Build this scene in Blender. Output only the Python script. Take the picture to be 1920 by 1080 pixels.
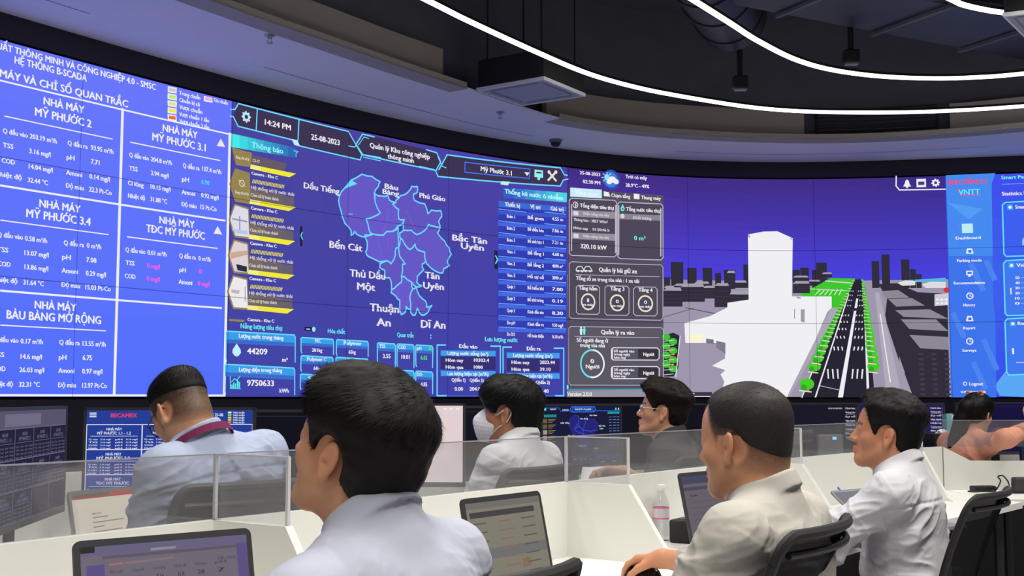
import bpy, bmesh, math, random
import numpy as np
from mathutils import Vector, Matrix

for _o in list(bpy.data.objects):
    bpy.data.objects.remove(_o, do_unlink=True)
scene = bpy.context.scene
COL = scene.collection
rng = np.random.default_rng(7)
random.seed(7)

# ------------------------------------------------------------------ camera
EYE = 1.26
FPX = 2260.0
TILT = math.atan(205.0 / FPX)
cam_data = bpy.data.cameras.new('camera')
cam_data.sensor_width = 36.0
cam_data.lens = FPX / 1920.0 * 36.0
cam_data.clip_start = 0.05
cam_data.clip_end = 100
cam = bpy.data.objects.new('camera', cam_data)
COL.objects.link(cam)
cam.location = (0, 0, EYE)
cam.rotation_euler = (math.radians(90) + TILT, 0, 0)
scene.camera = cam
scene.view_settings.view_transform = 'Standard'
scene.view_settings.look = 'None'
scene.view_settings.exposure = 0.0
scene.view_settings.gamma = 1.0

world = bpy.data.worlds.new('world')
scene.world = world
world.use_nodes = True
world.node_tree.nodes['Background'].inputs[0].default_value = (0.55, 0.6, 0.75, 1)
world.node_tree.nodes['Background'].inputs[1].default_value = 0.02

# unseen area lights added above the desks as fill, without fixtures
def area_lamp(name, loc, size, size_y, power, color, rot=(0, 0, 0)):
    d = bpy.data.lights.new(name, 'AREA')
    d.shape = 'RECTANGLE'
    d.size = size
    d.size_y = size_y
    d.energy = power
    d.color = color
    d.spread = math.radians(125)
    o = bpy.data.objects.new(name, d)
    COL.objects.link(o)
    o.location = loc
    o.rotation_euler = rot
    return o

LAMP_C = (1.0, 0.97, 0.90)
area_lamp('overhead_fill', (0.2, 1.2, 3.9), 4.5, 0.35, 88, LAMP_C, (0, 0, math.radians(55)))
area_lamp('overhead_fill', (2.6, 3.6, 3.9), 4.5, 0.35, 88, LAMP_C, (0, 0, math.radians(50)))
area_lamp('overhead_fill', (-0.6, 4.4, 3.9), 3.6, 0.35, 55, LAMP_C, (0, 0, math.radians(50)))
area_lamp('overhead_fill', (3.6, 6.6, 3.9), 3.2, 0.35, 45, LAMP_C, (0, 0, math.radians(25)))
area_lamp('overhead_fill', (0.6, -2.2, 3.9), 5.0, 0.35, 90, LAMP_C, (0, 0, math.radians(20)))

# ------------------------------------------------------------------ view geometry
def ray(px, py):
    u = (px - 960.0) / FPX
    v = (540.0 - py) / FPX
    c, s = math.cos(TILT), math.sin(TILT)
    return np.array([u, c - s * v, s + c * v])

def at_depth(px, py, Y):
    r = ray(px, py)
    return Vector((r[0] / r[1] * Y, Y, EYE + r[2] / r[1] * Y))

def at_height(px, py, z):
    r = ray(px, py)
    t = (z - EYE) / r[2]
    return Vector((r[0] * t, r[1] * t, z))

# ------------------------------------------------------------------ object helpers
def tag(o, label=None, cat=None, group=None, kind=None):
    if label: o['label'] = label
    if cat: o['category'] = cat
    if group: o['group'] = group
    if kind: o['kind'] = kind
    return o

def empty(name, loc=(0, 0, 0), rz=0.0, label=None, cat=None, group=None):
    o = bpy.data.objects.new(name, None)
    o.empty_display_size = 0.05
    COL.objects.link(o)
    o.location = loc
    o.rotation_euler = (0, 0, rz)
    return tag(o, label, cat, group)

def link_mesh(name, me, mats, parent=None, smooth=False):
    if not isinstance(mats, (list, tuple)):
        mats = [mats]
    for m in mats:
        me.materials.append(m)
    if smooth and len(me.polygons):
        me.polygons.foreach_set('use_smooth', np.ones(len(me.polygons), dtype=bool))
    o = bpy.data.objects.new(name, me)
    COL.objects.link(o)
    if parent is not None:
        o.parent = parent
    return o

class MB:
    """collects shapes in one mesh"""
    def __init__(s):
        s.v = []; s.f = []; s.m = []
    def add(s, verts, faces, mat=0):
        b = len(s.v)
        s.v.extend([tuple(p) for p in verts])
        s.f.extend([tuple(i + b for i in f) for f in faces])
        s.m.extend([mat] * len(faces))
    def box(s, c, d, mat=0, M=None, bev=0.0):
        x, y, z = d[0] / 2, d[1] / 2, d[2] / 2
        if bev <= 0:
            vs = [Vector((sx * x, sy * y, sz * z)) for sx in (-1, 1) for sy in (-1, 1) for sz in (-1, 1)]
            fs = [(0, 1, 3, 2), (4, 6, 7, 5), (0, 4, 5, 1), (2, 3, 7, 6), (0, 2, 6, 4), (1, 5, 7, 3)]
        else:
            bm = bmesh.new()
            bmesh.ops.create_cube(bm, size=1.0)
            for v in bm.verts:
                v.co = Vector((v.co.x * 2 * x, v.co.y * 2 * y, v.co.z * 2 * z))
            bmesh.ops.bevel(bm, geom=bm.edges[:], offset=bev, segments=2, profile=0.5, affect='EDGES')
            bm.verts.index_update()
            vs = [v.co.copy() for v in bm.verts]
            fs = [tuple(v.index for v in f.verts) for f in bm.faces]
            bm.free()
        if M is not None:
            vs = [M @ v for v in vs]
        c = Vector(c)
        s.add([v + c for v in vs], fs, mat)
    def tube(s, pts, r, n=8, mat=0, cap=True):
        pts = [Vector(p) for p in pts]
        rs = r if isinstance(r, (list, tuple)) else [r] * len(pts)
        rings = []
        up = None
        for i, p in enumerate(pts):
            if i == 0: t = pts[1] - pts[0]
            elif i == len(pts) - 1: t = pts[-1] - pts[-2]
            else: t = pts[i + 1] - pts[i - 1]
            if t.length < 1e-9: t = Vector((0, 0, 1))
            t.normalize()
            if up is None:
                up = t.orthogonal().normalized()
            else:
                up = (up - t * up.dot(t))
                if up.length < 1e-6: up = t.orthogonal()
                up.normalize()
            w = t.cross(up)
            rings.append([p + (up * math.cos(2 * math.pi * k / n) + w * math.sin(2 * math.pi * k / n)) * rs[i] for k in range(n)])
        vs = [v for rg in rings for v in rg]
        fs = []
        for i in range(len(pts) - 1):
            for k in range(n):
                a = i * n + k; b = i * n + (k + 1) % n
                fs.append((a, b, b + n, a + n))
        if cap:
            fs.append(tuple(range(n))[::-1])
            fs.append(tuple((len(pts) - 1) * n + k for k in range(n)))
        s.add(vs, fs, mat)
    def prism(s, poly, t0, t1, fn, mat=0):
        """polygon (2-D) extruded from t0 to t1, mapped by fn(a,b,t)"""
        n = len(poly)
        vs = [fn(a, b, t0) for a, b in poly] + [fn(a, b, t1) for a, b in poly]
        fs = [tuple(range(n))[::-1], tuple(range(n, 2 * n))]
        fs += [(i, (i + 1) % n, n + (i + 1) % n, n + i) for i in range(n)]
        s.add(vs, fs, mat)
    def lathe(s, prof, n=20, c=(0, 0, 0), mat=0):
        c = Vector(c)
        vs = []; fs = []
        for r, z in prof:
            for k in range(n):
                a = 2 * math.pi * k / n
                vs.append(c + Vector((r * math.cos(a), r * math.sin(a), z)))
        for i in range(len(prof) - 1):
            for k in range(n):
                a = i * n + k; b = i * n + (k + 1) % n
                fs.append((a, b, b + n, a + n))
        fs.append(tuple(range(n))[::-1])
        fs.append(tuple((len(prof) - 1) * n + k for k in range(n)))
        s.add(vs, fs, mat)
    def build(s, name, mats, parent=None, smooth=False, recalc=True):
        me = bpy.data.meshes.new(name)
        me.from_pydata([tuple(v) for v in s.v], [], s.f)
        if any(s.m):
            me.polygons.foreach_set('material_index', np.array(s.m, dtype=np.int32))
        if recalc:
            bm = bmesh.new(); bm.from_mesh(me)
            bmesh.ops.recalc_face_normals(bm, faces=bm.faces)
            bm.to_mesh(me); bm.free()
        me.update()
        o = link_mesh(name, me, mats, parent, smooth)
        if smooth:
            try:
                me.set_sharp_from_angle(angle=math.radians(38))
            except Exception:
                pass
        return o

def copy_tree(o, parent=None):
    c = o.copy()
    COL.objects.link(c)
    c.parent = parent
    for ch in list(o.children):
        copy_tree(ch, c)
    return c

# ------------------------------------------------------------------ materials
def lin(c):
    c = np.array(c, dtype=float) / 255.0
    return tuple(np.where(c <= 0.04045, c / 12.92, ((c + 0.055) / 1.055) ** 2.4)) + (1.0,)

MATS = {}
def mat(name, rgb, rough=0.6, metal=0.0, spec=0.5, noise=0.0, nscale=30.0, bump=0.0, coat=0.0):
    if name in MATS: return MATS[name]
    m = bpy.data.materials.new(name)
    m.use_nodes = True
    nt = m.node_tree
    b = nt.nodes['Principled BSDF']
    b.inputs['Base Color'].default_value = lin(rgb)
    b.inputs['Roughness'].default_value = rough
    b.inputs['Metallic'].default_value = metal
    b.inputs['Specular IOR Level'].default_value = spec
    b.inputs['Coat Weight'].default_value = coat
    if noise > 0 or bump > 0:
        tc = nt.nodes.new('ShaderNodeTexCoord')
        nz = nt.nodes.new('ShaderNodeTexNoise')
        nz.inputs['Scale'].default_value = nscale
        nz.inputs['Detail'].default_value = 5
        nt.links.new(tc.outputs['Object'], nz.inputs['Vector'])
        if noise > 0:
            mx = nt.nodes.new('ShaderNodeMix')
            mx.data_type = 'RGBA'
            c = lin(rgb)
            mx.inputs['A'].default_value = tuple(max(0, x * (1 - noise)) for x in c[:3]) + (1,)
            mx.inputs['B'].default_value = tuple(min(1, x * (1 + noise)) for x in c[:3]) + (1,)
            nt.links.new(nz.outputs['Fac'], mx.inputs['Factor'])
            nt.links.new(mx.outputs['Result'], b.inputs['Base Color'])
        if bump > 0:
            bp = nt.nodes.new('ShaderNodeBump')
            bp.inputs['Strength'].default_value = bump
            bp.inputs['Distance'].default_value = 0.002
            nt.links.new(nz.outputs['Fac'], bp.inputs['Height'])
            nt.links.new(bp.outputs['Normal'], b.inputs['Normal'])
    MATS[name] = m
    return m

def glow(rgb, strength=1.0):
    key = 'glow_%d_%d_%d_%.2f' % (rgb[0], rgb[1], rgb[2], strength)
    if key in MATS: return MATS[key]
    m = bpy.data.materials.new('lit_screen_%d_%d_%d' % tuple(rgb))
    m.use_nodes = True
    nt = m.node_tree
    nt.nodes.clear()
    e = nt.nodes.new('ShaderNodeEmission')
    e.inputs[0].default_value = lin(rgb)
    e.inputs[1].default_value = strength
    o = nt.nodes.new('ShaderNodeOutputMaterial')
    nt.links.new(e.outputs[0], o.inputs[0])
    MATS[key] = m
    return m

def glass_mat(name, tint, refl=0.06, haze=0.05, hazecol=(200, 200, 205)):
    if name in MATS: return MATS[name]
    m = bpy.data.materials.new(name)
    m.use_nodes = True
    nt = m.node_tree
    nt.nodes.clear()
    tr = nt.nodes.new('ShaderNodeBsdfTransparent'); tr.inputs[0].default_value = tuple(tint) + (1,)
    gl = nt.nodes.new('ShaderNodeBsdfGlossy'); gl.inputs['Roughness'].default_value = 0.05
    gl.inputs[0].default_value = (1, 1, 1, 1)
    df = nt.nodes.new('ShaderNodeBsdfDiffuse'); df.inputs[0].default_value = lin(hazecol)
    m1 = nt.nodes.new('ShaderNodeMixShader'); m1.inputs[0].default_value = haze
    m2 = nt.nodes.new('ShaderNodeMixShader'); m2.inputs[0].default_value = refl
    o = nt.nodes.new('ShaderNodeOutputMaterial')
    nt.links.new(tr.outputs[0], m1.inputs[1]); nt.links.new(df.outputs[0], m1.inputs[2])
    nt.links.new(m1.outputs[0], m2.inputs[1]); nt.links.new(gl.outputs[0], m2.inputs[2])
    nt.links.new(m2.outputs[0], o.inputs[0])
    MATS[name] = m
    return m

M_BLACK = mat('black_paint', (44, 41, 50), 0.7, noise=0.15)
M_VOID = mat('black_ceiling_paint', (98, 98, 110), 0.75, noise=0.2, nscale=4)
M_BLACKPL = mat('black_plastic', (19, 19, 22), 0.6, noise=0.08, nscale=80)
M_DARKPL = mat('dark_grey_plastic', (52, 52, 56), 0.5, noise=0.06, nscale=80)
M_GREYPL = mat('grey_plastic', (120, 120, 124), 0.5)
M_SILVER = mat('silver_metal', (170, 170, 172), 0.35, 0.7)
M_WHITE = mat('white_laminate', (226, 226, 220), 0.45, noise=0.015, nscale=12)
M_WHITETOP = mat('white_desktop', (232, 231, 226), 0.4, noise=0.015, nscale=12)
M_SOFFIT = mat('white_plaster', (238, 236, 240), 0.8, noise=0.03, nscale=3)
M_FASCIA = mat('beige_plaster', (172, 164, 156), 0.8, noise=0.03, nscale=3)
M_CARPET = mat('grey_floor_tile', (186, 182, 186), 0.6, noise=0.05, nscale=20)
M_WALLGREY = mat('pale_wall_paint', (214, 212, 212), 0.8, noise=0.03, nscale=3)
M_ACRYL = glass_mat('clear_acrylic', (0.90, 0.90, 0.91), 0.05, 0.09, (200, 200, 200))
M_ACRYL_EDGE = mat('acrylic_edge', (205, 205, 208), 0.3)
M_MESH = glass_mat('black_mesh_fabric', (0.25, 0.25, 0.27), 0.01, 0.88, (24, 24, 27))
M_MESHG = glass_mat('grey_mesh_fabric', (0.30, 0.30, 0.31), 0.01, 0.80, (62, 60, 63))
M_FRAME = mat('black_frame_plastic', (11, 11, 13), 0.6, noise=0.08, nscale=80)
M_FABRIC = mat('black_seat_fabric', (26, 26, 30), 0.9, noise=0.2, nscale=200, bump=0.3)
# ================================================================== THE ROOM
QC = [1.76747819e-03, -1.80747644e-03, -1.66825461e-01, 7.69249541e-01, 10.2516852]
def wall_y(x):
    return np.polyval(QC, x)
_xs = np.linspace(-4.2, 6.4, 5301)
_ys = wall_y(_xs)
_S = np.r_[0, np.cumsum(np.hypot(np.diff(_xs), np.diff(_ys)))]
_off = np.interp(-4.0, _xs, _S)
_S = _S - _off                      # arc length along the video wall, 0 at x = -4
def wall_frame(s):
    x = np.interp(s, _S, _xs); y = np.polyval(QC, x)
    d = np.polyval(np.polyder(QC), x)
    n = np.array([d, -np.ones_like(d)]) / np.sqrt(1 + d * d)   # towards the room
    return x, y, n
def wall_pt(s, z, off=0.0):
    x, y, n = wall_frame(s)
    return np.stack([x + n[0] * off, y + n[1] * off, np.broadcast_to(z, np.shape(x))], -1)
def wall_sz(px, py):
    """where a sight line meets the video wall: (arc length, height)"""
    r = ray(px, py)
    k = r[0] / r[1]
    i = int(np.argmin(np.abs(_xs / _ys - k)))
    return float(_S[i]), float(EYE + r[2] / r[1] * _ys[i])
WZ0, WH = EYE, 2.04
S_END = float(np.interp(6.0, _xs, _S))
Z_SOF = EYE + 2.20

# floor, shell
mb = MB(); mb.box((1.5, 3.5, -0.05), (17, 19, 0.1)); tag(mb.build('floor', M_CARPET), kind='structure')
mb = MB(); mb.box((1.5, 3.5, 4.65), (17, 19, 0.1)); tag(mb.build('ceiling', M_VOID), kind='structure')
mb = MB(); mb.box((-6.55, 3.5, 2.3), (0.1, 19, 4.6)); tag(mb.build('wall_left', M_WALLGREY), kind='structure')
mb = MB(); mb.box((9.55, 3.5, 2.3), (0.1, 19, 4.6)); tag(mb.build('wall_right', M_WALLGREY), kind='structure')
mb = MB(); mb.box((1.5, -5.55, 2.3), (17, 0.1, 4.6)); tag(mb.build('wall_front', M_WALLGREY), kind='structure')
# black wall that carries the screens, follows their curve
mb = MB()
ss = np.linspace(-0.2, S_END + 0.35, 90)
A = wall_pt(ss, 0.0, -0.16); B = wall_pt(ss, 0.0, -0.28)
vs = []; fs = []
for i in range(len(ss)):
    vs += [(*A[i][:2], 0), (*A[i][:2], 4.6), (*B[i][:2], 4.6), (*B[i][:2], 0)]
for i in range(len(ss) - 1):
    a = 4 * i; b = a + 4
    fs += [(a, b, b + 1, a + 1), (a + 1, b + 1, b + 2, a + 2), (a + 2, b + 2, b + 3, a + 3), (a + 3, b + 3, b, a)]
fs += [(0, 1, 2, 3), (b, b + 3, b + 2, b + 1)]
mb.add(vs, fs); tag(mb.build('wall_back', M_BLACK), kind='structure')
# black band above and plinth below the screens, flush with them
def curved_bar(z0, z1, o0, o1, s0, s1, n=80):
    m = MB(); s_ = np.linspace(s0, s1, n)
    a = wall_pt(s_, 0, o0); b = wall_pt(s_, 0, o1)
    vs = []; fs = []
    for i in range(n):
        vs += [(*a[i][:2], z0), (*a[i][:2], z1), (*b[i][:2], z1), (*b[i][:2], z0)]
    for i in range(n - 1):
        p = 4 * i; q = p + 4
        fs += [(p, q, q + 1, p + 1), (p + 1, q + 1, q + 2, p + 2), (p + 2, q + 2, q + 3, p + 3), (p + 3, q + 3, q, p)]
    fs += [(0, 1, 2, 3), (q, q + 3, q + 2, q + 1)]
    m.add(vs, fs)
    return m
tag(curved_bar(WZ0 + WH + 0.012, Z_SOF + 0.02, -0.159, 0.005, -0.1, S_END + 0.1).build('trim_1', M_BLACK), kind='structure')
tag(curved_bar(0.0, WZ0 - 0.012, -0.159, 0.005, -0.1, S_END + 0.1).build('trim_2', M_BLACK), kind='structure')

# soffit ring: outer edge on the wall, inner edge from the lip
def smooth_curve(pts, n):
    pts = np.array(pts, float)
    d = np.r_[0, np.cumsum(np.hypot(*np.diff(pts[:, :2], axis=0).T))]
    t = np.linspace(0, d[-1], n)
    out = []
    # Catmull-Rom
    P = np.vstack([2 * pts[0] - pts[1], pts, 2 * pts[-1] - pts[-2]])
    for tt in t:
        i = min(max(int(np.searchsorted(d, tt, side='right') - 1), 0), len(pts) - 2)
        u = (tt - d[i]) / max(d[i + 1] - d[i], 1e-9)
        p0, p1, p2, p3 = P[i], P[i + 1], P[i + 2], P[i + 3]
        out.append(0.5 * ((2 * p1) + (-p0 + p2) * u + (2 * p0 - 5 * p1 + 4 * p2 - p3) * u ** 2 + (-p0 + 3 * p1 - 3 * p2 + p3) * u ** 3))
    return np.array(out)

lip_px = [(393, 0), (515, 44), (640, 87), (767, 131), (887, 170), (973, 200), (1060, 225), (1160, 241), (1280, 252), (1447, 260), (1613, 260), (1780, 251), (1920, 239)]
lip = [np.array(at_height(x, y, Z_SOF))[:2] for x, y in lip_px]
d0 = lip[0] - lip[1]; d0 /= np.linalg.norm(d0)
d1 = lip[-1] - lip[-2]; d1 /= np.linalg.norm(d1)
lip = [lip[0] + d0 * 3.4 + np.array([-0.3, 0]), lip[0] + d0 * 1.6] + lip + [lip[-1] + d1 * 1.5 + np.array([0, -0.1]), lip[-1] + d1 * 3.2 + np.array([0, -0.7])]
NL = 140
LIP = smooth_curve(lip, NL)
tg = np.gradient(LIP, axis=0); tg /= np.linalg.norm(tg, axis=1)[:, None]
OUTN = np.stack([-tg[:, 1], tg[:, 0]], 1)          # towards the screen wall
mb = MB()
s_out = np.linspace(-0.2, S_END + 0.35, NL)
OUT = wall_pt(s_out, 0, -0.158)[:, :2]
vs = []; fs = []
for i in range(NL):
    vs += [(*LIP[i], Z_SOF), (*OUT[i], Z_SOF), (*OUT[i], Z_SOF + 0.012), (*LIP[i], Z_SOF + 0.012)]
for i in range(NL - 1):
    p = 4 * i; q = p + 4
    fs += [(p, q, q + 1, p + 1), (p + 2, q + 2, q + 3, p + 3), (p + 3, q + 3, q, p)]
mb.add(vs, fs); tag(mb.build('trim_3', M_SOFFIT), kind='structure')
# thin joint in the soffit board
mb = MB()
jt = LIP * 0.42 + OUT * 0.58
for i in range(8, NL - 9):
    if (i // 14) % 3 == 2: continue
    a, b = jt[i], jt[i + 1]
    n = OUTN[i] * 0.004
    mb.add([(*(a - n), Z_SOF - 0.001), (*(a + n), Z_SOF - 0.001), (*(b + n), Z_SOF - 0.001), (*(b - n), Z_SOF - 0.001)], [(0, 1, 2, 3)])
tag(mb.build('trim_4', mat('soffit_joint_line', (110, 106, 130), 0.9)), kind='structure')

def band(curve, z0, z1, thick, i0, i1, name, m):
    mb = MB(); vs = []; fs = []
    for i in range(i0, i1 + 1):
        a = curve[i]; b = a + OUTN[i] * thick
        vs += [(*a, z0), (*a, z1), (*b, z1), (*b, z0)]
    k = i1 - i0
    for i in range(k):
        p = 4 * i; q = p + 4
        fs += [(p, q, q + 1, p + 1), (p + 1, q + 1, q + 2, p + 2), (p + 2, q + 2, q + 3, p + 3), (p + 3, q + 3, q, p)]
    fs += [(0, 1, 2, 3), (4 * k, 4 * k + 3, 4 * k + 2, 4 * k + 1)]
    mb.add(vs, fs)
    return tag(mb.build(name, m), kind='structure')
def lip_index(px, py):
    p = np.array(at_height(px, py, Z_SOF))[:2]
    return int(np.argmin(np.linalg.norm(LIP - p, axis=1)))
iA = lip_index(880, 168); iB = lip_index(1050, 222)
band(LIP - OUTN * 0.0, Z_SOF - 0.002, Z_SOF + 0.045, 0.16, 0, iA, 'trim_5', M_FASCIA)
band(LIP - OUTN * 0.0, Z_SOF - 0.002, Z_SOF + 0.045, 0.16, iB, NL - 1, 'trim_6', M_FASCIA)
UP = LIP + OUTN * 0.14
iV0 = lip_index(1510, 259); iV1 = lip_index(1778, 251)
band(UP, Z_SOF + 0.045, Z_SOF + 0.29, 0.05, 0, iA - 1, 'trim_7', M_FASCIA)
band(UP, Z_SOF + 0.045, Z_SOF + 0.29, 0.05, iB, iV0, 'trim_8', M_FASCIA)
band(UP, Z_SOF + 0.045, Z_SOF + 0.29, 0.05, iV1, NL - 1, 'trim_9', M_FASCIA)
# black recess behind gaps
band(LIP + OUTN * 0.30, Z_SOF + 0.012, 4.6, 0.04, 0, NL - 1, 'trim_10', M_VOID)

# return-air grille in the fascia
g = empty('air_grille', (*UP[(iV0 + iV1) // 2], Z_SOF + 0.06), 0, 'long black slatted air grille set in the pale curved fascia above the city-view screen', 'air grille')
def rel(o, pts):
    return [(p[0] - o.location.x, p[1] - o.location.y, p[2] - o.location.z) for p in pts]
fr = MB(); sl = MB()
for k in range(7):
    z = Z_SOF + 0.062 + k * 0.033
    idx = list(range(iV0 + 1, iV1))
    if len(idx) < 2: idx = [iV0, iV1]
    P = rel(g, [(*(UP[i] + OUTN[i] * 0.03), z) for i in idx])
    sl.tube(P, 0.006, 6)
for z in (Z_SOF + 0.05, Z_SOF + 0.285):
    fr.tube(rel(g, [(*(UP[i] + OUTN[i] * 0.02), z) for i in range(iV0 + 1, iV1)]), 0.012, 6)
for i in (iV0 + 1, iV1 - 1):
    fr.tube(rel(g, [(*(UP[i] + OUTN[i] * 0.02), Z_SOF + 0.05), (*(UP[i] + OUTN[i] * 0.02), Z_SOF + 0.285)]), 0.012, 6)
fr.build('grille_frame', M_BLACKPL, g); sl.build('slats', M_BLACKPL, g)

# ------------------------------------------------------------------ LED strips
M_LED = glow((255, 250, 244), 3.5)
def led(pxs, z, name, label, ext0, ext1, w=0.023):
    P = [np.array(at_height(x, y, z))[:2] for x, y in pxs]
    a = P[0] - P[1]; a /= np.linalg.norm(a)
    b = P[-1] - P[-2]; b /= np.linalg.norm(b)
    P = [P[0] + a * e + np.array(o) for e, o in ext0[::-1]] + P + [P[-1] + b * e + np.array(o) for e, o in ext1]
    C = smooth_curve(P, 150)
    t = np.gradient(C, axis=0); t /= np.linalg.norm(t, axis=1)[:, None]
    n = np.stack([-t[:, 1], t[:, 0]], 1)
    c = C[len(C) // 2]
    root = empty(name, (c[0], c[1], z), 0, label, 'LED strip light', 'curved LED strips on the ceiling')
    def sweep(z0, z1, hw):
        m = MB(); vs = []; fs = []
        for i in range(len(C)):
            l = C[i] - n[i] * hw - c; r = C[i] + n[i] * hw - c
            vs += [(*l, z0), (*l, z1), (*r, z1), (*r, z0)]
        for i in range(len(C) - 1):
            p = 4 * i; q = p + 4
            fs += [(p, q, q + 1, p + 1), (p + 1, q + 1, q + 2, p + 2), (p + 2, q + 2, q + 3, p + 3), (p + 3, q + 3, q, p)]
        fs += [(0, 1, 2, 3), (q, q + 3, q + 2, q + 1)]
        m.add(vs, fs); return m
    sweep(-w / 2, w / 2, w / 2).build('light_tube', M_LED, root)
    sweep(w / 2, w / 2 + 0.02, w / 2).build('channel', M_BLACKPL, root)
    return root
Z_LED = 3.55
led([(800, 0), (880, 40), (1000, 95), (1100, 137), (1190, 163), (1280, 181), (1400, 200), (1500, 208.5), (1620, 211), (1750, 209), (1920, 199)], Z_LED,
    'ceiling_led_strip', 'longest white LED strip, the outermost curve running in front of the fascia', [(1.5, (0, 0)), (3.2, (0.1, 0))], [(1.2, (0, -0.15)), (2.6, (0, -0.8))])
led([(1300, 0), (1370, 44), (1420, 76), (1490, 111), (1560, 131), (1650, 143), (1750, 147), (1830, 145), (1920, 138)], Z_LED,
    'ceiling_led_strip', 'middle of the three curved white LED strips on the black ceiling', [(1.5, (0, 0)), (3.0, (0.1, 0))], [(1.0, (0, -0.15)), (2.2, (0, -0.7))])
led([(1780, -3), (1806, 9), (1850, 19), (1885, 24), (1920, 27)], Z_LED,
    'ceiling_led_strip', 'innermost and shortest visible white LED strip in the top corner of the black ceiling', [(0.8, (0, 0)), (2.0, (0.1, 0))], [(0.6, (0, 0)), (1.8, (0, -0.4))])

# ------------------------------------------------------------------ ceiling cassettes
def cassette(corners, label):
    P = [Vector(c) for c in corners]
    c = sum(P, Vector()) / 4
    root = empty('ceiling_cassette', c, 0, label, 'air conditioner')
    q = [p - c for p in P]
    fr = MB(); pn = MB(); bd = MB()
    w = 0.07
    inner = [v * (1 - w) for v in q]
    for i in range(4):
        a, b = q[i], q[(i + 1) % 4]; ai, bi = inner[i], inner[(i + 1) % 4]
        dz = Vector((0, 0, 0.02)); lo = Vector((0, 0, -0.004))
        fr.add([a + lo, b + lo, bi + lo, ai + lo, a + dz, b + dz, bi + dz, ai + dz], [(0, 1, 2, 3), (4, 7, 6, 5), (0, 4, 5, 1), (3, 2, 6, 7), (1, 5, 6, 2), (0, 3, 7, 4)])
    pn.add([v for v in inner] + [v + Vector((0, 0, 0.02)) for v in inner], [(0, 1, 2, 3), (7, 6, 5, 4), (0, 4, 5, 1), (1, 5, 6, 2), (2, 6, 7, 3), (3, 7, 4, 0)])
    # slots of the panel
    m1 = [v * 0.80 for v in q]; m2 = [v * 0.74 for v in q]
    lo = Vector((0, 0, -0.002))
    for i in range(4):
        a, b = m1[i], m1[(i + 1) % 4]; ai, bi = m2[i], m2[(i + 1) % 4]
        pn.add([a * .95 + b * .05 + lo, b * .95 + a * .05 + lo, bi * .95 + ai * .05 + lo, ai * .95 + bi * .05 + lo], [(0, 1, 2, 3)], 1)
    bd.add([v * 0.97 + Vector((0, 0, 0.021)) for v in q] + [v * 0.97 + Vector((0, 0, 0.22)) for v in q], [(0, 1, 2, 3), (7, 6, 5, 4), (0, 4, 5, 1), (1, 5, 6, 2), (2, 6, 7, 3), (3, 7, 4, 0)])
    for v in q:
        bd.tube([v * 0.8 + Vector((0, 0, 0.22)), v * 0.8 + Vector((0, 0, 4.6 - c.z))], 0.006, 5)
    fr.build('edge_frame', mat('white_metal', (225, 225, 228), 0.4), root)
    pn.build('panel', [mat('grey_metal_panel', (172, 170, 174), 0.5), mat('panel_slot', (140, 138, 144), 0.6)], root)
    bd.build('housing', mat('black_housing', (26, 26, 30), .9), root)
    return root
zc = Z_SOF - 0.008
cassette([at_height(893, 170, zc), at_height(1020, 148, zc), at_height(1098, 180, zc), at_height(978, 198, zc)],
         'square grey ceiling cassette with white edge breaking the curved soffit')
cassette([at_height(1880, 30, Z_LED - .05), at_height(1920, 69, Z_LED - .05), at_height(2060, 52, Z_LED - .05), at_height(2020, 14, Z_LED - .05)],
         'pale square ceiling cassette under the innermost LED strip in the top corner')

# ------------------------------------------------------------------ soffit fittings
def sprinkler(p, label):
    root = empty('sprinkler', p, 0, label, 'sprinkler', 'sprinklers in the soffit')
    a = MB(); a.lathe([(0.034, 0), (0.034, -0.004), (0.016, -0.008), (0.012, -0.022)], 16); a.build('escutcheon', M_SILVER, root, True)
    b = MB(); b.tube([(0.009, 0, -0.02), (0.012, 0, -0.035), (0.003, 0, -0.048)], 0.0025, 6); b.tube([(-0.009, 0, -0.02), (-0.012, 0, -0.035), (-0.003, 0, -0.048)], 0.0025, 6)
    b.build('yoke', M_SILVER, root)
    d = MB(); d.lathe([(0.02, -0.048), (0.021, -0.05), (0.004, -0.053)], 16); d.build('deflector', M_SILVER, root)
sprinkler(at_height(506, 66, Z_SOF), 'small sprinkler head under the lilac soffit above the gear icon')
sprinkler(at_height(938, 210, Z_SOF), 'small sprinkler head under the soffit just below the square ceiling cassette')
p = at_height(1042, 262, Z_SOF)
r_ = empty('dome_camera', p, 0, 'small grey dome camera under the soffit above the monitor icon', 'security camera')
a = MB(); a.lathe([(0.055, 0), (0.055, -0.018), (0.045, -0.026)], 24); a.build('mount', M_GREYPL, r_, True)
a = MB(); a.lathe([(0.043, -0.026), (0.040, -0.042), (0.028, -0.056), (0.010, -0.062)], 24); a.build('dome', M_BLACKPL, r_, True)

# ------------------------------------------------------------------ dark services above
def duct_box(c, d, rz, label, name='air_duct'):
    m = MB(); M = Matrix.Rotation(rz, 3, 'Z')
    m.box((0, 0, 0), d, 0, None, 0.01)
    o = m.build(name, mat('dark_duct_metal', (44, 45, 54), 0.5, 0.3, noise=0.1, nscale=5))
    o.location = c; o.rotation_euler = (0, 0, rz)
    root = tag(o, label, 'duct')
    L = d[0]
    for k in range(int(L // 0.9) + 1):
        x = -L / 2 + 0.05 + k * 0.9
        fl = MB(); fl.box((x, 0, 0), (0.03, d[1] + 0.05, d[2] + 0.05)); fl.build('flange', M_VOID, o)
    for k in (-0.35, 0.35):
        for sy in (-1, 1):
            fl = MB(); fl.tube([(L * k, sy * d[1] / 2, d[2] / 2), (L * k, sy * d[1] / 2, 4.6 - c[2])], 0.008, 5); fl.build('hanger', M_VOID, o)
    return root
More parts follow.
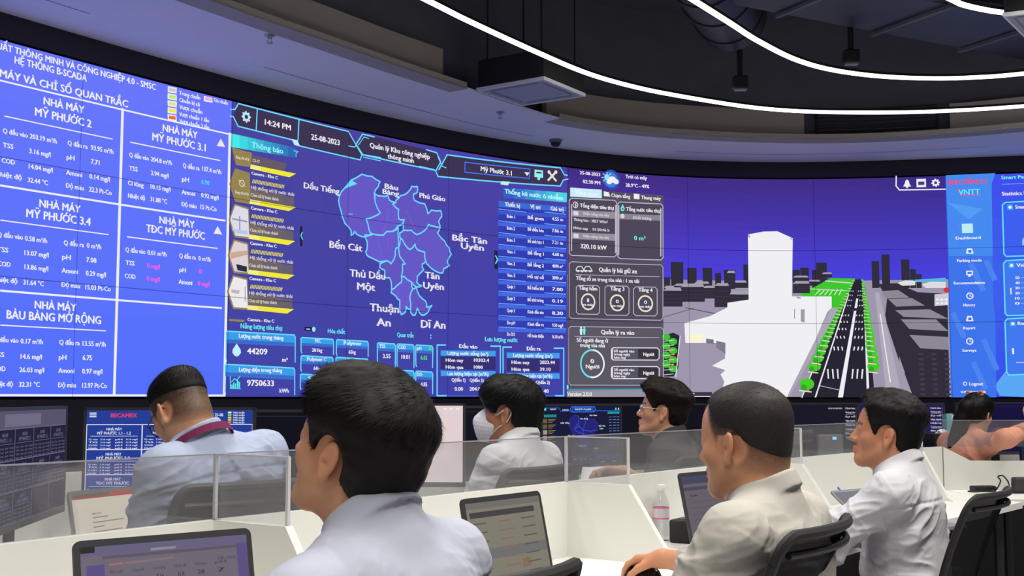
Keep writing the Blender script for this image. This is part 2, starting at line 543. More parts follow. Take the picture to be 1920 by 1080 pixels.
duct_box((2.6, 8.2, 4.1), (5.0, 0.7, 0.35), math.radians(28), 'dark rectangular duct crossing the black ceiling behind the middle LED strip')
duct_box((3.6, 6.4, 4.25), (4.0, 0.5, 0.3), math.radians(-20), 'dark rectangular duct in the black ceiling above the right end of the LED strips')
m = MB()
_p0 = at_depth(1140, 60, 8.0); _p1 = at_depth(1420, 10, 6.6)
m.tube([(-1.5, 0, 0), (1.8, 0, 0)], 0.26, 28)
for k in range(8):
    m.tube([(-1.5 + k * 0.44, 0, 0), (-1.48 + k * 0.44, 0, 0)], 0.27, 28)
o = m.build('round_duct', mat('dark_duct_metal', (44, 45, 54), 0.5), None, True)
o.location = (1.05, 7.2, 4.12); o.rotation_euler = (0, 0, math.radians(70)); tag(o, 'dark round spiral duct near the top of the black ceiling between two LED strips', 'duct')
for x in (-1.0, 1.2):
    hg = MB(); hg.tube([(x, 0, 0.25), (x, 0, 0.48)], 0.008, 5); hg.build('hanger', M_VOID, o)
m = MB(); m.tube([(-2.2, 0, 0), (2.6, 0, 0)], 0.02, 10)
o = m.build('sprinkler_pipe', mat('dark_pipe', (48, 49, 58), 0.4, 0.4), None, True); o.location = (2.1, 7.6, 3.9); o.rotation_euler = (0, 0, math.radians(15))
tag(o, 'thin dark pipe running across the black ceiling between the LED strips', 'pipe')
for x in (-1.6, 0, 2.0):
    hg = MB(); hg.tube([(x, 0, 0), (x, 0, 0.7)], 0.005, 5); hg.build('hanger', M_VOID, o)
# hanging devices
def hanger(px, py, Y, label):
    p = at_depth(px, py, Y)
    root = empty('ceiling_bracket', p, 0, label, 'bracket', 'dark brackets hanging from the ceiling')
    a = MB(); a.tube([(0, 0, 0.05), (0, 0, 4.6 - p.z)], 0.022, 10); a.build('drop_rod', M_BLACKPL, root, True)
    b = MB(); b.box((0, 0, 0.02), (0.11, 0.09, 0.10), 0, None, 0.01); b.build('body', M_BLACKPL, root)
    c = MB(); c.box((0, -0.005, -0.035), (0.09, 0.06, 0.010)); c.build('plate', M_GREYPL, root)
hanger(1388, 160, 9.0, 'dark bracket on a rod above the outer LED strip, over the white tower')
hanger(1596, 112, 8.6, 'dark bracket on a rod just inside the middle LED strip')
# ================================================================== SCREEN CONTENT
from mathutils.geometry import tessellate_polygon
import unicodedata
_TXT = {}
def _raw_text(txt):
    cu = bpy.data.curves.new('t', 'FONT')
    cu.body = txt; cu.size = 1.0
    cu.resolution_u = 2
    ob = bpy.data.objects.new('t', cu)
    COL.objects.link(ob)
    dg = bpy.context.evaluated_depsgraph_get()
    ev = ob.evaluated_get(dg)
    me = ev.to_mesh()
    n = len(me.vertices)
    v = np.zeros(n * 3); me.vertices.foreach_get('co', v)
    v = v.reshape(-1, 3)[:, :2].copy()
    f = [tuple(p.vertices) for p in me.polygons]
    ev.to_mesh_clear()
    bpy.data.objects.remove(ob, do_unlink=True)
    bpy.data.curves.remove(cu)
    return v, f
_CW = {}
def _char_w(ch):
    if ch not in _CW:
        v, f = _raw_text(ch)
        _CW[ch] = (v[:, 0].max() - v[:, 0].min()) if len(v) else 0.3
    return _CW[ch]
def _plain(ch):
    """letter without its horn or bar, and which mark it carries"""
    if ch in '\u0110\u0111': return ('D' if ch == '\u0110' else 'd'), ('bar' if ch == '\u0110' else 'bar_small')
    d = unicodedata.normalize('NFD', ch)
    if '\u031b' in d:
        return unicodedata.normalize('NFC', d.replace('\u031b', '')), ('horn' if ch.isupper() else 'horn_small')
    return ch, None
def text_geom(txt, bold):
    """glyph mesh of a line of text; horned and barred letters get their mark drawn on"""
    k = (txt, bold)
    if k in _TXT: return _TXT[k]
    pl = [_plain(ch) for ch in txt]
    base = ''.join(p[0] for p in pl)
    v, f = _raw_text(base)
    n = len(v)
    if n:
        ex = []
        for i, (b, mk) in enumerate(pl):
            if not mk: continue
            pv, _ = _raw_text(base[:i + 1])
            xr = pv[:, 0].max(); xl = xr - _char_w(b)
            if mk == 'bar': q = [(xl - .07, .33), (xl + .24, .33), (xl + .24, .40), (xl - .07, .40)]
            elif mk == 'bar_small': q = [(xr - .22, .575), (xr + .06, .575), (xr + .06, .635), (xr - .22, .635)]
            elif mk == 'horn': q = [(xr - .07, .60), (xr + .015, .62), (xr + .085, .70), (xr + .085, .79), (xr + .015, .79), (xr + .01, .71), (xr - .06, .66)]
            else: q = [(xr - .06, .40), (xr + .01, .42), (xr + .07, .49), (xr + .07, .57), (xr + .01, .57), (xr + .005, .50), (xr - .05, .46)]
            ex.append(q)
        for q in ex:
            m_ = len(v); v = np.concatenate([v, np.array(q)]); f.append(tuple(range(m_, m_ + len(q))))
        n = len(v)
        x0, x1 = v[:, 0].min(), v[:, 0].max()
        v[:, 0] = (v[:, 0] - x0) / max(x1 - x0, 1e-6)
        v[:, 1] = v[:, 1] / 0.729 - 0.5
        if bold:
            e = 0.034 / max(x1 - x0, 1e-6)
            f = f + [tuple(i + n for i in q) for q in f] + [tuple(i + 2 * n for i in q) for q in f]
            v = np.concatenate([v + [-e, 0.018], v, v + [e, -0.018]])
    _TXT[k] = (v, f)
    return _TXT[k]

class Canvas:
    """flat drawing (u right, v up, metres) on a display surface; fn maps (u, v, lift) to space"""
    def __init__(s, fn, step=0.0012):
        s.fn = fn; s.step = step; s.g = {}; s.cur = None; s.layer = 1
    def group(s, name):
        s.cur = s.g.setdefault(name, dict(v=[], f=[], m=[], mats=[], n=0)); return s
    def _put(s, uv, faces, color, layer=None, strength=1.0):
        g = s.cur
        m = glow(color, strength)
        if m not in g['mats']: g['mats'].append(m)
        mi = g['mats'].index(m)
        if layer is None: layer = s.layer
        P = s.fn(np.asarray(uv)[:, 0], np.asarray(uv)[:, 1], layer * s.step)
        g['v'].append(P)
        g['f'].extend([tuple(i + g['n'] for i in f) for f in faces])
        g['m'].extend([mi] * len(faces))
        g['n'] += len(P)
    strip = 0.15
    def poly(s, pts, color, layer=None, st=1.0):
        us = [p[0] for p in pts]
        if max(us) - min(us) < s.strip and len(pts) <= 4:
            s._put(pts, [tuple(range(len(pts)))], color, layer, st); return
        tris = tessellate_polygon([[Vector((p[0], p[1], 0)) for p in pts]])
        V = []; F = []
        for t in tris:
            T = [tuple(map(float, pts[i])) for i in t]
            k0 = int(math.floor(min(p[0] for p in T) / s.strip)); k1 = int(math.floor(max(p[0] for p in T) / s.strip))
            for k in range(k0, k1 + 1):
                q = T
                for sgn, lim in ((1, k * s.strip), (-1, (k + 1) * s.strip)):
                    o = []
                    for i in range(len(q)):
                        a, b = q[i - 1], q[i]
                        da, db = sgn * (a[0] - lim), sgn * (b[0] - lim)
                        if (da >= 0) != (db >= 0):
                            f = da / (da - db); o.append((a[0] + (b[0] - a[0]) * f, a[1] + (b[1] - a[1]) * f))
                        if db >= 0: o.append(b)
                    q = o
                    if not q: break
                if len(q) >= 3:
                    F.append(tuple(range(len(V), len(V) + len(q)))); V.extend(q)
        if V: s._put(V, F, color, layer, st)
    def grid(s, u0, v0, u1, v1, colfn, nu, nv, layer=None):
        us = np.linspace(u0, u1, nu + 1); vs = np.linspace(v0, v1, nv + 1)
        for i in range(nu):
            for j in range(nv):
                s.poly([(us[i], vs[j]), (us[i + 1], vs[j]), (us[i + 1], vs[j + 1]), (us[i], vs[j + 1])], colfn((i + .5) / nu, (j + .5) / nv), layer)
    def rect(s, u0, v0, u1, v1, color, layer=None, seg=0.5):
        n = max(1, int(abs(u1 - u0) / seg))
        us = np.linspace(u0, u1, n + 1)
        for i in range(n):
            s.poly([(us[i], v0), (us[i + 1], v0), (us[i + 1], v1), (us[i], v1)], color, layer)
    def line(s, pts, w, color=(238, 238, 244), layer=None, closed=False):
        pts = [np.array(p, float) for p in pts]
        if closed: pts = pts + [pts[0]]
        for a, b in zip(pts[:-1], pts[1:]):
            d = b - a; L = np.linalg.norm(d)
            if L < 1e-6: continue
            d /= L; n = np.array([-d[1], d[0]]) * w / 2; e = d * w * 0.4
            k = max(1, int(L / 0.5))
            for i in range(k):
                p = a + (b - a) * i / k - (e if i == 0 else 0); q = a + (b - a) * (i + 1) / k + (e if i == k - 1 else 0)
                s.poly([p - n, q - n, q + n, p + n], color, layer)
    def frame(s, u0, v0, u1, v1, w, color, layer=None):
        s.line([(u0, v0), (u1, v0), (u1, v1), (u0, v1)], w, color, layer, True)
    def disc(s, c, r, color, layer=None, n=20, ry=None):
        ry = ry or r
        s.poly([(c[0] + r * math.cos(2 * math.pi * k / n), c[1] + ry * math.sin(2 * math.pi * k / n)) for k in range(n)], color, layer)
    def ring(s, c, r, w, color, layer=None, n=28, a0=0, a1=2 * math.pi):
        for k in range(n):
            a = a0 + (a1 - a0) * k / n; b = a0 + (a1 - a0) * (k + 1) / n
            s.poly([(c[0] + q * math.cos(t), c[1] + q * math.sin(t)) for q, t in ((r - w / 2, a), (r + w / 2, a), (r + w / 2, b), (r - w / 2, b))], color, layer)
    def text(s, txt, u0, u1, vc, h, color, bold=True, layer=None):
        v, f = text_geom(txt, bold)
        if len(v) == 0: return
        uv = np.stack([u0 + v[:, 0] * (u1 - u0), vc + v[:, 1] * h], 1)
        s._put(uv, f, color, 5 if layer is None else layer)
    def build(s, name, parent, nm=None):
        g = s.g[name]
        V = np.concatenate(g['v']) if g['v'] else np.zeros((0, 3))
        me = bpy.data.meshes.new(name)
        me.from_pydata(V.tolist(), [], g['f'])
        me.polygons.foreach_set('material_index', np.array(g['m'], dtype=np.int32))
        me.update()
        return link_mesh(nm or name, me, g['mats'], parent)

WHITE = (238, 238, 244)
CY = (110, 220, 255)
class WallCanvas(Canvas):
    def __init__(s):
        super().__init__(lambda u, v, l: wall_pt(u, v, 0.006 + l), 0.0012)
        s.dz = 0.0
    def P(s, p):
        a, b = wall_sz(*p); return (a, b + s.dz)
    def ppm(s, p):               # pixels per metre near p (vertical)
        r = ray(*p); k = r[0] / r[1]
        i = int(np.argmin(np.abs(_xs / _ys - k))); return FPX / _ys[i]
    def T(s, txt, p0, p1, h, color=WHITE, bold=True, layer=None):
        a = s.P(p0); b = s.P(p1)
        m = s.ppm(((p0[0] + p1[0]) / 2, p0[1]))
        s.text(txt, a[0], b[0], (a[1] + b[1]) / 2, h / m, color, bold, layer)
    def L(s, ps, w, color=WHITE, layer=None, closed=False):
        s.line([s.P(p) for p in ps], w / s.ppm(ps[0]), color, layer, closed)
    def HL(s, ps, w, color=WHITE, layer=None):
        q = [s.P(p) for p in ps]; z = sum(a[1] for a in q) / len(q)
        s.line([(a[0], z) for a in q], w / s.ppm(ps[0]), color, layer)
    def PG(s, ps, color, layer=None):
        s.poly([s.P(p) for p in ps], color, layer)
    def R(s, p0, p1, color, layer=None):
        a = s.P(p0); b = s.P(p1); s.rect(a[0], b[1], b[0], a[1], color, layer)
    def F(s, p0, p1, w, color, layer=None):
        a = s.P(p0); b = s.P(p1); s.frame(a[0], b[1], b[0], a[1], w / s.ppm(p0), color, layer)
    def D(s, p, r, color, layer=None, ry=None):
        m = s.ppm(p); s.disc(s.P(p), r / m, color, layer, 20, ry and ry / m)
    def RG(s, p, r, w, color, layer=None, **k):
        m = s.ppm(p); s.ring(s.P(p), r / m, w / m, color, layer, **k)

vw = empty('video_wall', (0, 0, 0), 0, 'huge curved wall of joined display panels glowing with blue dashboards', 'video wall')
# panel bodies
SEAM = [0.145, 1.335, 2.525, 3.715, 4.817, 5.866, 7.163, 8.40, 9.609, 10.80, 11.99]
SEAM = [x for x in SEAM if x < S_END] + [min(S_END, 12.0)]
if SEAM[-1] - SEAM[-2] < 0.3: SEAM.pop()
for i in range(len(SEAM) - 1):
    for j in range(3):
        z0 = WZ0 + WH / 3 * j; z1 = z0 + WH / 3
        m = MB(); n = 5
        s_ = np.linspace(SEAM[i] + 0.0015, SEAM[i + 1] - 0.0015, n)
        a = wall_pt(s_, 0, 0.0); b = wall_pt(s_, 0, -0.075)
        vs = []; fs = []
        for k in range(n):
            vs += [(*a[k][:2], z0 + .0015), (*a[k][:2], z1 - .0015), (*b[k][:2], z1 - .0015), (*b[k][:2], z0 + .0015)]
        for k in range(n - 1):
            p = 4 * k; q = p + 4
            fs += [(p, q, q + 1, p + 1), (p + 1, q + 1, q + 2, p + 2), (p + 2, q + 2, q + 3, p + 3), (p + 3, q + 3, q, p)]
        fs += [(0, 1, 2, 3), (q, q + 3, q + 2, q + 1)]
        m.add(vs, fs); m.build('display_panel', M_BLACKPL, vw)
# racking behind the panels
m = MB()
for i in range(len(SEAM)):
    a = wall_pt(np.array([SEAM[i]]), 0, -0.11)[0]
    m.tube([(a[0], a[1], WZ0), (a[0], a[1], WZ0 + WH)], 0.03, 6)
m.build('mounting_rails', M_BLACKPL, vw)

W = WallCanvas()
SZ = W.P
s430 = 3.722; s1062 = 7.163; s1773 = 10.80
VB, VT = WZ0 + 0.004, WZ0 + WH - 0.004
def tint(c, k): return tuple(int(max(0, min(255, x * k))) for x in c)

# ------------------------------------------------ 1: factory dashboard
W.group('factory_dashboard')
W.grid(SEAM[0] + .002, VB, s430, VT, lambda a, b: (84 + int(22 * b), 112 + int(8 * b), 252), 6, 12, 0)
def row(a, b, c, d, h=9.5, vc=WHITE):
    (t0, p0, p1), (t1, q0, q1) = (a, b)
    W.T(t0, p0, p1, h); W.T(t1, q0, q1, h, vc)
W.T('SẢN XUẤT THÔNG MINH VÀ CÔNG NGHIỆP 4.0 - SMSC', (-52, 74), (290, 163), 13)
W.T('HỆ THỐNG B-SCADA', (25, 113), (160, 146), 14)
W.T('NHÀ MÁY VÀ CHỈ SỐ QUAN TRẮC', (-52, 128), (238, 192), 15)
W.HL([(-60, 137), (0, 153), (230, 206), (430, 251)], 3.5)
p = [SZ((230, 206)), SZ((211, 742))]; sd = (p[0][0] + p[1][0]) / 2
W.line([(sd, p[0][1]), (sd, VB + .01)], 6 / W.ppm((220, 400)))
p = [SZ((427, 251)), SZ((412, 743))]; se = s430 - 0.012
W.line([(se, p[0][1]), (se, VB + .01)], 6 / W.ppm((420, 400)))
W.line([(SEAM[0], VB + .008), (se, VB + .008)], 4 / W.ppm((220, 700)))
W.HL([(0, 349), (220, 383), (420, 413)], 4)
W.HL([(0, 545), (213, 562), (414, 578)], 4)
TX = W.T
TX('NHÀ MÁY', (80, 189), (156, 206), 15); TX('MỸ PHƯỚC 2', (64, 208), (169, 233), 16); W.HL([(7, 219), (209, 260)], 2.2)
def cells(L, h=9.5):
    for t, x0, y0, x1, y1, *c in L:
        TX(t, (x0, y0), (x1, y1), h, c[0] if c else WHITE)
PINK = (250, 90, 235)
cells([('Q đầu vào', 3, 245, 50, 254), ('203.19 m³/h', 54, 255, 104, 265), ('Q đầu ra', 125, 268, 162, 275), ('93.95 m³/h', 168, 276, 210, 285),
       ('TSS', 3, 272, 23, 275), ('3.16 mg/l', 53, 283, 92, 290), ('pH', 123, 294, 137, 297), ('7.71', 168, 303, 184, 305),
       ('COD', 1, 301, 26, 304), ('14.04 mg/l', 52, 312, 96, 319), ('Amoni', 122, 323, 152, 328), ('0.14 mg/l', 166, 330, 203, 337),
       ('Nhiệt độ', -12, 324, 38, 334), ('32.44 °C', 50, 337, 87, 343), ('Độ màu', 121, 347, 155, 353), ('22.3 Pt-Co', 165, 354, 207, 362)])
TX('NHÀ MÁY', (303, 240), (368, 253), 14); TX('MỸ PHƯỚC 3.1', (284, 256), (383, 277), 15); W.HL([(243, 267), (411, 301)], 2.2)
cells([('Q đầu vào', 240, 290, 277, 297), ('204.8 m³/h', 281, 298, 320, 306), ('Q đầu ra', 341, 310, 372, 316), ('137.4 m³/h', 377, 316, 413, 323),
       ('TSS', 240, 315, 256, 318), ('3.94 mg/l', 281, 324, 314, 330), ('pH', 339, 335, 352, 338), ('6.98', 376, 341, 390, 343, (70, 215, 250)),
       ('Cl lỏng', 238, 342, 267, 348), ('10.15 mg/l', 280, 349, 317, 356), ('Amoni', 339, 359, 364, 364), ('0.92 mg/l', 375, 365, 407, 371),
       ('Nhiệt độ', 238, 366, 270, 372), ('31.88 °C', 280, 373, 311, 378), ('Độ màu', 338, 382, 366, 387), ('15 Pt-Co', 374, 387, 404, 393)], 9)
TX('NHÀ MÁY', (72, 381), (149, 392), 15); TX('MỸ PHƯỚC 3.4', (47, 401), (168, 414), 16); W.HL([(0, 413), (202, 440)], 2.2)
cells([('Q đầu vào', -8, 439, 40, 445), ('0.58 m³/h', 45, 446, 86, 452), ('Q đầu ra', 117, 455, 155, 459), ('0 m³/h', 161, 460, 187, 463),
       ('TSS', -8, 467, 13, 469), ('13.07 mg/l', 44, 474, 89, 478), ('pH', 115, 481, 130, 483), ('7.08', 160, 487, 178, 488),
       ('COD', -6, 494, 17, 496), ('13.86 mg/l', 44, 500, 88, 504), ('Amoni', 114, 507, 144, 509), ('0.29 mg/l', 159, 512, 196, 515),
       ('Nhiệt độ', -15, 523, 30, 527), ('31.64 °C', 42, 529, 80, 532), ('Độ màu', 113, 533, 148, 536), ('15.03 Pt-Co', 158, 538, 205, 542)])
TX('NHÀ MÁY', (297, 412), (362, 421), 14); TX('TĐC MỸ PHƯỚC', (272, 428), (382, 442), 15); W.HL([(237, 444), (406, 466)], 2.2)
cells([('Q đầu vào', 233, 468, 270, 472), ('0.01 m³/h', 274, 473, 310, 477), ('Q đầu ra', 334, 479, 365, 483), ('0 m³/h', 370, 484, 393, 487),
       ('TSS', 233, 492, 250, 494), ('0 mg/l', 274, 498, 297, 500, PINK), ('pH', 334, 505, 346, 507), ('0', 371, 508, 376, 509, PINK),
       ('COD', 232, 517, 252, 519), ('0 mg/l', 273, 522, 297, 524, PINK), ('Amoni', 333, 528, 358, 530), ('0 mg/l', 369, 531, 391, 533, PINK)], 9)
TX('NHÀ MÁY', (63, 570), (141, 577), 15); TX('BÀU BÀNG MỞ RỘNG', (10, 589), (187, 600), 16); W.HL([(0, 609), (196, 621)], 2.2)
cells([('Q đầu vào', -15, 636, 32, 638), ('0.17 m³/h', 36, 639, 78, 641), ('Q đầu ra', 109, 641, 147, 643), ('13.55 m³/h', 153, 643, 196, 646),
       ('TSS', -16, 664, 5, 665), ('14.6 mg/l', 36, 668, 76, 669), ('pH', 108, 669, 122, 670), ('6.75', 153, 670, 170, 671),
       ('COD', -16, 690, 8, 692), ('26.03 mg/l', 34, 693, 80, 694), ('Amoni', 107, 694, 137, 695), ('0.97 mg/l', 152, 695, 189, 697),
       ('Nhiệt độ', -20, 719, 22, 720), ('32.31 °C', 33, 720, 72, 721), ('Độ màu', 106, 721, 140, 722), ('13.97 Pt-Co', 152, 722, 198, 723)])
for cx, cy in ((413, 268), (407, 432)):
    W.PG([(cx - 8, cy + 6), (cx + 8, cy + 8), (cx, cy - 8)], (235, 232, 225)); 
W.group('status_legend')
for (y, c), t in zip(((168, (205, 198, 215)), (181, (190, 240, 105)), (194, (225, 228, 130)), (207, (240, 232, 60)), (220, (244, 110, 40))),
                     ('Trong chuẩn', 'Chuẩn bị xả', 'Vượt chuẩn', 'Vượt chuẩn 1 lần', 'Vượt chuẩn 2 lần')):
    W.PG([(313, y - 6), (330, y - 3), (330, y + 8), (313, y + 5)], WHITE)
    W.PG([(315, y - 3), (328, y - 1), (328, y + 5), (315, y + 3)], c, 2)
    n = {168: 39, 181: 38, 194: 43, 207: 56, 220: 56}[y]
    W.T(t, (334, y + 6), (334 + n, y + 6 + n * .25), 8)
W.PG([(381, 180), (397, 184), (397, 193), (381, 190)], WHITE); W.PG([(383, 182), (395, 185), (395, 191), (383, 188)], (240, 170, 220), 2)
W.T('Tiêu chuẩn', (398, 187), (425, 194), 7)

# ------------------------------------------------ 2: district map dashboard
W.group('district_map_dashboard')
W.grid(s430, VB, s1062, VT, lambda a, b: (66 + int(10 * b), 66 + int(4 * (1 - a)), 168 - int(10 * b * (1 - a))), 12, 8, 0)
HB = (62, 52, 84)
W.group('header_bar')
W.PG([(439, 205.5), (446, 194.5), (652, 246.7), (677, 291), (674, 300), (561, 274), (549, 263), (445, 237), (436, 219)], HB)
W.PG([(679, 290.5), (666, 271), (676, 253), (700, 256), (798, 281), (817.5, 286.7), (825, 303.5), (816, 320), (711, 296)], HB)
W.PG([(822, 318), (837, 290.5), (1049.5, 315), (1057, 328), (1055, 338), (1049.5, 349), (820, 331)], HB)
LW = 2.6
W.L([(431, 205.5), (439, 205.5), (446, 194.5), (652, 246.7), (677, 291), (674, 300), (561, 274), (549, 263), (445, 237), (436, 219), (430, 218)], LW, CY, 2)
W.L([(481, 204), (479, 244)], LW, CY, 2); W.L([(559, 224), (557, 263)], LW, CY, 2)
W.PG([(545, 261), (556, 263), (561, 275), (550, 272)], (190, 240, 250), 3)
W.L([(700, 257), (678, 252), (666, 271), (679, 290.5), (712, 296)], LW, CY, 3); W.L([(690, 260), (681, 257), (671, 272)], 1.6, CY, 3)
W.L([(679, 290.5), (816, 320), (825, 303.5), (817.5, 286.7), (798, 281)], LW, CY, 3); W.L([(680, 295), (712, 302)], 1.6, CY, 3); W.L([(785, 312), (812, 318)], 1.6, CY, 3)
W.L([(652, 274), (664, 276), (677, 253)], 1.8, CY, 3)
W.L([(835, 315), (828, 312), (820, 296)], 1.8, CY, 3)
W.L([(822, 318), (837, 290.5), (1049.5, 315), (1057, 328), (1063, 329)], LW, CY, 2)
W.L([(816, 322), (820, 331), (1049.5, 349), (1055, 338), (1064, 336)], LW, CY, 2)
W.PG([(938, 340), (955, 341), (951, 348), (937, 346)], (190, 240, 250), 3)
W.L([(870.7, 304.3), (992.5, 317.2), (991, 334.6), (870.7, 323)], 2, (70, 120, 255), 2, True)
TX('14:24 PM', (494.7, 228.6), (542.8, 239.5), 11); TX('25-08-2023', (582, 256.4), (635, 267.5), 11)
TX('Quản lý Khu công nghiệp', (692, 271), (804, 295), 10); TX('thông minh', (725, 292), (774, 302), 9.5)
TX('Mỹ Phước 3.1', (900, 317.5), (958, 323.5), 9.5)
W.PG([(982, 323), (992, 324), (987, 330)], WHITE, 2)
def gear(p, r, c, hole):
    m = W.ppm(p); q = W.P(p); pts = []
    for k in range(32):
        a = 2 * math.pi * k / 32; rr = r * (1.0 if (k % 4) in (0, 1) else 0.74) / m
        pts.append((q[0] + rr * math.cos(a), q[1] + rr * math.sin(a)))
    W.poly(pts, c, 3); W.disc(q, r * 0.36 / m, hole, 4)
gear((460, 219.5), 11.5, (190, 235, 245), HB)
W.PG([(1001, 318), (1017, 320), (1017, 334), (1001, 332)], (150, 240, 240), 3); W.PG([(1004, 322), (1014, 323), (1014, 326), (1004, 325)], HB, 4); W.PG([(1006, 333), (1012, 333.5), (1011, 338), (1007, 338)], (150, 240, 240), 3)
W.L([(1028, 323), (1041, 339)], 4, (235, 225, 225), 3); W.L([(1041, 323), (1027, 338)], 4, (235, 225, 225), 3)
W.D((1028, 323), 3.4, (235, 225, 225), 4); W.D((1041, 323), 3.4, (235, 225, 225), 4)

W.group('notification_list')
PIT = 0.2465
OL = (150, 132, 82)
items = [(1, 'icon'), (0, 'icon'), (-1, 'photo'), (-2, 'photo'), (-3, 'photo')]
def hexa(cx, cy, w, hgt):
    return [(cx - w, cy - 3), (cx - w * .45, cy - hgt * .95 - 1), (cx + w * .85, cy - hgt * .8 + 3), (cx + w * .95, cy + hgt + 2), (cx - w * .45, cy + hgt * .92)]
top_cut = SZ((450, 278))[1]
for k, typ in items:
    W.dz = k * PIT
    if k < 1:
        W.PG(hexa(449, 348, 21, 33), OL)
        if typ == 'photo':
            W.PG(hexa(449.3, 348, 18.5, 29.5), [(222, 220, 232), (224, 210, 214), (236, 234, 238)][-k - 1], 2)
            if k == -1:
                W.L([(436, 344), (462, 350)], 3, (150, 150, 178), 3); W.L([(449, 340), (449, 368)], 1.8, (80, 80, 120), 3); W.PG([(434, 362), (464, 368), (464, 374), (440, 370)], (180, 200, 240), 3)
            elif k == -2:
                W.PG([(433, 340), (465, 338), (465, 346), (433, 352)], (200, 172, 150), 3); W.PG([(444, 362), (464, 368), (464, 378), (446, 374)], (40, 50, 70), 3)
            else:
                W.PG([(436, 342), (452, 345), (450, 352), (436, 348)], (200, 180, 190), 3); W.L([(462, 340), (462, 366)], 1.5, (120, 110, 120), 3)
        else:
            W.RG((452, 344), 6, 1.6, (225, 215, 190), 3); W.L([(446, 338), (458, 350)], 1.2, (225, 215, 190), 3); W.T('Đang chờ xử lý', (439, 360), (464, 364), 5.5, (228, 220, 200))
        for sh, x1 in ((0.0, 0.55), (0.25, .45), (0.5, .3)):
            W.PG([(469, 353 + sh * 1), (520 + sh * 60, 364 + sh * 14), (520 + sh * 60, 384 + sh * 14), (468, 374)], (int(128 - 48 * sh), int(114 - 36 * sh), int(96 + 30 * sh)), 1)
        W.T('Camera - Khu C', (470, 325), (519, 333), 6)
        W.T('//////////////////////', (471, 338), (531, 352), 7.5, (236, 226, 70))
        W.T('Hệ thống xử lý nước thải', (469, 351), (549, 365), 6.5, (214, 208, 196)); W.T('Chưa xử lý hoàn thành', (468, 365), (520, 374), 6.5, (214, 208, 196))
    else:
        W.PG([(432, 343), (470, 352), (468, 379), (440, 376)], OL); W.T('Đang chờ xử lý', (439, 360), (464, 365), 5.5, (228, 220, 200))
        W.PG([(469, 356), (535, 370), (530, 388), (468, 374)], (104, 90, 104), 1); W.T('C3-17', (470, 366), (483, 368), 6, (228, 220, 200))
    W.PG([(467.5, 374), (552.5, 389), (540, 396), (466, 382)], (240, 232, 60), 3)
    W.PG([(467.5, 374), (486, 377.5), (485, 385), (466, 382)], (244, 240, 130), 4)
W.dz = 0
W.PG([(428, 598), (458, 600), (456, 604), (428, 602)], OL); W.T('Camera - Khu C', (462, 599), (512, 602), 6)
for k in range(8):
    a = k / 8; b = (k + 1) / 8
    f = lambda t: (432 + 122 * t, 250.5 + 27 * t); g2 = lambda t: (432 + 121.5 * t, 276 + 20.5 * t)
    c = tuple(int(q0 + (q1 - q0) * a) for q0, q1 in zip((70, 235, 232), (44, 90, 178)))
    W.PG([f(a), f(b), g2(b), g2(a)], c, 3)
W.T('Thông báo', (470, 271), (529, 283.5), 11, (150, 245, 250), True, 5)
W.L([(549, 283), (557, 284.5), (553, 288), (553, 294)], 1.6, CY, 5)
W.PG([(561, 424), (566, 425), (566, 462), (561, 461)], (38, 34, 62)); W.L([(565.5, 436), (562.5, 442), (565.5, 449)], 2, (110, 240, 240), 3)
W.PG([(926, 470), (932, 470), (932, 505), (926, 504)], (38, 34, 62)); W.L([(928, 480), (931.5, 487), (928, 494)], 2.4, (110, 240, 240), 3)

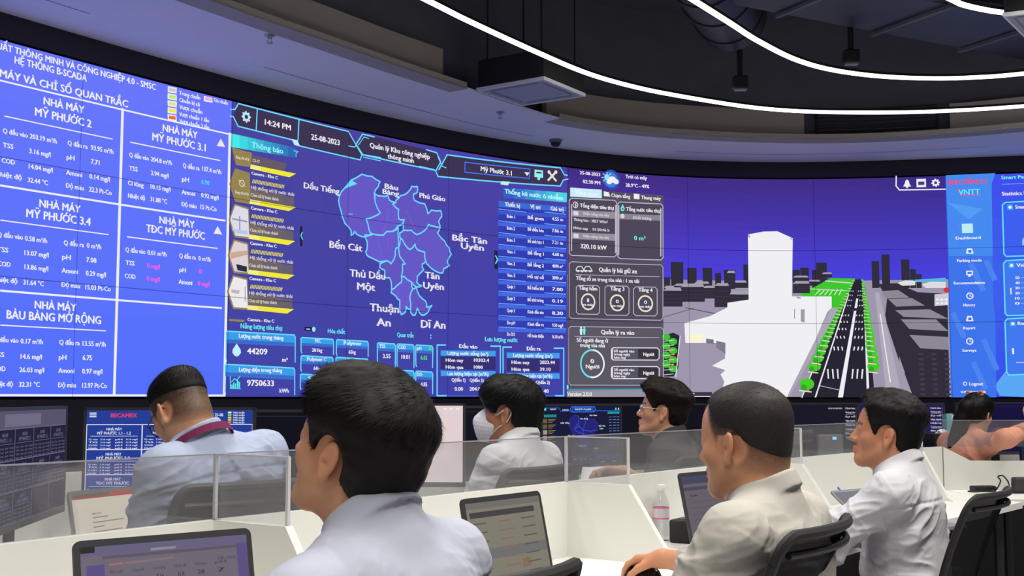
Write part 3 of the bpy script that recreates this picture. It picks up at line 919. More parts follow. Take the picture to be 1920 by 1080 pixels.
W.group('district_map')
MAPC = (104, 90, 200)
reg = {
 1: [(676.7, 327), (696, 331), (711, 341), (708, 350), (700, 363), (702, 380), (711, 399), (704, 404), (685, 411), (690, 430), (696, 440), (683, 444), (670, 441), (664, 434), (657, 441), (657, 433), (645, 419), (638, 395), (633.6, 377), (638, 360), (657, 338)],
 2: [(702, 364), (714, 368), (725.5, 367), (728, 375), (740, 380), (735, 383), (746, 393), (746, 411), (756.6, 412), (754, 419), (744, 424), (735, 434), (724, 434), (718, 441), (696, 439), (690, 430), (685, 411), (704, 404), (711, 399), (702, 380)],
 3: [(740, 379), (746, 372), (749, 367), (762, 362), (769, 354), (770, 350), (781, 350), (781, 360), (774, 364), (776, 376), (795, 382.6), (801, 401), (808, 394), (825, 395), (827, 406), (821, 416), (824, 427), (811, 424), (802, 421), (795, 432), (780, 440), (770, 432), (755, 432), (754, 419), (756.6, 412), (746, 411), (746, 393), (735, 383)],
 4: [(748, 445), (748, 437), (755, 432), (770, 432), (780, 440), (795, 432), (802, 421), (811, 424), (824, 427), (819, 437), (832, 452), (841, 465), (845, 477), (838, 489), (841, 498), (830, 504), (828, 512), (816, 509), (803, 499), (797, 490), (795, 473), (781, 468), (777, 458), (767, 468), (759, 460), (753, 450)],
 5: [(683, 441), (696, 439), (718, 441), (724, 434), (735, 434), (745, 427), (745, 442), (746, 465), (741, 465), (740, 478), (731, 495), (724, 489), (710, 491), (689, 481), (684, 473), (687, 460), (684, 447)],
 6: [(711, 495), (724, 489), (731, 495), (740, 478), (741, 465), (746, 465), (748, 481), (758, 495), (753, 496), (751, 519), (751, 529), (742, 536), (733, 543), (732, 529), (729, 521), (720, 520), (720, 507), (711, 502)],
 7: [(749, 447), (753, 450), (759, 460), (767, 468), (777, 458), (781, 468), (795, 473), (797, 490), (790, 495), (793, 506), (781, 519), (780, 529), (789, 536), (779, 538), (770, 529), (757, 519), (751, 519), (753, 496), (758, 495), (748, 481), (746, 465)],
 8: [(751, 519), (757, 519), (770, 529), (772, 542), (767, 558), (768, 581), (760, 575), (758, 586), (751, 590), (748, 576), (748, 563), (740, 555), (732, 549), (733, 543), (742, 536), (751, 529)],
 9: [(772, 542), (779, 538), (785, 555), (797, 565), (798, 576), (808, 573), (802, 584), (797, 589), (789, 591), (781, 578), (777, 591), (772, 591), (768, 581), (767, 558)]}
rj = random.Random(3)
for k, ps in reg.items():
    W.PG(ps, tint(MAPC, 0.96 + 0.03 * (k % 3)), 1)
    zz = []
    n = len(ps)
    for i in range(n):
        a, b = ps[i], ps[(i + 1) % n]
        zz.append(a)
        if math.hypot(a[0] - b[0], a[1] - b[1]) > 8:
            h = hash((round(min(a[0], b[0])), round(max(a[1], b[1])))) % 100 / 100 - .5
            zz.append(((a[0] + b[0]) / 2 + h * 3, (a[1] + b[1]) / 2 + (0.5 - abs(h)) * 3))
    W.L(zz, 2.8, (110, 215, 255), 3, True)
W.PG([(640, 356), (658, 338), (668, 345), (650, 352)], (110, 215, 255), 3); W.L([(652, 401), (659, 402)], 2, (90, 190, 250), 3)
for a in ([(728, 392), (724, 420), (716, 436)], [(760, 395), (772, 420), (778, 430)], [(706, 450), (712, 472), (714, 486)], [(728, 446), (724, 470)]):
    W.L(a, 1.0, (124, 110, 210), 2)
MT = lambda t, x0, y0, x1, y1, h: W.T(t, (x0, y0), (x1, y1), h, (232, 230, 240), True, 5)
MT('Dầu Tiếng', 568, 347, 634, 359, 11.5); MT('Bàu', 720, 348, 744, 353, 10); MT('Bàng', 716, 358, 746, 364, 10); MT('Phú Giáo', 785, 365, 833, 374, 10)
MT('Bắc Tân', 847, 445, 911, 452, 12); MT('Uyên', 863, 460, 905, 465, 12); MT('Bến Cát', 616, 458, 677, 465, 13.5); MT('Thủ Dầu', 654, 511, 720, 518, 14); MT('Một', 668, 536, 701, 539, 14)
MT('Tân', 795, 515, 822, 518, 13); MT('Uyên', 792, 534, 830, 538, 13); MT('Thuận', 692, 575, 746, 580, 15); MT('An', 705, 603, 730, 605, 15); MT('Dĩ An', 788, 606, 833, 610, 15)

W.group('sensor_table')
W.PG([(934, 377), (1061, 388), (1060, 628), (931, 622)], (50, 62, 178))
for k in range(6):
    a = k / 6; b = (k + 1) / 6
    W.PG([(943 + 119 * a, 352 + 10 * a), (943 + 119 * b, 352 + 10 * b), (943 + 119 * b, 371 + 8.5 * b), (943 + 119 * a, 371 + 8.5 * a)], tuple(int(q0 + (q1 - q0) * a) for q0, q1 in zip((44, 100, 200), (80, 240, 235))), 2)
W.T('Thống kê nước ô nhiễm', (945, 360), (1054, 370), 9, (200, 245, 250), True, 4)
W.PG([(934, 377), (1061, 388), (1061, 397), (934, 388)], (58, 110, 215), 2)
TX('Thiết bị', (945, 383), (973, 386), 8); TX('Vị trí', (993, 387), (1012, 389), 8); TX('Giá trị', (1031, 391), (1055, 393), 8)
names = [('Bơm 1', 'Bể gom', '4.55 m'), ('Bơm 2', 'Bể điều hòa', '7.06 m'), ('Bơm 3', 'Bể sinh học 1', '7.21 m'), ('Van 1', 'Bể lắng 1', '4.60 m'), ('Van 2', 'Bể lắng 2', '4090 m³'), ('Van 3', 'Hồ sự cố', '3090 m³'), ('Quạt 1', 'Bể hiếu khí', '7.00'), ('Quạt 2', 'Bể khử trùng', '0.19'), ('Quạt 3', 'Kênh đầu vào', '8.30'), ('Đo pH', 'Kênh đầu ra', '9.50 mg/l'), ('Đo DO', 'Hồ hoàn thiện', '16.10 m³/h')]
ys = [404.6, 426.6, 448.7, 470.7, 492.7, 514.8, 535.9, 558, 580.6, 603.5, 625]
for k, (y, (a, b, c)) in enumerate(zip(ys, names)):
    sl = 0.06 - 0.004 * k
    W.PG([(933, y - 10), (1060, y - 10 + 127 * sl), (1060, y - 3 + 127 * sl), (933, y - 3)], (72, 104, 224) if k else (60, 90, 205), 2)
    W.HL([(934, y - 11), (985, y - 11 + 51 * sl)], 1.3, (120, 175, 255), 3); W.HL([(1020, y - 11 + 86 * sl), (1060, y - 11 + 126 * sl)], 1.3, (120, 175, 255), 3)
    TX(a, (949, y + 1), (964, y + 2), 6.5); TX(b, (988, y + 4), (1018, y + 5), 6.5); TX(c, (1034, y + 6), (1054, y + 7), 6.5)

W.group('meter_tiles')
CT = (110, 235, 245)
TX('Năng lượng tiêu thụ', (449, 610), (527, 616), 9.5, CT); TX('Hóa chất', (613, 620), (645, 622), 8.5, CT); TX('Quan trắc', (743, 627), (774, 629), 8.5, CT); TX('Lưu lượng nước', (908, 635), (969, 638), 8.5, CT)
W.PG([(570, 613), (590, 614), (590, 621), (570, 620)], (30, 28, 60)); W.D((586.5, 617.5), 4.5, (150, 235, 255), 3); W.L([(573, 617), (579, 617.3)], 1.6, WHITE, 3)
def tile(x0, y0, x1, y1, head, hh, val=None, hx=None, vx=None, vh=8, vc=WHITE):
    """tile with a lighter header; coordinates are its corners"""
    W.PG([(x0, y0), (x1, y0 + (x1 - x0) * .06), (x1 - 1, y0 + hh + (x1 - x0) * .05), (x0, y0 + hh)], (58, 158, 232), 2)
    W.PG([(x0, y0 + hh), (x1 - 1, y0 + hh + (x1 - x0) * .05), (x1 - 1, y0 + hh * 1.5 + (x1 - x0) * .05), (x0, y0 + hh * 1.5)], (62, 108, 202), 2)
    W.L([(x0 + 1, y1 - 2), (x0, y1 - 6), (x0, y0 + 2), (x0 + 2, y0)], 2.4, CY, 3); W.L([(x0 + 2, y0), (x1 - 2, y0 + (x1 - x0) * .055), (x1, y0 + 4 + (x1 - x0) * .055), (x1 - .5, y1)], 2.4, CY, 3)
    if head: TX(head, (hx[0], y0 + hh * .55), (hx[1], y0 + hh * .55 + (hx[1] - hx[0]) * .05), 7 if hh < 14 else 8)
    if val: TX(val, (vx[0], vx[2]), (vx[1], vx[2] + .8), vh, vc)
tile(422, 621, 552, 679, 'Lượng nước trong tháng', 15, '44209', (446, 529), (462, 499, 658), 11.5)
tile(420, 683, 551, 740, 'Lượng điện trong tháng', 15, '9750633', (446, 527), (461, 511, 717.5), 11.5)
TX('m³', (527, 674), (537, 674.5), 8); TX('kWh', (522, 732), (539, 732.5), 8)
W.PG([(442, 644), (449, 655), (450, 661), (446, 667), (442, 668.5), (438, 667), (434, 661), (435, 655)], (190, 240, 250), 3)
for k, h in enumerate((6, 10, 8, 14, 11)):
    W.PG([(432 + k * 3.4, 727), (434.6 + k * 3.4, 727), (434.6 + k * 3.4, 727 - h), (432 + k * 3.4, 727 - h)], (90, 235, 235), 3)
W.L([(430, 706), (430, 728), (449, 728.5)], 1.8, (90, 235, 235), 3); W.L([(433, 716), (438, 710), (442, 713), (448, 706)], 1.8, (90, 235, 235), 3)
tile(563, 633, 624, 664, 'PAC', 10, '201kg', (589, 599), (583, 602, 656), 7)
tile(629, 637, 689, 668, 'Polymer', 10, '65kg', (643, 676), (652, 665, 659.5), 7)
tile(562.5, 667, 623, 698, 'Polymer C', 10, '64kg', (574, 611), (586, 599, 690), 7)
tile(628, 670, 689, 701, 'NaOH', 10, '12kg', (646, 670), (650, 664, 692), 7)
tile(561.5, 701.5, 622, 732, 'Clo', 10, '40kg', (576, 606), (584, 600, 724), 7)
tile(627, 704, 689, 735, 'Axit', 10, '31kg', (646, 670), (650, 664, 726), 7)
tile(706, 643, 740, 689, 'TSS', 10, '3.55', (709, 720), (716, 730, 667), 8)
tile(743, 645, 775, 689, 'COD', 10, '10.01', (745, 759), (751, 766, 668.5), 8)
tile(778, 647, 810, 689, 'pH', 10, '6.62', (780, 788), (787, 799, 670), 8, (70, 235, 90))
W.PG([(801, 656), (808, 656.5), (804.5, 649)], (70, 235, 90), 3)
tile(706, 693, 740, 738, 'NH4', 10, '0.22', (709, 720), (716, 730, 718), 8)
tile(743, 694, 775, 738, 'Màu', 10, '13.1', (745, 759), (751, 766, 719), 8)
tile(778, 696, 810, 738, 'DO', 10, '4.85', (780, 790), (787, 799, 720), 8)
W.D((806.5, 629), 1.6, CY, 3); W.D((806.5, 634), 1.6, CY, 3)
def flow(x0, y0, x1, y1, ttl, tx, b0, b1, vals):
    W.L([(x0 + 16, y0), (x0, y0), (x0, y1), (x0 + 18, y1)], 2.6, CY, 3); W.L([(x1 - 18, y0 + 2), (x1, y0 + 2), (x1, y1), (x1 - 16, y1)], 2.6, CY, 3)
    W.L([(x0, y1), (x1, y1)], 1.0, (60, 120, 220), 3)
    TX(ttl, (tx[0], y0 + 2), (tx[1], y0 + 3), 7.5)
    for y, t in ((y0 + 14, 'Lượng nước tổng (m³)'), (y0 + 52, 'Lưu lượng hiện tại (m³/h)')):
        W.PG([(b0, y - 4), (b1, y - 3), (b1, y + 7), (b0, y + 6)], (66, 160, 236), 3)
        W.T(t, (b0 + 12, y + 1.2), (b1 - 14, y + 2), 7, WHITE, True, 5)
    W.PG([(b0, y0 + 21), (b1, y0 + 22), (b1, y0 + 46), (b0, y0 + 45)], (56, 48, 116), 2)
    for i, (a, b) in enumerate(vals[:2]):
        W.T(a, (b0 + 9, y0 + 28 + 13 * i), (b0 + 42, y0 + 28.4 + 13 * i), 6.5); W.T(b, (b0 + 62, y0 + 28 + 13 * i), (b0 + 62 + 4 * len(b), y0 + 28.4 + 13 * i), 6.5)
    W.T(vals[2][0], (b0 + 20, y0 + 65), (b0 + 46, y0 + 65.5), 6.5); W.T(vals[2][1], (b0 + 54, y0 + 65.5), (b0 + 80, y0 + 66), 6.5)
    W.T(vals[3][0], (b0 + 26, y0 + 82), (b0 + 41, y0 + 82), 7); W.T(vals[3][1], (b0 + 54, y0 + 82), (b0 + 78, y0 + 82), 7)
flow(818, 647, 937, 742, 'Đầu vào', (859, 893), 825, 928, [('Hôm nay', '10303.4'), ('Hôm qua', '1000'), ('Q(đầu 1)', 'Q(đầu 2)'), ('0.00', '204.00')])
flow(942, 651, 1056, 742, 'Đầu ra', (986, 1012), 949, 1048, [('Hôm nay', '2023.44'), ('Hôm qua', '39.10'), ('Q(đầu 1)', 'Q(đầu 2)'), ('93.95', '137.40')])

# ------------------------------------------------ 3: building dashboard with the city view
W.group('city_view')
zh = SZ((1500, 527))[1]
W.grid(s1062, zh, s1773, VT, lambda a, b: (int(72 - 10 * b + 8 * (1 - a)), int(66 - 20 * b), int(225 - 92 * b)), 6, 14, 0)
W.rect(s1062, VB, s1773, zh, (158, 150, 172), 0)
DK = (50, 46, 60); DK2 = (60, 56, 72); RF = (166, 160, 176)
for x0, y0, x1 in ((1244, 520, 1256), (1257, 491, 1281), (1288, 502, 1306), (1317, 502, 1335), (1340, 512, 1352), (1357, 506, 1379), (1393, 496, 1403), (1486, 506, 1500), (1500, 502, 1517), (1530, 493, 1551), (1522, 506, 1531), (1634, 490, 1649), (1652, 477.5, 1669), (1689, 487, 1706), (1706, 505, 1718), (1718, 514, 1728)):
    W.R((x0, y0), (x1, 540), DK, 1)
W.PG([(1690, 526), (1773, 521), (1773, 529), (1690, 529)], (90, 180, 225), 1)
W.PG([(1684, 530), (1696, 526), (1716, 527), (1716, 535), (1690, 536)], (225, 225, 220), 2); W.PG([(1728, 533), (1745, 528), (1773, 529), (1773, 540), (1735, 540)], (220, 220, 226), 2); W.D((1774, 544), 5, (220, 50, 60), 4)
# low blocks
rb = random.Random(11)
def block(x, y, w, h, rh, L=2, fc=DK):
    W.PG([(x, y), (x + w, y), (x + w, y + h), (x, y + h)], fc, L)
    W.PG([(x, y + .4), (x + w * .18, y - rh), (x + w * .9, y - rh), (x + w, y + .4)], RF, L)
for x, y, w, h, rh in ((1244, 540, 22, 10, 4), (1262, 536, 34, 12, 4), (1300, 532, 30, 12, 4), (1334, 538, 36, 12, 4), (1372, 530, 28, 10, 4), (1290, 546, 30, 10, 4), (1486, 520, 30, 8, 3), (1514, 528, 24, 8, 3), (1486, 540, 26, 10, 4), (1540, 514, 20, 6, 3)):
    block(x, y, w, h, rh)
for x, y, w, h, rh in ((1243, 545, 36, 30, 6), (1275, 538, 46, 28, 6), (1318, 540, 22, 20, 4), (1339, 536, 30, 40, 5), (1362, 512, 16, 30, 4), (1366, 552, 38, 24, 6), (1486, 532, 32, 18, 5)):
    block(x, y, w, h, rh, 3)
    for j in range(3):
        W.L([(x + 2, y + h * (j + 1) / 4), (x + w - 2, y + h * (j + 1) / 4)], 0.7, (70, 66, 82), 4)
W.L([(1243, 595), (1300, 578)], 1.6, (110, 104, 124), 2); W.L([(1285, 577), (1340, 588)], 1.4, (70, 66, 82), 2)
# right-hand blocks
W.PG([(1647, 533), (1681, 531), (1720, 548), (1776, 551), (1780, 745), (1712, 745), (1690, 690), (1659, 596), (1663, 560)], DK, 2)
for q in ([(1652, 546), (1684, 544), (1705, 558), (1660, 560)], [(1665, 561), (1709, 559), (1734, 573), (1680, 575)], [(1678, 582), (1743, 580), (1778, 598), (1694, 594)], [(1689, 599), (1755, 599), (1778, 621), (1705, 617)], [(1705, 628), (1778, 632), (1778, 656), (1725, 653)]):
    W.PG(q, (142, 136, 150), 3)
W.PG([(1752, 552), (1778, 550), (1778, 572), (1752, 574)], (206, 200, 210), 4)
for r in range(2):
    for c_ in range(3): W.PG([(1755 + c_ * 8, 560 + r * 7), (1760 + c_ * 8, 560 + r * 7), (1760 + c_ * 8, 564 + r * 7), (1755 + c_ * 8, 564 + r * 7)], (240, 240, 240), 5)
for r in range(9):
    for c_ in range(3):
        x = 1722 + c_ * 24 + r * .5; y = 662 + r * 9.4
        W.PG([(x, y), (x + 9, y + .3), (x + 9, y + 4), (x, y + 3.6)], (66, 62, 74), 3)
W.PG([(1640, 548), (1648, 548), (1692, 745), (1662, 745)], (176, 170, 186), 2); W.PG([(1652, 570), (1662, 598), (1712, 745), (1690, 745)], (160, 154, 172), 2)
W.L([(1650, 590), (1669, 716)], 2, (235, 235, 238), 3)
# green field
GR = (64, 200, 44)
W.PG([(1498, 554), (1557, 521.7), (1603, 522.5), (1586, 568), (1574, 577), (1558, 577), (1558, 560)], GR, 2)
for k in range(6):
    W.L([(1528 + k * 9, 553), (1538 + k * 8, 543)], 1.6, (225, 228, 225), 3)
W.L([(1520, 542), (1600, 546)], 1.4, (205, 215, 205), 3); W.L([(1548, 527), (1598, 531)], 2.4, (200, 210, 200), 3)
# avenue
W.PG([(1502, 745), (1640, 745), (1622, 540), (1616, 524), (1603, 524), (1592, 548), (1560, 612)], (40, 37, 52), 3)
W.PG([(1571, 745), (1580, 745), (1609, 560), (1605, 560)], WHITE, 5)
W.PG([(1527, 745), (1530, 745), (1592, 552), (1590, 552)], WHITE, 5); W.PG([(1625, 745), (1630, 745), (1621, 552), (1619, 552)], WHITE, 5)
W.L([(1503, 745), (1545, 640)], 2, WHITE, 5); W.L([(1536, 723), (1572, 731)], 1.2, (190, 190, 200), 5)
W.PG([(1586, 578), (1624, 578), (1625, 583), (1584, 583)], (46, 42, 58), 6)
for y, h in ((545, 2), (553, 2), (562, 2.5), (572, 2.5), (590, 3), (602, 3.5), (615, 4), (630, 5), (650, 7), (692, 18)):
    f = (y - 515) / 230
    for side in (-1, 1):
        for k in range(3):
            x = 1607.5 - 32 * f + (side * (3 + 9 * f) + side * k * (3 + 10 * f) * 0.85) + (1 if side > 0 else -1) * 6 * f
            W.PG([(x, y), (x + 1 + 2.6 * f, y), (x + 1 + 2.2 * f - side * 2 * f, y + h), (x - side * 2 * f, y + h)], (228, 228, 232), 5)
# avenue trees
rt = random.Random(5)
for k in range(26):
    f = (k / 25) ** 0.55
    y = 720 - 195 * f
    for x, s_ in ((1512 + 80 * f ** 1.0 + (8 * f * f), 1), (1642 - 25 * f, 1)):
        r = 11.5 * (1 - f) + 2.0
        if y > 716 and x > 1600: continue
        W.D((x + rt.uniform(-1, 1), y), r, (70 + rt.randint(-8, 10), 205, 40), 6, r * .8)
        W.D((x - r * .4, y + r * .5), r * .45, (50, 170, 40), 7)
        W.L([(x - r, y + r * .9), (x + r * .6, y + r * 1.1)], max(.8, r * .16), (225, 228, 222), 8)
        W.D((x + rt.uniform(-3, 3), y + r * .9), r * .22, (200, 120, 70), 8)
# little park, lower left
W.PG([(1244, 628), (1262, 624), (1274, 630), (1271, 690), (1262, 706), (1244, 706)], (44, 40, 56), 3)
for k in range(8):
    W.D((1248 + (k % 2) * 13, 632 + k * 8.5), 8.5, (62, 195, 50), 4, 6.5); W.L([(1244, 640 + k * 9), (1262, 638 + k * 9)], 1, (225, 225, 225), 5); W.D((1252 + (k * 5) % 11, 654 + k * 5), 2, (200, 120, 90), 5)
W.L([(1274, 630), (1266, 706)], 1.8, (235, 235, 235), 6)
# white tower and podium
TW = (240, 240, 244)
W.PG([(1401.7, 440), (1431, 434.5), (1457, 434), (1486, 447), (1484, 556), (1559, 556), (1559, 577), (1551, 585), (1540, 610), (1527.5, 639), (1478, 737), (1440, 723), (1357, 716), (1350, 702), (1359, 694), (1334, 686), (1359, 672), (1358, 643), (1284, 643), (1282, 606), (1330, 593), (1363, 577), (1363, 568), (1403, 562)], TW, 7)
W.PG([(1357, 716), (1440, 723), (1478, 737), (1476, 744), (1350, 740)], TW, 7)
W.PG([(1293, 626), (1317, 628), (1316, 642), (1293, 641)], (250, 246, 205), 8); W.PG([(1323, 635), (1337, 637), (1337, 645), (1323, 643)], (120, 114, 132), 8); W.PG([(1342, 639), (1359, 643), (1359, 664), (1342, 652)], (128, 122, 140), 8)
W.PG([(1501, 580), (1508, 580), (1508, 605), (1501, 603)], (160, 155, 170), 8); W.L([(1489, 580), (1489, 597)], 1.4, (140, 134, 150), 8); W.PG([(1401.7, 440), (1406, 443), (1405, 446), (1402, 444)], (150, 145, 160), 8); W.L([(1481, 447), (1486, 451)], 1.5, (150, 145, 160), 8); W.L([(1494, 558), (1500, 559)], 2, (130, 125, 140), 8)
W.PG([(1559, 577), (1572, 578), (1480, 744), (1474, 744), (1540, 612)], (172, 166, 184), 6)
W.R((1266, 735), (1334, 743), (60, 56, 70), 9); W.L([(1278, 737.5), (1300, 738)], 1.6, WHITE, 10); W.L([(1268, 743), (1332, 743)], 1.4, WHITE, 10)
# icon box
W.L([(1680, 331), (1680, 349), (1686, 356.5), (1773, 355)], 2.2, WHITE, 3)
W.PG([(1693, 350), (1708, 350), (1705, 345), (1704, 340), (1700.5, 336.5), (1697, 340), (1696, 345)], WHITE, 3); W.D((1700.5, 351), 2.2, WHITE, 3)
W.R((1718, 336), (1736, 351), WHITE, 3); W.R((1721, 341), (1733, 347), (70, 60, 140), 4)
gear((1754, 343), 8, WHITE, (70, 60, 150))

W.group('building_panel')
PG_ = (86, 80, 98)
W.PG([(1064, 352), (1243, 366), (1243, 735), (1062, 741)], PG_, 3)
W.PG([(1062, 732), (1243, 730), (1243, 744), (1062, 744.5)], (150, 145, 160), 4); W.L([(1062, 730), (1205, 729.5)], 2.2, (60, 150, 165), 5); W.PG([(1061, 722), (1064.5, 722), (1064.5, 731), (1061, 731)], (110, 235, 240), 5)
TX('25-08-2023', (1086, 325), (1124, 326.5), 6.5, WHITE, True, 5); TX('02:30 PM', (1092, 341), (1124, 342.5), 7, WHITE, True, 5)
W.D((1145, 337), 19, (52, 78, 176), 2); W.D((1144, 337), 15, (60, 130, 215), 3); W.D((1137, 333), 6, (150, 225, 250), 4); W.D((1147, 337), 8, WHITE, 5, 6); W.D((1141, 341), 6, WHITE, 5, 5); W.D((1154, 341), 6, WHITE, 5, 5)
for k in range(8):
    a = k * math.pi / 4; W.L([(1137 + 7 * math.cos(a), 333 - 7 * math.sin(a)), (1137 + 10 * math.cos(a), 333 - 10 * math.sin(a))], 1.4, (190, 240, 255), 4)
TX('Trời có mây', (1172, 331), (1212, 334), 7, WHITE, True, 5); TX('28.9°C - 49%', (1172, 347), (1216, 350), 7, WHITE, True, 5)
W.PG([(1068, 352), (1127, 356), (1127, 372), (1068, 369)], (205, 235, 250), 5); W.T('Tổng quan', (1076, 361), (1118, 364), 8, (235, 248, 255), True, 6)
W.PG([(1131, 359), (1140, 361), (1143, 369), (1131, 368)], WHITE, 5); TX('Chạm tầng', (1145, 366), (1180, 369), 7, WHITE, True, 6); W.R((1187, 363.5), (1198, 374), WHITE, 5); TX('Thang máy', (1201, 370), (1238, 372.5), 7, WHITE, True, 6)
FR = (196, 190, 204)
def pbox(x0, y0, x1, y1, c=FR, sl=0.045, fill=None, w=1.6):
    d = (x1 - x0) * sl * max(0, (745 - y0)) / 373; e = (x1 - x0) * sl * max(0, (745 - y1)) / 373
    r = 4
    q = [(x0 + r, y0), (x1 - r, y0 + d), (x1, y0 + d + r), (x1, y1 + e - r), (x1 - r, y1 + e), (x0 + r, y1), (x0, y1 - r), (x0, y0 + r)]
    if fill: W.PG(q, fill, 4)
    W.L(q, w, c, 5, True)
pbox(1066, 372, 1155, 479, fill=(78, 72, 90)); pbox(1157, 379, 1242, 485, fill=(78, 72, 90)); W.L([(1070, 384), (1070, 470)], 2.4, FR, 6); W.L([(1153, 386), (1153, 474)], 2.4, FR, 6); W.L([(1159, 386), (1159, 478)], 2, FR, 6); W.L([(1238, 392), (1238, 480)], 2.4, FR, 6)
TX('Tổng điện tiêu thụ', (1086, 385), (1149, 390.5), 7.5, WHITE, True, 7); W.RG((1077.5, 384.5), 5.5, 1.6, (235, 215, 235), 6); W.L([(1078.5, 381), (1076.5, 385), (1079, 385), (1077, 388.5)], 1.3, WHITE, 7)
for y, dy in ((394, 3.6), (436, 3)):
    W.PG([(1071, y), (1152, y + dy), (1152, y + dy + 13), (1071, y + 12)], (150, 144, 158), 5); W.R((1074, y + 2), (1083, y + 10.5), (222, 216, 228), 6); W.T('Điện năng tòa nhà', (1092, y + 7), (1140, y + 9.2), 5.5, (214, 208, 220), True, 7)
TX('Thông báo : 3827 W/m²', (1074, 412), (1138, 416), 5.5, (220, 215, 226), True, 6); TX('Hôm nay    01:20:46 h', (1074, 428), (1141, 431), 5.5, (220, 215, 226), True, 6); TX('320.10 kW', (1087, 461.5), (1136, 464), 9, WHITE, True, 6)
TX('Tổng nước tiêu thụ', (1173, 391.5), (1236, 396), 7.5, WHITE, True, 7); W.PG([(1166, 383), (1170, 391), (1169, 396), (1163, 396), (1162, 391)], (110, 235, 225), 6); W.D((1166, 392), 1.6, (60, 60, 80), 7)
W.PG([(1158, 400.5), (1238, 404), (1238, 414), (1158, 411)], (140, 134, 148), 5); W.D((1166, 405.5), 4.5, (215, 210, 222), 6); W.T('Khối lượng', (1186, 408), (1220, 410), 5.5, (214, 208, 220), True, 7); TX('0 m³', (1188, 446), (1209, 447), 8.5, (110, 235, 230), True, 6)
pbox(1066, 491, 1242, 597, FR, .05, (80, 75, 90), 1.2); pbox(1065, 612, 1243, 722, FR, .04, (92, 88, 100), 1.2)
TX('Quản lý bãi giữ xe', (1122, 506), (1193, 508), 8.5, WHITE, True, 6); TX('Tổng số xe trong tòa nhà : 1 xe tải', (1079, 521.5), (1197, 527), 7.5, WHITE, True, 6); W.L([(1078, 515), (1235, 519)], .9, FR, 6)
for cx in (1086, 1101):
    W.L([(cx - 7, 508), (cx - 7, 504), (cx - 4, 500), (cx + 3, 500), (cx + 6, 504), (cx + 8, 508.5)], 1.5, WHITE, 6, True); W.D((cx - 4, 508.5), 2, WHITE, 7); W.D((cx + 4, 508.8), 2, WHITE, 7)
for x0, y0, x1, y1, t, n, cx, cy in ((1079, 535, 1123, 589, 'Tầng hầm', '1', 1101, 566), (1133, 536, 1178, 591, 'Tầng 3', '0', 1156, 568), (1187, 538, 1231, 592, 'Tầng 4', '0', 1209, 569.5)):
    pbox(x0, y0, x1, y1, FR, .03, (70, 70, 84), 1.4)
    w = 17 if len(t) > 7 else 13
    TX(t, (cx - w, y0 + 5), (cx + w, y0 + 6), 7.5, WHITE, True, 7); W.RG((cx, cy), 14.5, 3, (236, 228, 205), 6); q_ = 1.0 if n == '1' else 2.2; TX(n, (cx - q_, cy - 3), (cx + q_, cy - 3), 7, WHITE, True, 7); TX('xe máy', (cx - 10, cy + 5), (cx + 10, cy + 5.4), 5, WHITE, True, 7)
TX('Quản lý ra vào', (1126, 622.5), (1188, 623.5), 8.5, WHITE, True, 6); W.L([(1076, 631), (1235, 633)], .9, FR, 6)
for cx, c in ((1088, (225, 240, 245)), (1094, (120, 235, 230))):
    W.D((cx, 614.5), 2.2, c, 6); W.PG([(cx - 2.6, 617), (cx + 2.6, 617), (cx + 1.6, 628), (cx - 1.6, 628)], c, 6)
TX('Số người đang ở', (1080, 637.5), (1139, 638.5), 7.5, WHITE, True, 6); TX('trong tòa nhà', (1086, 647), (1133, 647.5), 7.5, WHITE, True, 6)
W.RG((1109, 682), 25.5, 3.4, (230, 238, 242), 6, a0=-1.7, a1=1.5); W.RG((1109, 682), 25.5, 3.4, (110, 225, 230), 6, a0=1.5, a1=4.58)
TX('0', (1106, 677), (1112, 677), 8, WHITE, True, 7); TX('Người', (1097, 687), (1122, 687.3), 7.5, WHITE, True, 7)
for y in (652, 687):
    pbox(1145, y, 1235, y + 23, WHITE, .02, (84, 82, 100), 1.5); W.PG([(1195, y + 2), (1233, y + 3), (1233, y + 21), (1195, y + 20)], (56, 52, 62), 6); W.L([(1146.5, y + 2), (1146.5, y + 21)], 3, (240, 215, 235), 6)
    for k, t in enumerate(('Số người vào', 'trong ngày', 'hôm nay')): TX(t, (1150, y + 6 + 6 * k), (1188 - 8 * k, y + 6.4 + 6 * k), 5, WHITE, True, 7)
    TX('Người', (1205, y + 12), (1225, y + 12.4), 6.5, WHITE, True, 7)
TX('Version 2.0.0', (1062, 738.5), (1108, 738.5), 7.5, WHITE, True, 6)

# ------------------------------------------------ 4: analytics dashboard at the end
W.group('analytics_dashboard')
sE = SEAM[-1] - .003
W.grid(s1773, VB, sE, VT, lambda a, b: (int(58 + 6 * b), int(78 + 52 * (1 - abs(2 * b - 1)) * .4), int(236)), 4, 10, 0)
W.PG([(1773, 329), (1866, 325), (1859, 345), (1862, 560), (1866, 600), (1868, 745), (1783, 745)], (62, 116, 236), 1)
W.PG([(1773, 329), (1866, 325), (1859, 345), (1861, 480), (1779, 480)], (70, 140, 240), 2)
for q in ([(1776, 380), (1842, 392), (1816, 412)],):
    W.PG(q, (86, 156, 244), 3)
for x, y, L_ in ((1786, 420, 36), (1822, 498, 44), (1850, 492, 30), (1788, 590, 40), (1845, 640, 50), (1826, 682, 44)):
    W.L([(x, y), (x + L_ * .45, y + L_)], 10, (78, 132, 240), 3)
W.PG([(1864, 724), (1874, 742), (1925, 745), (1990, 745), (1990, 640), (1925, 690), (1890, 690)], (90, 168, 244), 1)
W.T('BECAMEX', (1778, 342.5), (1851, 340), 9, (240, 70, 120), True, 5); W.PG([(1812, 339), (1816, 333), (1820, 338)], (240, 70, 120), 5)
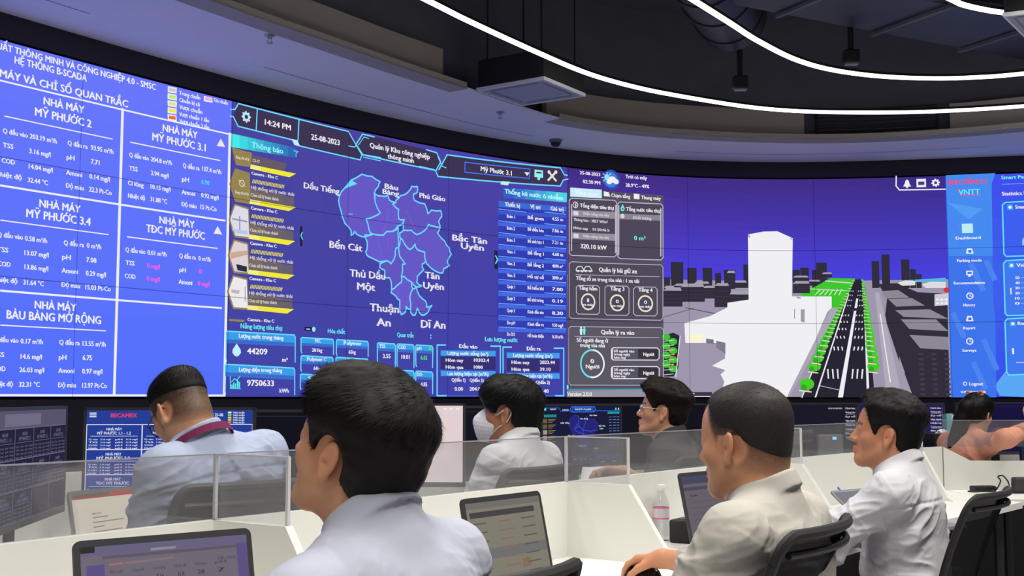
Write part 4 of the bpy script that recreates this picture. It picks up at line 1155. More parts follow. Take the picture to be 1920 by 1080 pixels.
W.T('VNTT', (1797, 361), (1837, 359), 11, (110, 225, 250), True, 5); W.D((1795, 357), 2.2, (240, 70, 110), 5); W.L([(1800, 367), (1838, 366)], 1.4, (240, 70, 110), 5)
W.R((1803, 420), (1824, 437), (190, 235, 250), 5); W.T('Dashboard', (1792, 446.5), (1838, 445.5), 5.5, WHITE, True, 5)
for y, yl, t, w in ((471, 488.5, 'Parking mode', 46), (513, 530.5, 'Recommendation', 58), (555, 572, 'History', 22), (597.5, 615, 'Report', 22), (640, 657, 'Surveys', 26)):
    if t in ('History', 'Surveys'): W.RG((1818, y), 5.5, 2, WHITE, 5); W.L([(1818, y - 3), (1818, y), (1821, y + 1)], 1.4, WHITE, 6)
    elif t == 'Recommendation': W.R((1811, y - 5), (1824, y + 3), WHITE, 5); W.R((1813.5, y - 3), (1821.5, y + 1), (62, 116, 236), 6); W.R((1815, y + 3), (1820, y + 6), WHITE, 5)
    else:
        W.PG([(1811, y + 5), (1813, y - 5), (1822, y - 5), (1825, y + 5)], WHITE, 5); W.R((1815, y - 2), (1821, y + 3), (62, 116, 236), 6)
    W.T(t, (1817 - w / 2, yl), (1817 + w / 2, yl - .4), 5.5, WHITE, True, 5)
W.RG((1809, 719.5), 3, 1.4, WHITE, 5); W.T('Logout', (1817, 719.5), (1843, 719.3), 6.5, WHITE, True, 5); W.T('v.management', (1801, 734), (1848, 734), 6, WHITE, True, 5)
W.T('Smart Parking', (1877, 334), (1942, 330), 7, (120, 240, 250), True, 5); W.T('Statistics board', (1878, 364), (1944, 361), 7.5, WHITE, True, 5); W.L([(1879, 346), (1985, 342)], 1.2, (110, 170, 250), 5)
for y0, y1, t in ((380, 481, 'Smart park'), (489, 592, 'Vehicles'), (598, 703, 'Revenue')):
    x0 = 1879 + (y0 - 380) * .022
    W.PG([(x0, y0), (1995, y0 - 7), (1998, y1 - 3), (x0 + 3, y1)], (62, 96, 240) if y0 < 480 else (66, 120, 240), 3)
    W.L([(1990, y0 - 6), (x0 + 5, y0), (x0, y0 + 5), (x0 + 3, y1 - 5), (x0 + 7, y1), (1995, y1 - 3)], 2.4, (100, 225, 252), 4)
    W.R((x0 + 9, y0 + 4), (x0 + 20, y0 + 14), (70, 165, 240), 5); W.D((x0 + 14.5, y0 + 9), 3, WHITE, 6); W.T(t, (x0 + 24, y0 + 9), (x0 + 64, y0 + 6.5), 7, WHITE, True, 5)
for k in range(6):
    W.T(str(50 - 10 * k), (1903, 521 + 9.6 * k), (1911, 520.8 + 9.6 * k), 5, WHITE, True, 6); W.L([(1914, 521 + 9.6 * k), (1985, 519 + 9.6 * k)], .9, (150, 190, 250), 5)
W.R((1893.5, 540), (1896.5, 552), WHITE, 5); W.R((1897, 653), (1901, 664), WHITE, 5); W.L([(1905, 680), (1985, 678)], 1.2, WHITE, 5)
W.PG([(1916, 450), (1930, 430), (1945, 445), (1950, 460), (1916, 460)], (150, 200, 250), 5)

fd = W.build('factory_dashboard', vw); W.build('status_legend', fd)
dm = W.build('district_map_dashboard', vw)
for n in ('header_bar', 'notification_list', 'district_map', 'sensor_table', 'meter_tiles'):
    W.build(n, dm)
cv = W.build('city_view', vw); W.build('building_panel', cv)
W.build('analytics_dashboard', vw)
# thin dark joints between the panels
m = MB()
for i in range(1, len(SEAM) - 1):
    a = wall_pt(np.array([SEAM[i] - .0022, SEAM[i] + .0022]), 0, 0.026)
    m.add([(*a[0][:2], WZ0), (*a[1][:2], WZ0), (*a[1][:2], WZ0 + WH), (*a[0][:2], WZ0 + WH)], [(0, 1, 2, 3)])
for j in (1, 2):
    z = WZ0 + WH / 3 * j
    s_ = np.linspace(SEAM[0], SEAM[-1], 60)
    a = wall_pt(s_, 0, 0.026)
    for i in range(59):
        m.add([(*a[i][:2], z - .0026), (*a[i + 1][:2], z - .0026), (*a[i + 1][:2], z + .0026), (*a[i][:2], z + .0026)], [(0, 1, 2, 3)])
m.build('panel_joints', glass_mat('panel_joint', (0.62, 0.62, 0.66), 0.0, 0.3, (20, 20, 26)), vw)
# ================================================================== DESKS
Z_DESK, Z_PAN, Z_ACR = 0.755, 0.99, 1.135
def xy(v): return np.array([v[0], v[1]], float)
def unit(v): return v / np.linalg.norm(v)

def workstation(A, B, label, n=None, D=0.66, left_wing=True, right_wing=False, acr=(0.02, 0.98), group=None, wing_acr=True, z_pan=Z_PAN, slope_end=None, top_poly=None):
    """a desk bay whose back panel runs from A to B (plan), worktop on the side of n"""
    A = np.array(A, float); B = np.array(B, float)
    t = unit(B - A)
    if n is None:
        n = np.array([t[1], -t[0]])
    c = (A + B) / 2
    root = empty('workstation_desk', (c[0], c[1], 0), 0, label, 'desk', group)
    def slab(P, z0, z1, th, nn, mb, mt=0):
        """vertical panel along plan polyline P, thickness th along nn"""
        a, b = P
        q = [a - nn * th / 2, b - nn * th / 2, b + nn * th / 2, a + nn * th / 2]
        mb.prism([tuple(p - c) for p in q], z0, z1, lambda x, y, z: (x, y, z), mt)
    nn = np.array([t[1], -t[0]])
    m = MB()
    if slope_end is None:
        slab((A, B), 0.70, z_pan, 0.022, nn, m)
    else:           # outline along the run, with a sloping end
        L = np.linalg.norm(B - A)
        out = [(0, 0.70), (L, 0.70)] + slope_end(L)
        m.prism(out, -0.011, 0.011, lambda a, z, h: tuple(A + t * a + nn * h - c) + (z,))
    m.build('back_panel', M_WHITE, root)
    m = MB(); slab((A + t * .02, B - t * .02), 0.28, 0.70, 0.018, nn, m); m.build('modesty_panel', M_BLACKPL, root)
    m = MB()
    q = [A + nn * .012, B + nn * .012, B + n * D, A + n * D] if top_poly is None else top_poly
    m.prism([tuple(p - c) for p in q], Z_DESK - 0.03, Z_DESK, lambda x, y, z: (x, y, z)); m.build('worktop', M_WHITETOP, root)
    def wing(C):
        prof = [(0.0, Z_DESK), (0.43, Z_DESK), (0.385, Z_DESK + .02), (0.238, z_pan), (0.0, z_pan)]
        m = MB()
        m.prism(prof, -0.011, 0.011, lambda a, z, h: tuple(C + n * a + t * h - c) + (z,)); m.build('side_panel', M_WHITE, root)
        if wing_acr:
            m = MB(); m.prism([(0.0, z_pan), (0.235, z_pan), (0.235, Z_ACR), (0.0, Z_ACR)], -0.003, 0.003, lambda a, z, h: tuple(C + n * a + t * h - c) + (z,))
            g_ = m.build('screen_guard', M_ACRYL, root)
            m = MB()
            for a0, a1 in ((-0.003, 0.006), (0.230, 0.237)):
                m.prism([(a0, z_pan), (a1, z_pan), (a1, Z_ACR), (a0, Z_ACR)], -0.0038, 0.0038, lambda a, z, h: tuple(C + n * a + t * h - c) + (z,))
            m.prism([(0, Z_ACR - .003), (0.235, Z_ACR - .003), (0.235, Z_ACR + .0005), (0, Z_ACR + .0005)], -0.0032, 0.0032, lambda a, z, h: tuple(C + n * a + t * h - c) + (z,))
            m.build('guard_edge', M_ACRYL_EDGE, g_)
    if left_wing: wing(A)
    if right_wing: wing(B)
    if acr:
        a = A + (B - A) * acr[0]; b = A + (B - A) * acr[1]
        m = MB(); slab((a, b), z_pan, Z_ACR, 0.006, nn, m); g_ = m.build('screen_guard', M_ACRYL, root)
        m = MB(); slab((a, b), Z_ACR - .0025, Z_ACR + .0005, 0.0062, nn, m); m.build('guard_edge', mat('acrylic_top_edge', (150, 150, 156), 0.3), g_)
    for C in (A + t * 0.06, B - t * 0.06):
        m = MB()
        for d_ in (0.08, D - 0.10):
            p = C + n * d_ - c
            m.tube([(p[0], p[1], 0.02), (p[0], p[1], Z_DESK - 0.03)], 0.022, 8)
        p = C + n * 0.06 - c; q_ = C + n * (D - 0.08) - c
        m.tube([(p[0], p[1], 0.03), (q_[0], q_[1], 0.03)], 0.025, 8)
        m.tube([(p[0], p[1], Z_DESK - 0.05), (q_[0], q_[1], Z_DESK - 0.05)], 0.018, 8)
        m.build('leg', M_BLACKPL, root, True)
    return root

R1 = [at_height(402, 974, Z_PAN), at_height(1061, 903, Z_PAN), at_height(1404, 866, Z_PAN), at_height(1662, 843, Z_PAN), at_height(1763, 836, Z_PAN)]
R1 = [xy(p) for p in R1]
Pm1 = R1[0] + (R1[0] - R1[1]) * 1.02 + np.array([0.06, 0.0])
WN = unit(np.array([0.19, -0.14]))
workstation(Pm1, R1[0], 'white desk bay nearest the camera, carrying the laptop with the purple-edged page', WN, left_wing=True, acr=(0.565, 0.995), group='white desk bays of the near row')
workstation(R1[0], R1[1], 'white desk bay with the open grey laptop and the black mouse', WN, acr=(0.01, 0.99), group='white desk bays of the near row')
workstation(R1[1], R1[2], 'white desk bay holding the plastic water bottle', WN, acr=(0.01, 0.99), group='white desk bays of the near row')
workstation(R1[2], R1[3], 'white desk bay with the silver laptop and blue cable', WN, acr=(0.01, 0.99), group='white desk bays of the near row')
# end of the row: the panel drops to a lower one that runs across
E0 = R1[3]; E1 = xy(at_depth(1763, 836, 6.68))
workstation(E0, E1, 'short white end bay of the near desk row beside the man with thick black hair', unit(np.array([0.5, -0.86])), D=0.55, acr=None, wing_acr=True,
            top_poly=[E0 + np.array([.006, -.012]), E1 + np.array([.002, -.012]), E1 + np.array([.012, 0.0]) + np.array([0.05, -1.0]) * .618, R1[3] + WN * .655])
F0 = E1 + np.array([0.012, 0.0]); F1 = F0 + np.array([2.6, 0.03])
workstation(F0, F1, 'white desk with low sloping-shouldered panel in front of the woman in peach', np.array([0.05, -1.0]), D=0.62, left_wing=False, acr=(0.0, 0.99), wing_acr=False, z_pan=0.99,
            slope_end=lambda L: [(L, 0.913), (0.15, 0.913), (0.0, 0.99)])

Q = [np.array(p) for p in ((-1.86, 2.6), (-1.66, 4.35), (-0.60, 5.38), (0.32, 6.42), (1.72, 7.5), (3.6, 8.4))]
QL = ['white desk bay of the far row under the dim ultrawide screen', 'white desk bay of the far row under the blue factory-data screen', 'white desk bay of the far row under the pale pink screen',
      'white desk bay of the far row under the dark map screen', 'white desk bay of the far row under the dark screens behind the woman in peach']
for i in range(5):
    t = unit(Q[i + 1] - Q[i])
    workstation(Q[i], Q[i + 1] - t * .006, QL[i], None, D=0.72 if i else 0.6, left_wing=(i > 0 and i < 1), acr=None, wing_acr=False, group='white desk bays of the far row')

# ================================================================== SCREENS ON DESKS
def flat_canvas(w, h, y0=0.0):
    """drawing on a flat screen: local x right, z up, facing -y"""
    return Canvas(lambda u, v, l: np.stack([u, np.full_like(u, y0) - l, v], -1), 0.0004)

def monitor(px, Y, w, h, yaw, ztop, label, draw, bez=0.010, group='monitors on the far desks', lean=0):
    """yaw: turn of the screen normal from facing the camera (-y), degrees"""
    p = at_depth(px, 745, Y)
    root = empty('monitor', (p.x, p.y, Z_DESK), math.radians(yaw), label, 'monitor', group)
    zc = ztop - h / 2 - Z_DESK
    m = MB(); m.box((0, 0.012, zc), (w, 0.024, h), 0, None, 0.004); m.box((0, 0.035, zc - .03), (w * .5, 0.03, h * .5), 0, None, 0.006); m.build('housing', M_BLACKPL, root)
    m = MB(); fz = bez
    for (cx, cz, dx, dz) in ((0, h / 2 - fz / 2, w, fz), (0, -h / 2 + fz, w, fz * 2), (-w / 2 + fz / 2, 0, fz, h), (w / 2 - fz / 2, 0, fz, h)):
        m.box((cx, -0.002, zc + cz), (dx, 0.004, dz))
    m.build('bezel', M_DARKPL, root)
    m = MB(); m.box((0, 0.06, (zc - .02) / 2), (0.05, 0.02, zc - .02)); m.build('stand_neck', M_BLACKPL, root)
    m = MB(); m.box((0, 0.05, 0.007), (0.24, 0.18, 0.014), 0, None, 0.004); m.build('stand_base', M_BLACKPL, root)
    cv = flat_canvas(w, h, -0.0004)
    cv.group('screen')
    cv.W = w - 2 * bez; cv.H = h - 3 * bez; cv.x0 = -w / 2 + bez; cv.z0 = zc - h / 2 + 2 * bez
    cv.strip = 10
    draw(cv)
    cv.build('screen', root)
    return root
def N(cv, a, b): return (cv.x0 + a * cv.W, cv.z0 + b * cv.H)
def nrect(cv, a0, b0, a1, b1, c, layer=1):
    p = N(cv, a0, b0); q = N(cv, a1, b1); cv.rect(p[0], p[1], q[0], q[1], c, layer, 99)
def nline(cv, pts, w, c, layer=2, closed=False): cv.line([N(cv, *p) for p in pts], w, c, layer, closed)
def ntext(cv, t, a0, a1, b, h, c, layer=4): cv.text(t, cv.x0 + a0 * cv.W, cv.x0 + a1 * cv.W, cv.z0 + b * cv.H, h * cv.H, c, True, layer)

def draw_factory(bg, fg, cols, dim=False, legend=True):
    def f(cv):
        nrect(cv, 0, 0, 1, 1, bg, 0)
        if not dim:
            ntext(cv, 'BECAMEX', 0.145, 0.30, 0.945, 0.045, (235, 60, 90)); ntext(cv, 'HỆ THỐNG B-SCADA', 0.40, 0.62, 0.95, 0.04, fg); ntext(cv, '14:24 25-08', 0.72, 0.82, 0.95, 0.035, fg)
            for k in range(3): nline(cv, [(0.02, 0.93 + k * .02), (0.055, 0.93 + k * .02)], 0.004, fg)
            for k, c in enumerate(((230, 230, 235), (130, 215, 90), (225, 215, 70), (235, 200, 60), (235, 120, 90))):
                nrect(cv, 0.85, 0.965 - k * .028, 0.87, 0.985 - k * .028, c); ntext(cv, 'Vượt chuẩn', 0.88, 0.95, 0.975 - k * .028, 0.022, fg)
            top = 0.84
        else:
            top = 0.84
            nrect(cv, 0, 0.84, 1, 1, (88, 84, 108), 1); nrect(cv, 0.12, 0.86, 0.6, 0.97, (112, 106, 132), 2)
        rows = 3
        hh = top / rows
        nm = ['MỸ PHƯỚC 1.1 - 1.2', 'MỸ PHƯỚC 2', 'MỸ PHƯỚC 3.1', 'MỸ PHƯỚC 3.2', 'MỸ PHƯỚC 3.3', 'MỸ PHƯỚC 3.4', 'TĐC MỸ PHƯỚC', 'BÀU BÀNG', 'BÀU BÀNG MỞ RỘNG', 'LAI HƯNG', 'THỚI HÒA', 'CÂY TRƯỜNG']
        for r in range(rows):
            for c in range(cols):
                a0 = c / cols; a1 = (c + 1) / cols; b1 = top - r * hh; b0 = b1 - hh
                nline(cv, [(a0 + .002, b0), (a1, b0), (a1, b1), (a0 + .002, b1)], 0.003, fg, 2, True)
                if r == rows - 1 and c > 1: continue
                s_ = 1.0 / cols
                ntext(cv, 'NHÀ MÁY', a0 + .36 * s_, a0 + .64 * s_, b1 - .05, 0.032, fg); ntext(cv, nm[(r * cols + c) % 12], a0 + .2 * s_, a0 + .8 * s_, b1 - .095, 0.034, fg)
                nline(cv, [(a0 + .08 * s_, b1 - .13), (a0 + .92 * s_, b1 - .13)], 0.0016, fg)
                for k in range(4):
                    y = b1 - .165 - k * .033
                    for j, (t, x0, w) in enumerate((('Q vào', .05, .16), ('3.16 mg/l', .26, .18), ('pH', .53, .12), ('0.14 mg/l', .72, .2))):
                        ntext(cv, (t, 'TSS', 'COD', 'Nhiệt')[k] if j == 0 else t, a0 + x0 * s_, a0 + (x0 + w) * s_, y, 0.017, fg)
    return f

def draw_map(cv):
    nrect(cv, 0, 0, 1, 1, (26, 28, 58), 0)
    c1 = (60, 130, 190)
    nline(cv, [(0, .97), (.2, .97), (.22, .92), (.36, .92), (.38, .97), (.62, .97), (.64, .92), (1, .92)], 0.004, (40, 90, 200)); nrect(cv, .36, .91, .65, .985, (24, 60, 140), 1); ntext(cv, 'Quản lý Khu công nghiệp', .40, .61, .95, .03, (200, 215, 235))
    nline(cv, [(.36, .985), (.65, .985), (.67, .95), (.65, .905), (.36, .905), (.34, .95)], 0.004, (60, 110, 235), 3, True)
    cv.disc(N(cv, .03, .95), 0.007, (100, 220, 230), 3); ntext(cv, '14:24 PM', .09, .16, .95, .025, (210, 215, 225)); ntext(cv, '25-08-2023', .24, .32, .94, .025, (210, 215, 225)); nrect(cv, .93, .93, .95, .965, (80, 220, 220), 3); nrect(cv, .97, .93, .985, .965, (200, 220, 220), 3)
    nrect(cv, 0, .83, .17, .87, (30, 140, 130), 1); nrect(cv, .83, .87, .99, .905, (30, 160, 150), 1)
    for k in range(6):
        y = .77 - k * .085
        nrect(cv, .0, y - .03, .055, y + .035, (108, 92, 48) if k < 2 else (160, 150, 150), 1)
        for j in range(3): nline(cv, [(.07, y + .025 - j * .022), (.155 - .02 * j, y + .025 - j * .022)], 0.003, (150, 128, 50))
    for k in range(11):
        for j, w in ((.85, .03), (.90, .04), (.955, .03)): nline(cv, [(j, .82 - k * .045), (j + w, .82 - k * .045)], 0.0025, (120, 140, 170))
    poly = [(.33, .80), (.40, .86), (.45, .84), (.47, .74), (.52, .78), (.55, .83), (.58, .80), (.66, .78), (.70, .72), (.69, .62), (.63, .55), (.60, .48), (.56, .36), (.58, .30), (.52, .28), (.50, .36), (.46, .44), (.42, .52), (.36, .60), (.32, .70)]
    cv.poly([N(cv, *p) for p in poly], (42, 36, 116), 1)
    nline(cv, poly, 0.002, (50, 60, 170), 2, True)
    for l in ([(.45, .84), (.44, .70), (.50, .62), (.52, .50), (.52, .32)], [(.38, .64), (.46, .68), (.50, .62), (.60, .60), (.68, .62)], [(.55, .83), (.53, .72), (.50, .62)], [(.44, .50), (.52, .50), (.58, .44)], [(.42, .72), (.40, .62), (.46, .58), (.52, .56)]): nline(cv, l, 0.0034, (52, 84, 220), 3)
    for t, a, b in (('Dầu Tiếng', .22, .74), ('Bàu Bàng', .47, .80), ('Phú Giáo', .59, .85), ('Bắc Tân', .71, .68), ('Uyên', .72, .64), ('Bến Cát', .31, .54), ('Tân Uyên', .62, .50), ('Thuận An', .44, .38), ('Dĩ An', .64, .33)):
        ntext(cv, t, a, a + .012 * len(t), b, .024, (215, 218, 230))
    nrect(cv, 0, .24, .17, .27, (30, 130, 130), 1)
    for a, b, w, h_ in ((.0, .13, .17, .09), (.0, .02, .17, .09), (.36, .14, .07, .08), (.45, .14, .05, .08), (.51, .14, .05, .08), (.57, .14, .05, .08), (.70, .04, .13, .18), (.85, .04, .13, .18)):
        nline(cv, [(a, b), (a + w, b), (a + w, b + h_), (a, b + h_)], 0.0018, (52, 80, 130), 2, True); nrect(cv, a, b + h_ * .72, a + w, b + h_, (40, 66, 120), 1); nline(cv, [(a + w * .3, b + h_ * .4), (a + w * .7, b + h_ * .4)], 0.003, (190, 196, 210), 3)

def draw_pink(cv):
    nrect(cv, 0, 0, 1, 1, (226, 208, 208), 0); nrect(cv, 0.0, .0, .05, 1, (214, 196, 198), 1); nrect(cv, .58, 0, .585, .93, (206, 190, 190), 1); nrect(cv, 0, .52, 1, .526, (214, 196, 196), 1)
    nline(cv, [(.66, .99), (.65, .90)], .002, (150, 135, 140)); 
    for k in range(3): nrect(cv, .86 + k * .045, .945, .885 + k * .045, .97, (240, 232, 232), 2)
    for k in range(9): nline(cv, [(.1, .85 - k * .08), (.3 + .05 * (k % 3), .85 - k * .08)], .003, (196, 180, 182))

def draw_dark(c, extra=None):
    def f(cv):
        nrect(cv, 0, 0, 1, 1, c, 0)
        if extra == 'list':
            ntext(cv, '14:24 25-08-2023', .62, .80, .93, .026, (200, 200, 210))
            for k in range(8):
                b = .93 - k * .075; ntext(cv, ['Cảnh báo', 'Thông báo', 'Sự cố', 'Vận hành', 'Nhật ký', 'Camera', 'Báo cáo', 'Cài đặt'][k], .84, .97, b, .03, (205, 205, 212))
                if k % 2: nline(cv, [(.85, b - .035), (.96, b - .035)], .002, (150, 150, 165))
            nline(cv, [(.985, .06), (.985, .95)], .003, (90, 88, 110))
        elif extra == 'blue':
            nrect(cv, .0, .0, .78, .9, (24, 22, 62), 1); nrect(cv, .0, .93, 1, 1, (44, 42, 60), 1)
        elif extra == 'frame':
            nline(cv, [(.02, .05), (.02, .95), (.98, .95)], .002, (50, 50, 66))
    return f

monitor(65, 3.62, 0.80, 0.345, 97, 1.232, 'dim ultrawide monitor at the left edge showing a faded grid of factory data', draw_factory((38, 36, 62), (104, 100, 124), 4, True))
monitor(320, 4.20, 0.585, 0.335, 4, 1.225, 'bright blue monitor of factory data behind the man with the lanyard', draw_factory((38, 62, 150), (214, 218, 236), 3))
monitor(590, 4.72, 0.56, 0.335, -3, 1.212, 'dark switched-off monitor next to the bright blue factory-data monitor', draw_dark((20, 20, 28), 'frame'))
monitor(738, 5.05, 0.60, 0.345, -2, 1.235, 'monitor with a pale pink page behind the head of the nearest man', draw_pink)
monitor(940, 5.55, 0.55, 0.33, 52, 1.222, 'dark monitor turned sideways behind the man in the white face mask', draw_dark((22, 22, 34), 'frame'))
monitor(1092, 6.0, 0.585, 0.345, 44, 1.228, 'monitor with a dark district map between the masked man and the man in glasses', draw_map)
monitor(1243, 6.42, 0.58, 0.345, 30, 1.228, 'dark monitor behind the face of the man in glasses', draw_dark((20, 20, 30)))
monitor(1395, 6.86, 0.60, 0.34, 20, 1.225, 'dark monitor mostly hidden behind the head of the man in the cream shirt', draw_dark((20, 20, 34), 'blue'))
monitor(1535, 7.16, 0.60, 0.36, 26, 1.228, 'dark blue monitor with a narrow list of white text down one side', draw_dark((28, 26, 40), 'list'))
monitor(1690, 7.62, 0.60, 0.345, 12, 1.225, 'dark purple monitor behind the head of the man with thick black hair', draw_dark((38, 30, 82), 'list'))
monitor(1872, 8.02, 0.62, 0.345, 10, 1.228, 'dark navy monitor beyond the woman in peach', draw_dark((24, 20, 62), 'frame'))

# ================================================================== LAPTOPS
def laptop(TL, TR, zt, label, draw, body=None, lid_h=None, rec=12, depth=0.225, group='open laptops'):
    """TL / TR: plan positions of the upper lid corners"""
    body = body or M_DARKPL
    TL = np.array(TL, float); TR = np.array(TR, float)
    t = unit(TR - TL); w = np.linalg.norm(TR - TL)
    n = np.array([t[1], -t[0]])                      # towards the user
    H = (zt - Z_DESK - 0.016) / math.cos(math.radians(rec))
    back = math.sin(math.radians(rec)) * H
    hc = (TL + TR) / 2 + n * back
    root = empty('laptop', (hc[0], hc[1], Z_DESK), math.atan2(t[1], t[0]), label, 'laptop', group)
    m = MB(); m.box((0, -depth / 2, 0.009), (w, depth, 0.016), 0, None, 0.004); m.build('base', body, root)
    m = MB(); m.box((0, -depth * .40, 0.0175), (w * .88, depth * .46, 0.001))
    m.build('keyboard', M_BLACKPL, root)
    kk = MB()
    for r in range(5):
        for c in range(13):
            kk.box((-w * .41 + (c + .5) * w * .82 / 13, -depth * (.21 + .088 * r), 0.019), (w * .82 / 13 * .84, depth * .074, 0.002))
    kk.build('keys', mat('dark_keys', (36, 36, 40), 0.5), root.children[-1])
    m = MB(); m.box((0, -depth * .82, 0.0175), (w * .3, depth * .26, 0.0008)); m.build('touchpad', M_GREYPL, root)
    M = Matrix.Rotation(-math.radians(rec), 4, 'X')
    lid = bpy.data.objects.new('lid', None)
    m = MB(); r = 0.014
    pts = []
    for cx, cz, a0 in ((w / 2 - r, H - r, 0), (-w / 2 + r, H - r, 90), (-w / 2 + .003, .003, 180), (w / 2 - .003, .003, 270)):
        rr = r if cz > .1 else .003
        for k in range(5):
            a = math.radians(a0 + k * 22.5); pts.append((cx + rr * math.cos(a), cz + rr * math.sin(a)))
    m.prism(pts, 0.0, 0.007, lambda a, b, h: tuple(M @ Vector((a, h, b))) )
    lo = m.build('lid', body, root); lo.location.z = 0.014
    cv = Canvas(lambda u, v, l: np.array([tuple(M @ Vector((a, -0.0006 - l, b))) for a, b in zip(u, v)]), 0.0003)
    cv.strip = 10; cv.group('screen')
    bz = 0.011; cv.W = w - 2 * bz; cv.H = H - bz * 2.6; cv.x0 = -w / 2 + bz; cv.z0 = bz * 1.5
    draw(cv)
    cv.build('screen', lo)
    m = MB(); m.tube([(-w * .36, 0.004, 0.012), (w * .36, 0.004, 0.012)], 0.006, 8); m.build('hinge', M_BLACKPL, root)
    return root

def draw_lap_purple(cv):
    nrect(cv, 0, 0, 1, 1, (112, 104, 116), 0); nrect(cv, 0, .93, 1, 1, (104, 98, 128), 1); nrect(cv, 0, .955, .08, 1, (50, 48, 46), 2); nrect(cv, .12, .90, .93, .925, (96, 88, 104), 1)
    nrect(cv, .03, 0, .13, .86, (92, 82, 130), 1); nrect(cv, .93, 0, 1, .94, (92, 82, 130), 1); nrect(cv, .40, .935, .55, .955, (140, 134, 150), 2)
    nline(cv, [(.16, .855), (.23, .857)], .003, (170, 110, 110)); nline(cv, [(.25, .857), (.53, .865)], .004, (132, 112, 120))
    for k, (t, v) in enumerate((('Khu vực', '17'), ('Công suất', '204.8'), ('Lưu lượng', '7.14'), ('Nhiệt độ', '31.8'), ('Độ màu', '28'), ('pH', '7'))):
        a = .16 + k * .125; ntext(cv, t, a, a + .07, .80, .026, (88, 82, 88)); ntext(cv, v, a + .015, a + .055, .735, .034, (70, 66, 72))
    for k in range(7): nline(cv, [(.17, .66 - k * .085), (.55 + .06 * (k % 4), .665 - k * .085)], .003, (96, 88, 96))
    ntext(cv, 'Vận hành', .80, .92, .83, .03, (88, 82, 88))
def draw_lap_olive(cv):
    nrect(cv, 0, 0, 1, 1, (128, 124, 112), 0); nrect(cv, .0, .94, 1, 1, (112, 110, 104), 1); nrect(cv, .03, .855, .90, .91, (74, 70, 72), 2); nrect(cv, .0, .46, 1, .56, (112, 112, 112), 1); nrect(cv, 0, .24, 1, .30, (114, 114, 110), 1)
    for k in range(9):
        b = .80 - k * .085
        nline(cv, [(.06 + .05 * (k % 3), b), (.22, b)], .003, (96, 92, 86)); nline(cv, [(.40, b), (.55 + .04 * (k % 2), b)], .003, (136, 106, 86)); nline(cv, [(.70, b), (.88, b)], .003, (94, 90, 86))
    nrect(cv, .62, .33, .74, .42, (134, 110, 92), 1)
def draw_lap_grey(cv):
    nrect(cv, 0, 0, 1, 1, (104, 96, 104), 0); nrect(cv, 0, .88, 1, 1, (72, 72, 96), 1); nrect(cv, 0, .78, 1, .83, (78, 74, 92), 1); ntext(cv, 'Tìm kiếm', .10, .25, .70, .035, (60, 56, 62))
    for k in range(6): nline(cv, [(.1, .60 - .09 * k), (.7, .60 - .09 * k)], .002, (92, 84, 92))
def draw_lap_doc(cv):
    nrect(cv, 0, 0, 1, 1, (222, 214, 196), 0); nrect(cv, 0, .93, 1, 1, (178, 62, 52), 1); nrect(cv, .0, .955, .5, 1, (96, 84, 80), 2)
    nrect(cv, 0, 0, .05, .93, (212, 204, 188), 1)
    ntext(cv, 'BÁO CÁO', .24, .36, .70, .03, (170, 80, 70))
    for k, (a, b) in enumerate(((.24, .44), (.24, .66), (.24, .38), (.24, .62), (.24, .66), (.24, .60), (.24, .36))): nline(cv, [(a, .64 - k * .07), (b, .645 - k * .07)], .0035, (150, 142, 128))
    cv.poly([N(cv, .60, .30), N(cv, .80, .66), N(cv, .84, .36), N(cv, .66, .12)], (150, 122, 100), 2); cv.poly([N(cv, .55, .05), N(cv, .84, .36), N(cv, .86, .05)], (52, 48, 48), 3); cv.poly([N(cv, .66, .30), N(cv, .80, .40), N(cv, .62, .16)], (196, 180, 172), 4)
def draw_lap_off(cv): nrect(cv, 0, 0, 1, 1, (128, 128, 134), 0)

def PD(px, py, d): return xy(at_depth(px, py, d))
laptop(PD(137, 1008, 2.08), PD(470, 980, 2.30), 1.018, 'dark grey open laptop showing a purple-edged page, nearest the camera', draw_lap_purple, group='open laptops')
laptop(PD(864, 930, 2.74), PD(1012, 914, 3.0), 1.034, 'dark grey open laptop with an olive-grey table on its screen', draw_lap_olive, mat('graphite_metal', (70, 70, 74), 0.4, 0.4))
laptop(PD(1272, 884, 4.02), PD(1366, 872, 4.27), 1.012, 'dark open laptop beside the water bottle and small black case', draw_lap_grey)
laptop(PD(127, 918, 3.50), PD(272, 904, 3.80), 0.992, 'silver open laptop showing a cream document with red banner, beside the man with the lanyard', draw_lap_doc, M_SILVER)
laptop(PD(1556, 922, 4.80), PD(1650, 910, 5.02), 0.895, 'silver laptop with a blank grey screen tilted far back, a blue cable over it', draw_lap_off, M_GREYPL, rec=52)
laptop(PD(1911, 846, 6.92), PD(1985, 846, 6.90), 1.0, 'dark laptop at the right edge beneath the arm of the woman in peach', draw_dark((30, 40, 70)), M_BLACKPL, rec=6)
# the last laptop stands on the woman's own small table: a white side table behind the low panel
m = MB(); m.box((0, 0, Z_DESK - 0.016), (0.95, 0.42, 0.03), 0, None, .004)
st = m.build('side_table', M_WHITETOP); p = PD(1950, 800, 6.98); st.location = (p[0], p[1] - .03, 0)
tag(st, 'white side table carrying the dark laptop of the woman in peach', 'table')
for sx in (-1, 1):
    for sy in (-1, 1):
        m = MB(); m.tube([(sx * .42, sy * .16, 0), (sx * .42, sy * .16, Z_DESK - .03)], .018, 8); m.build('leg', M_BLACKPL, st, True)

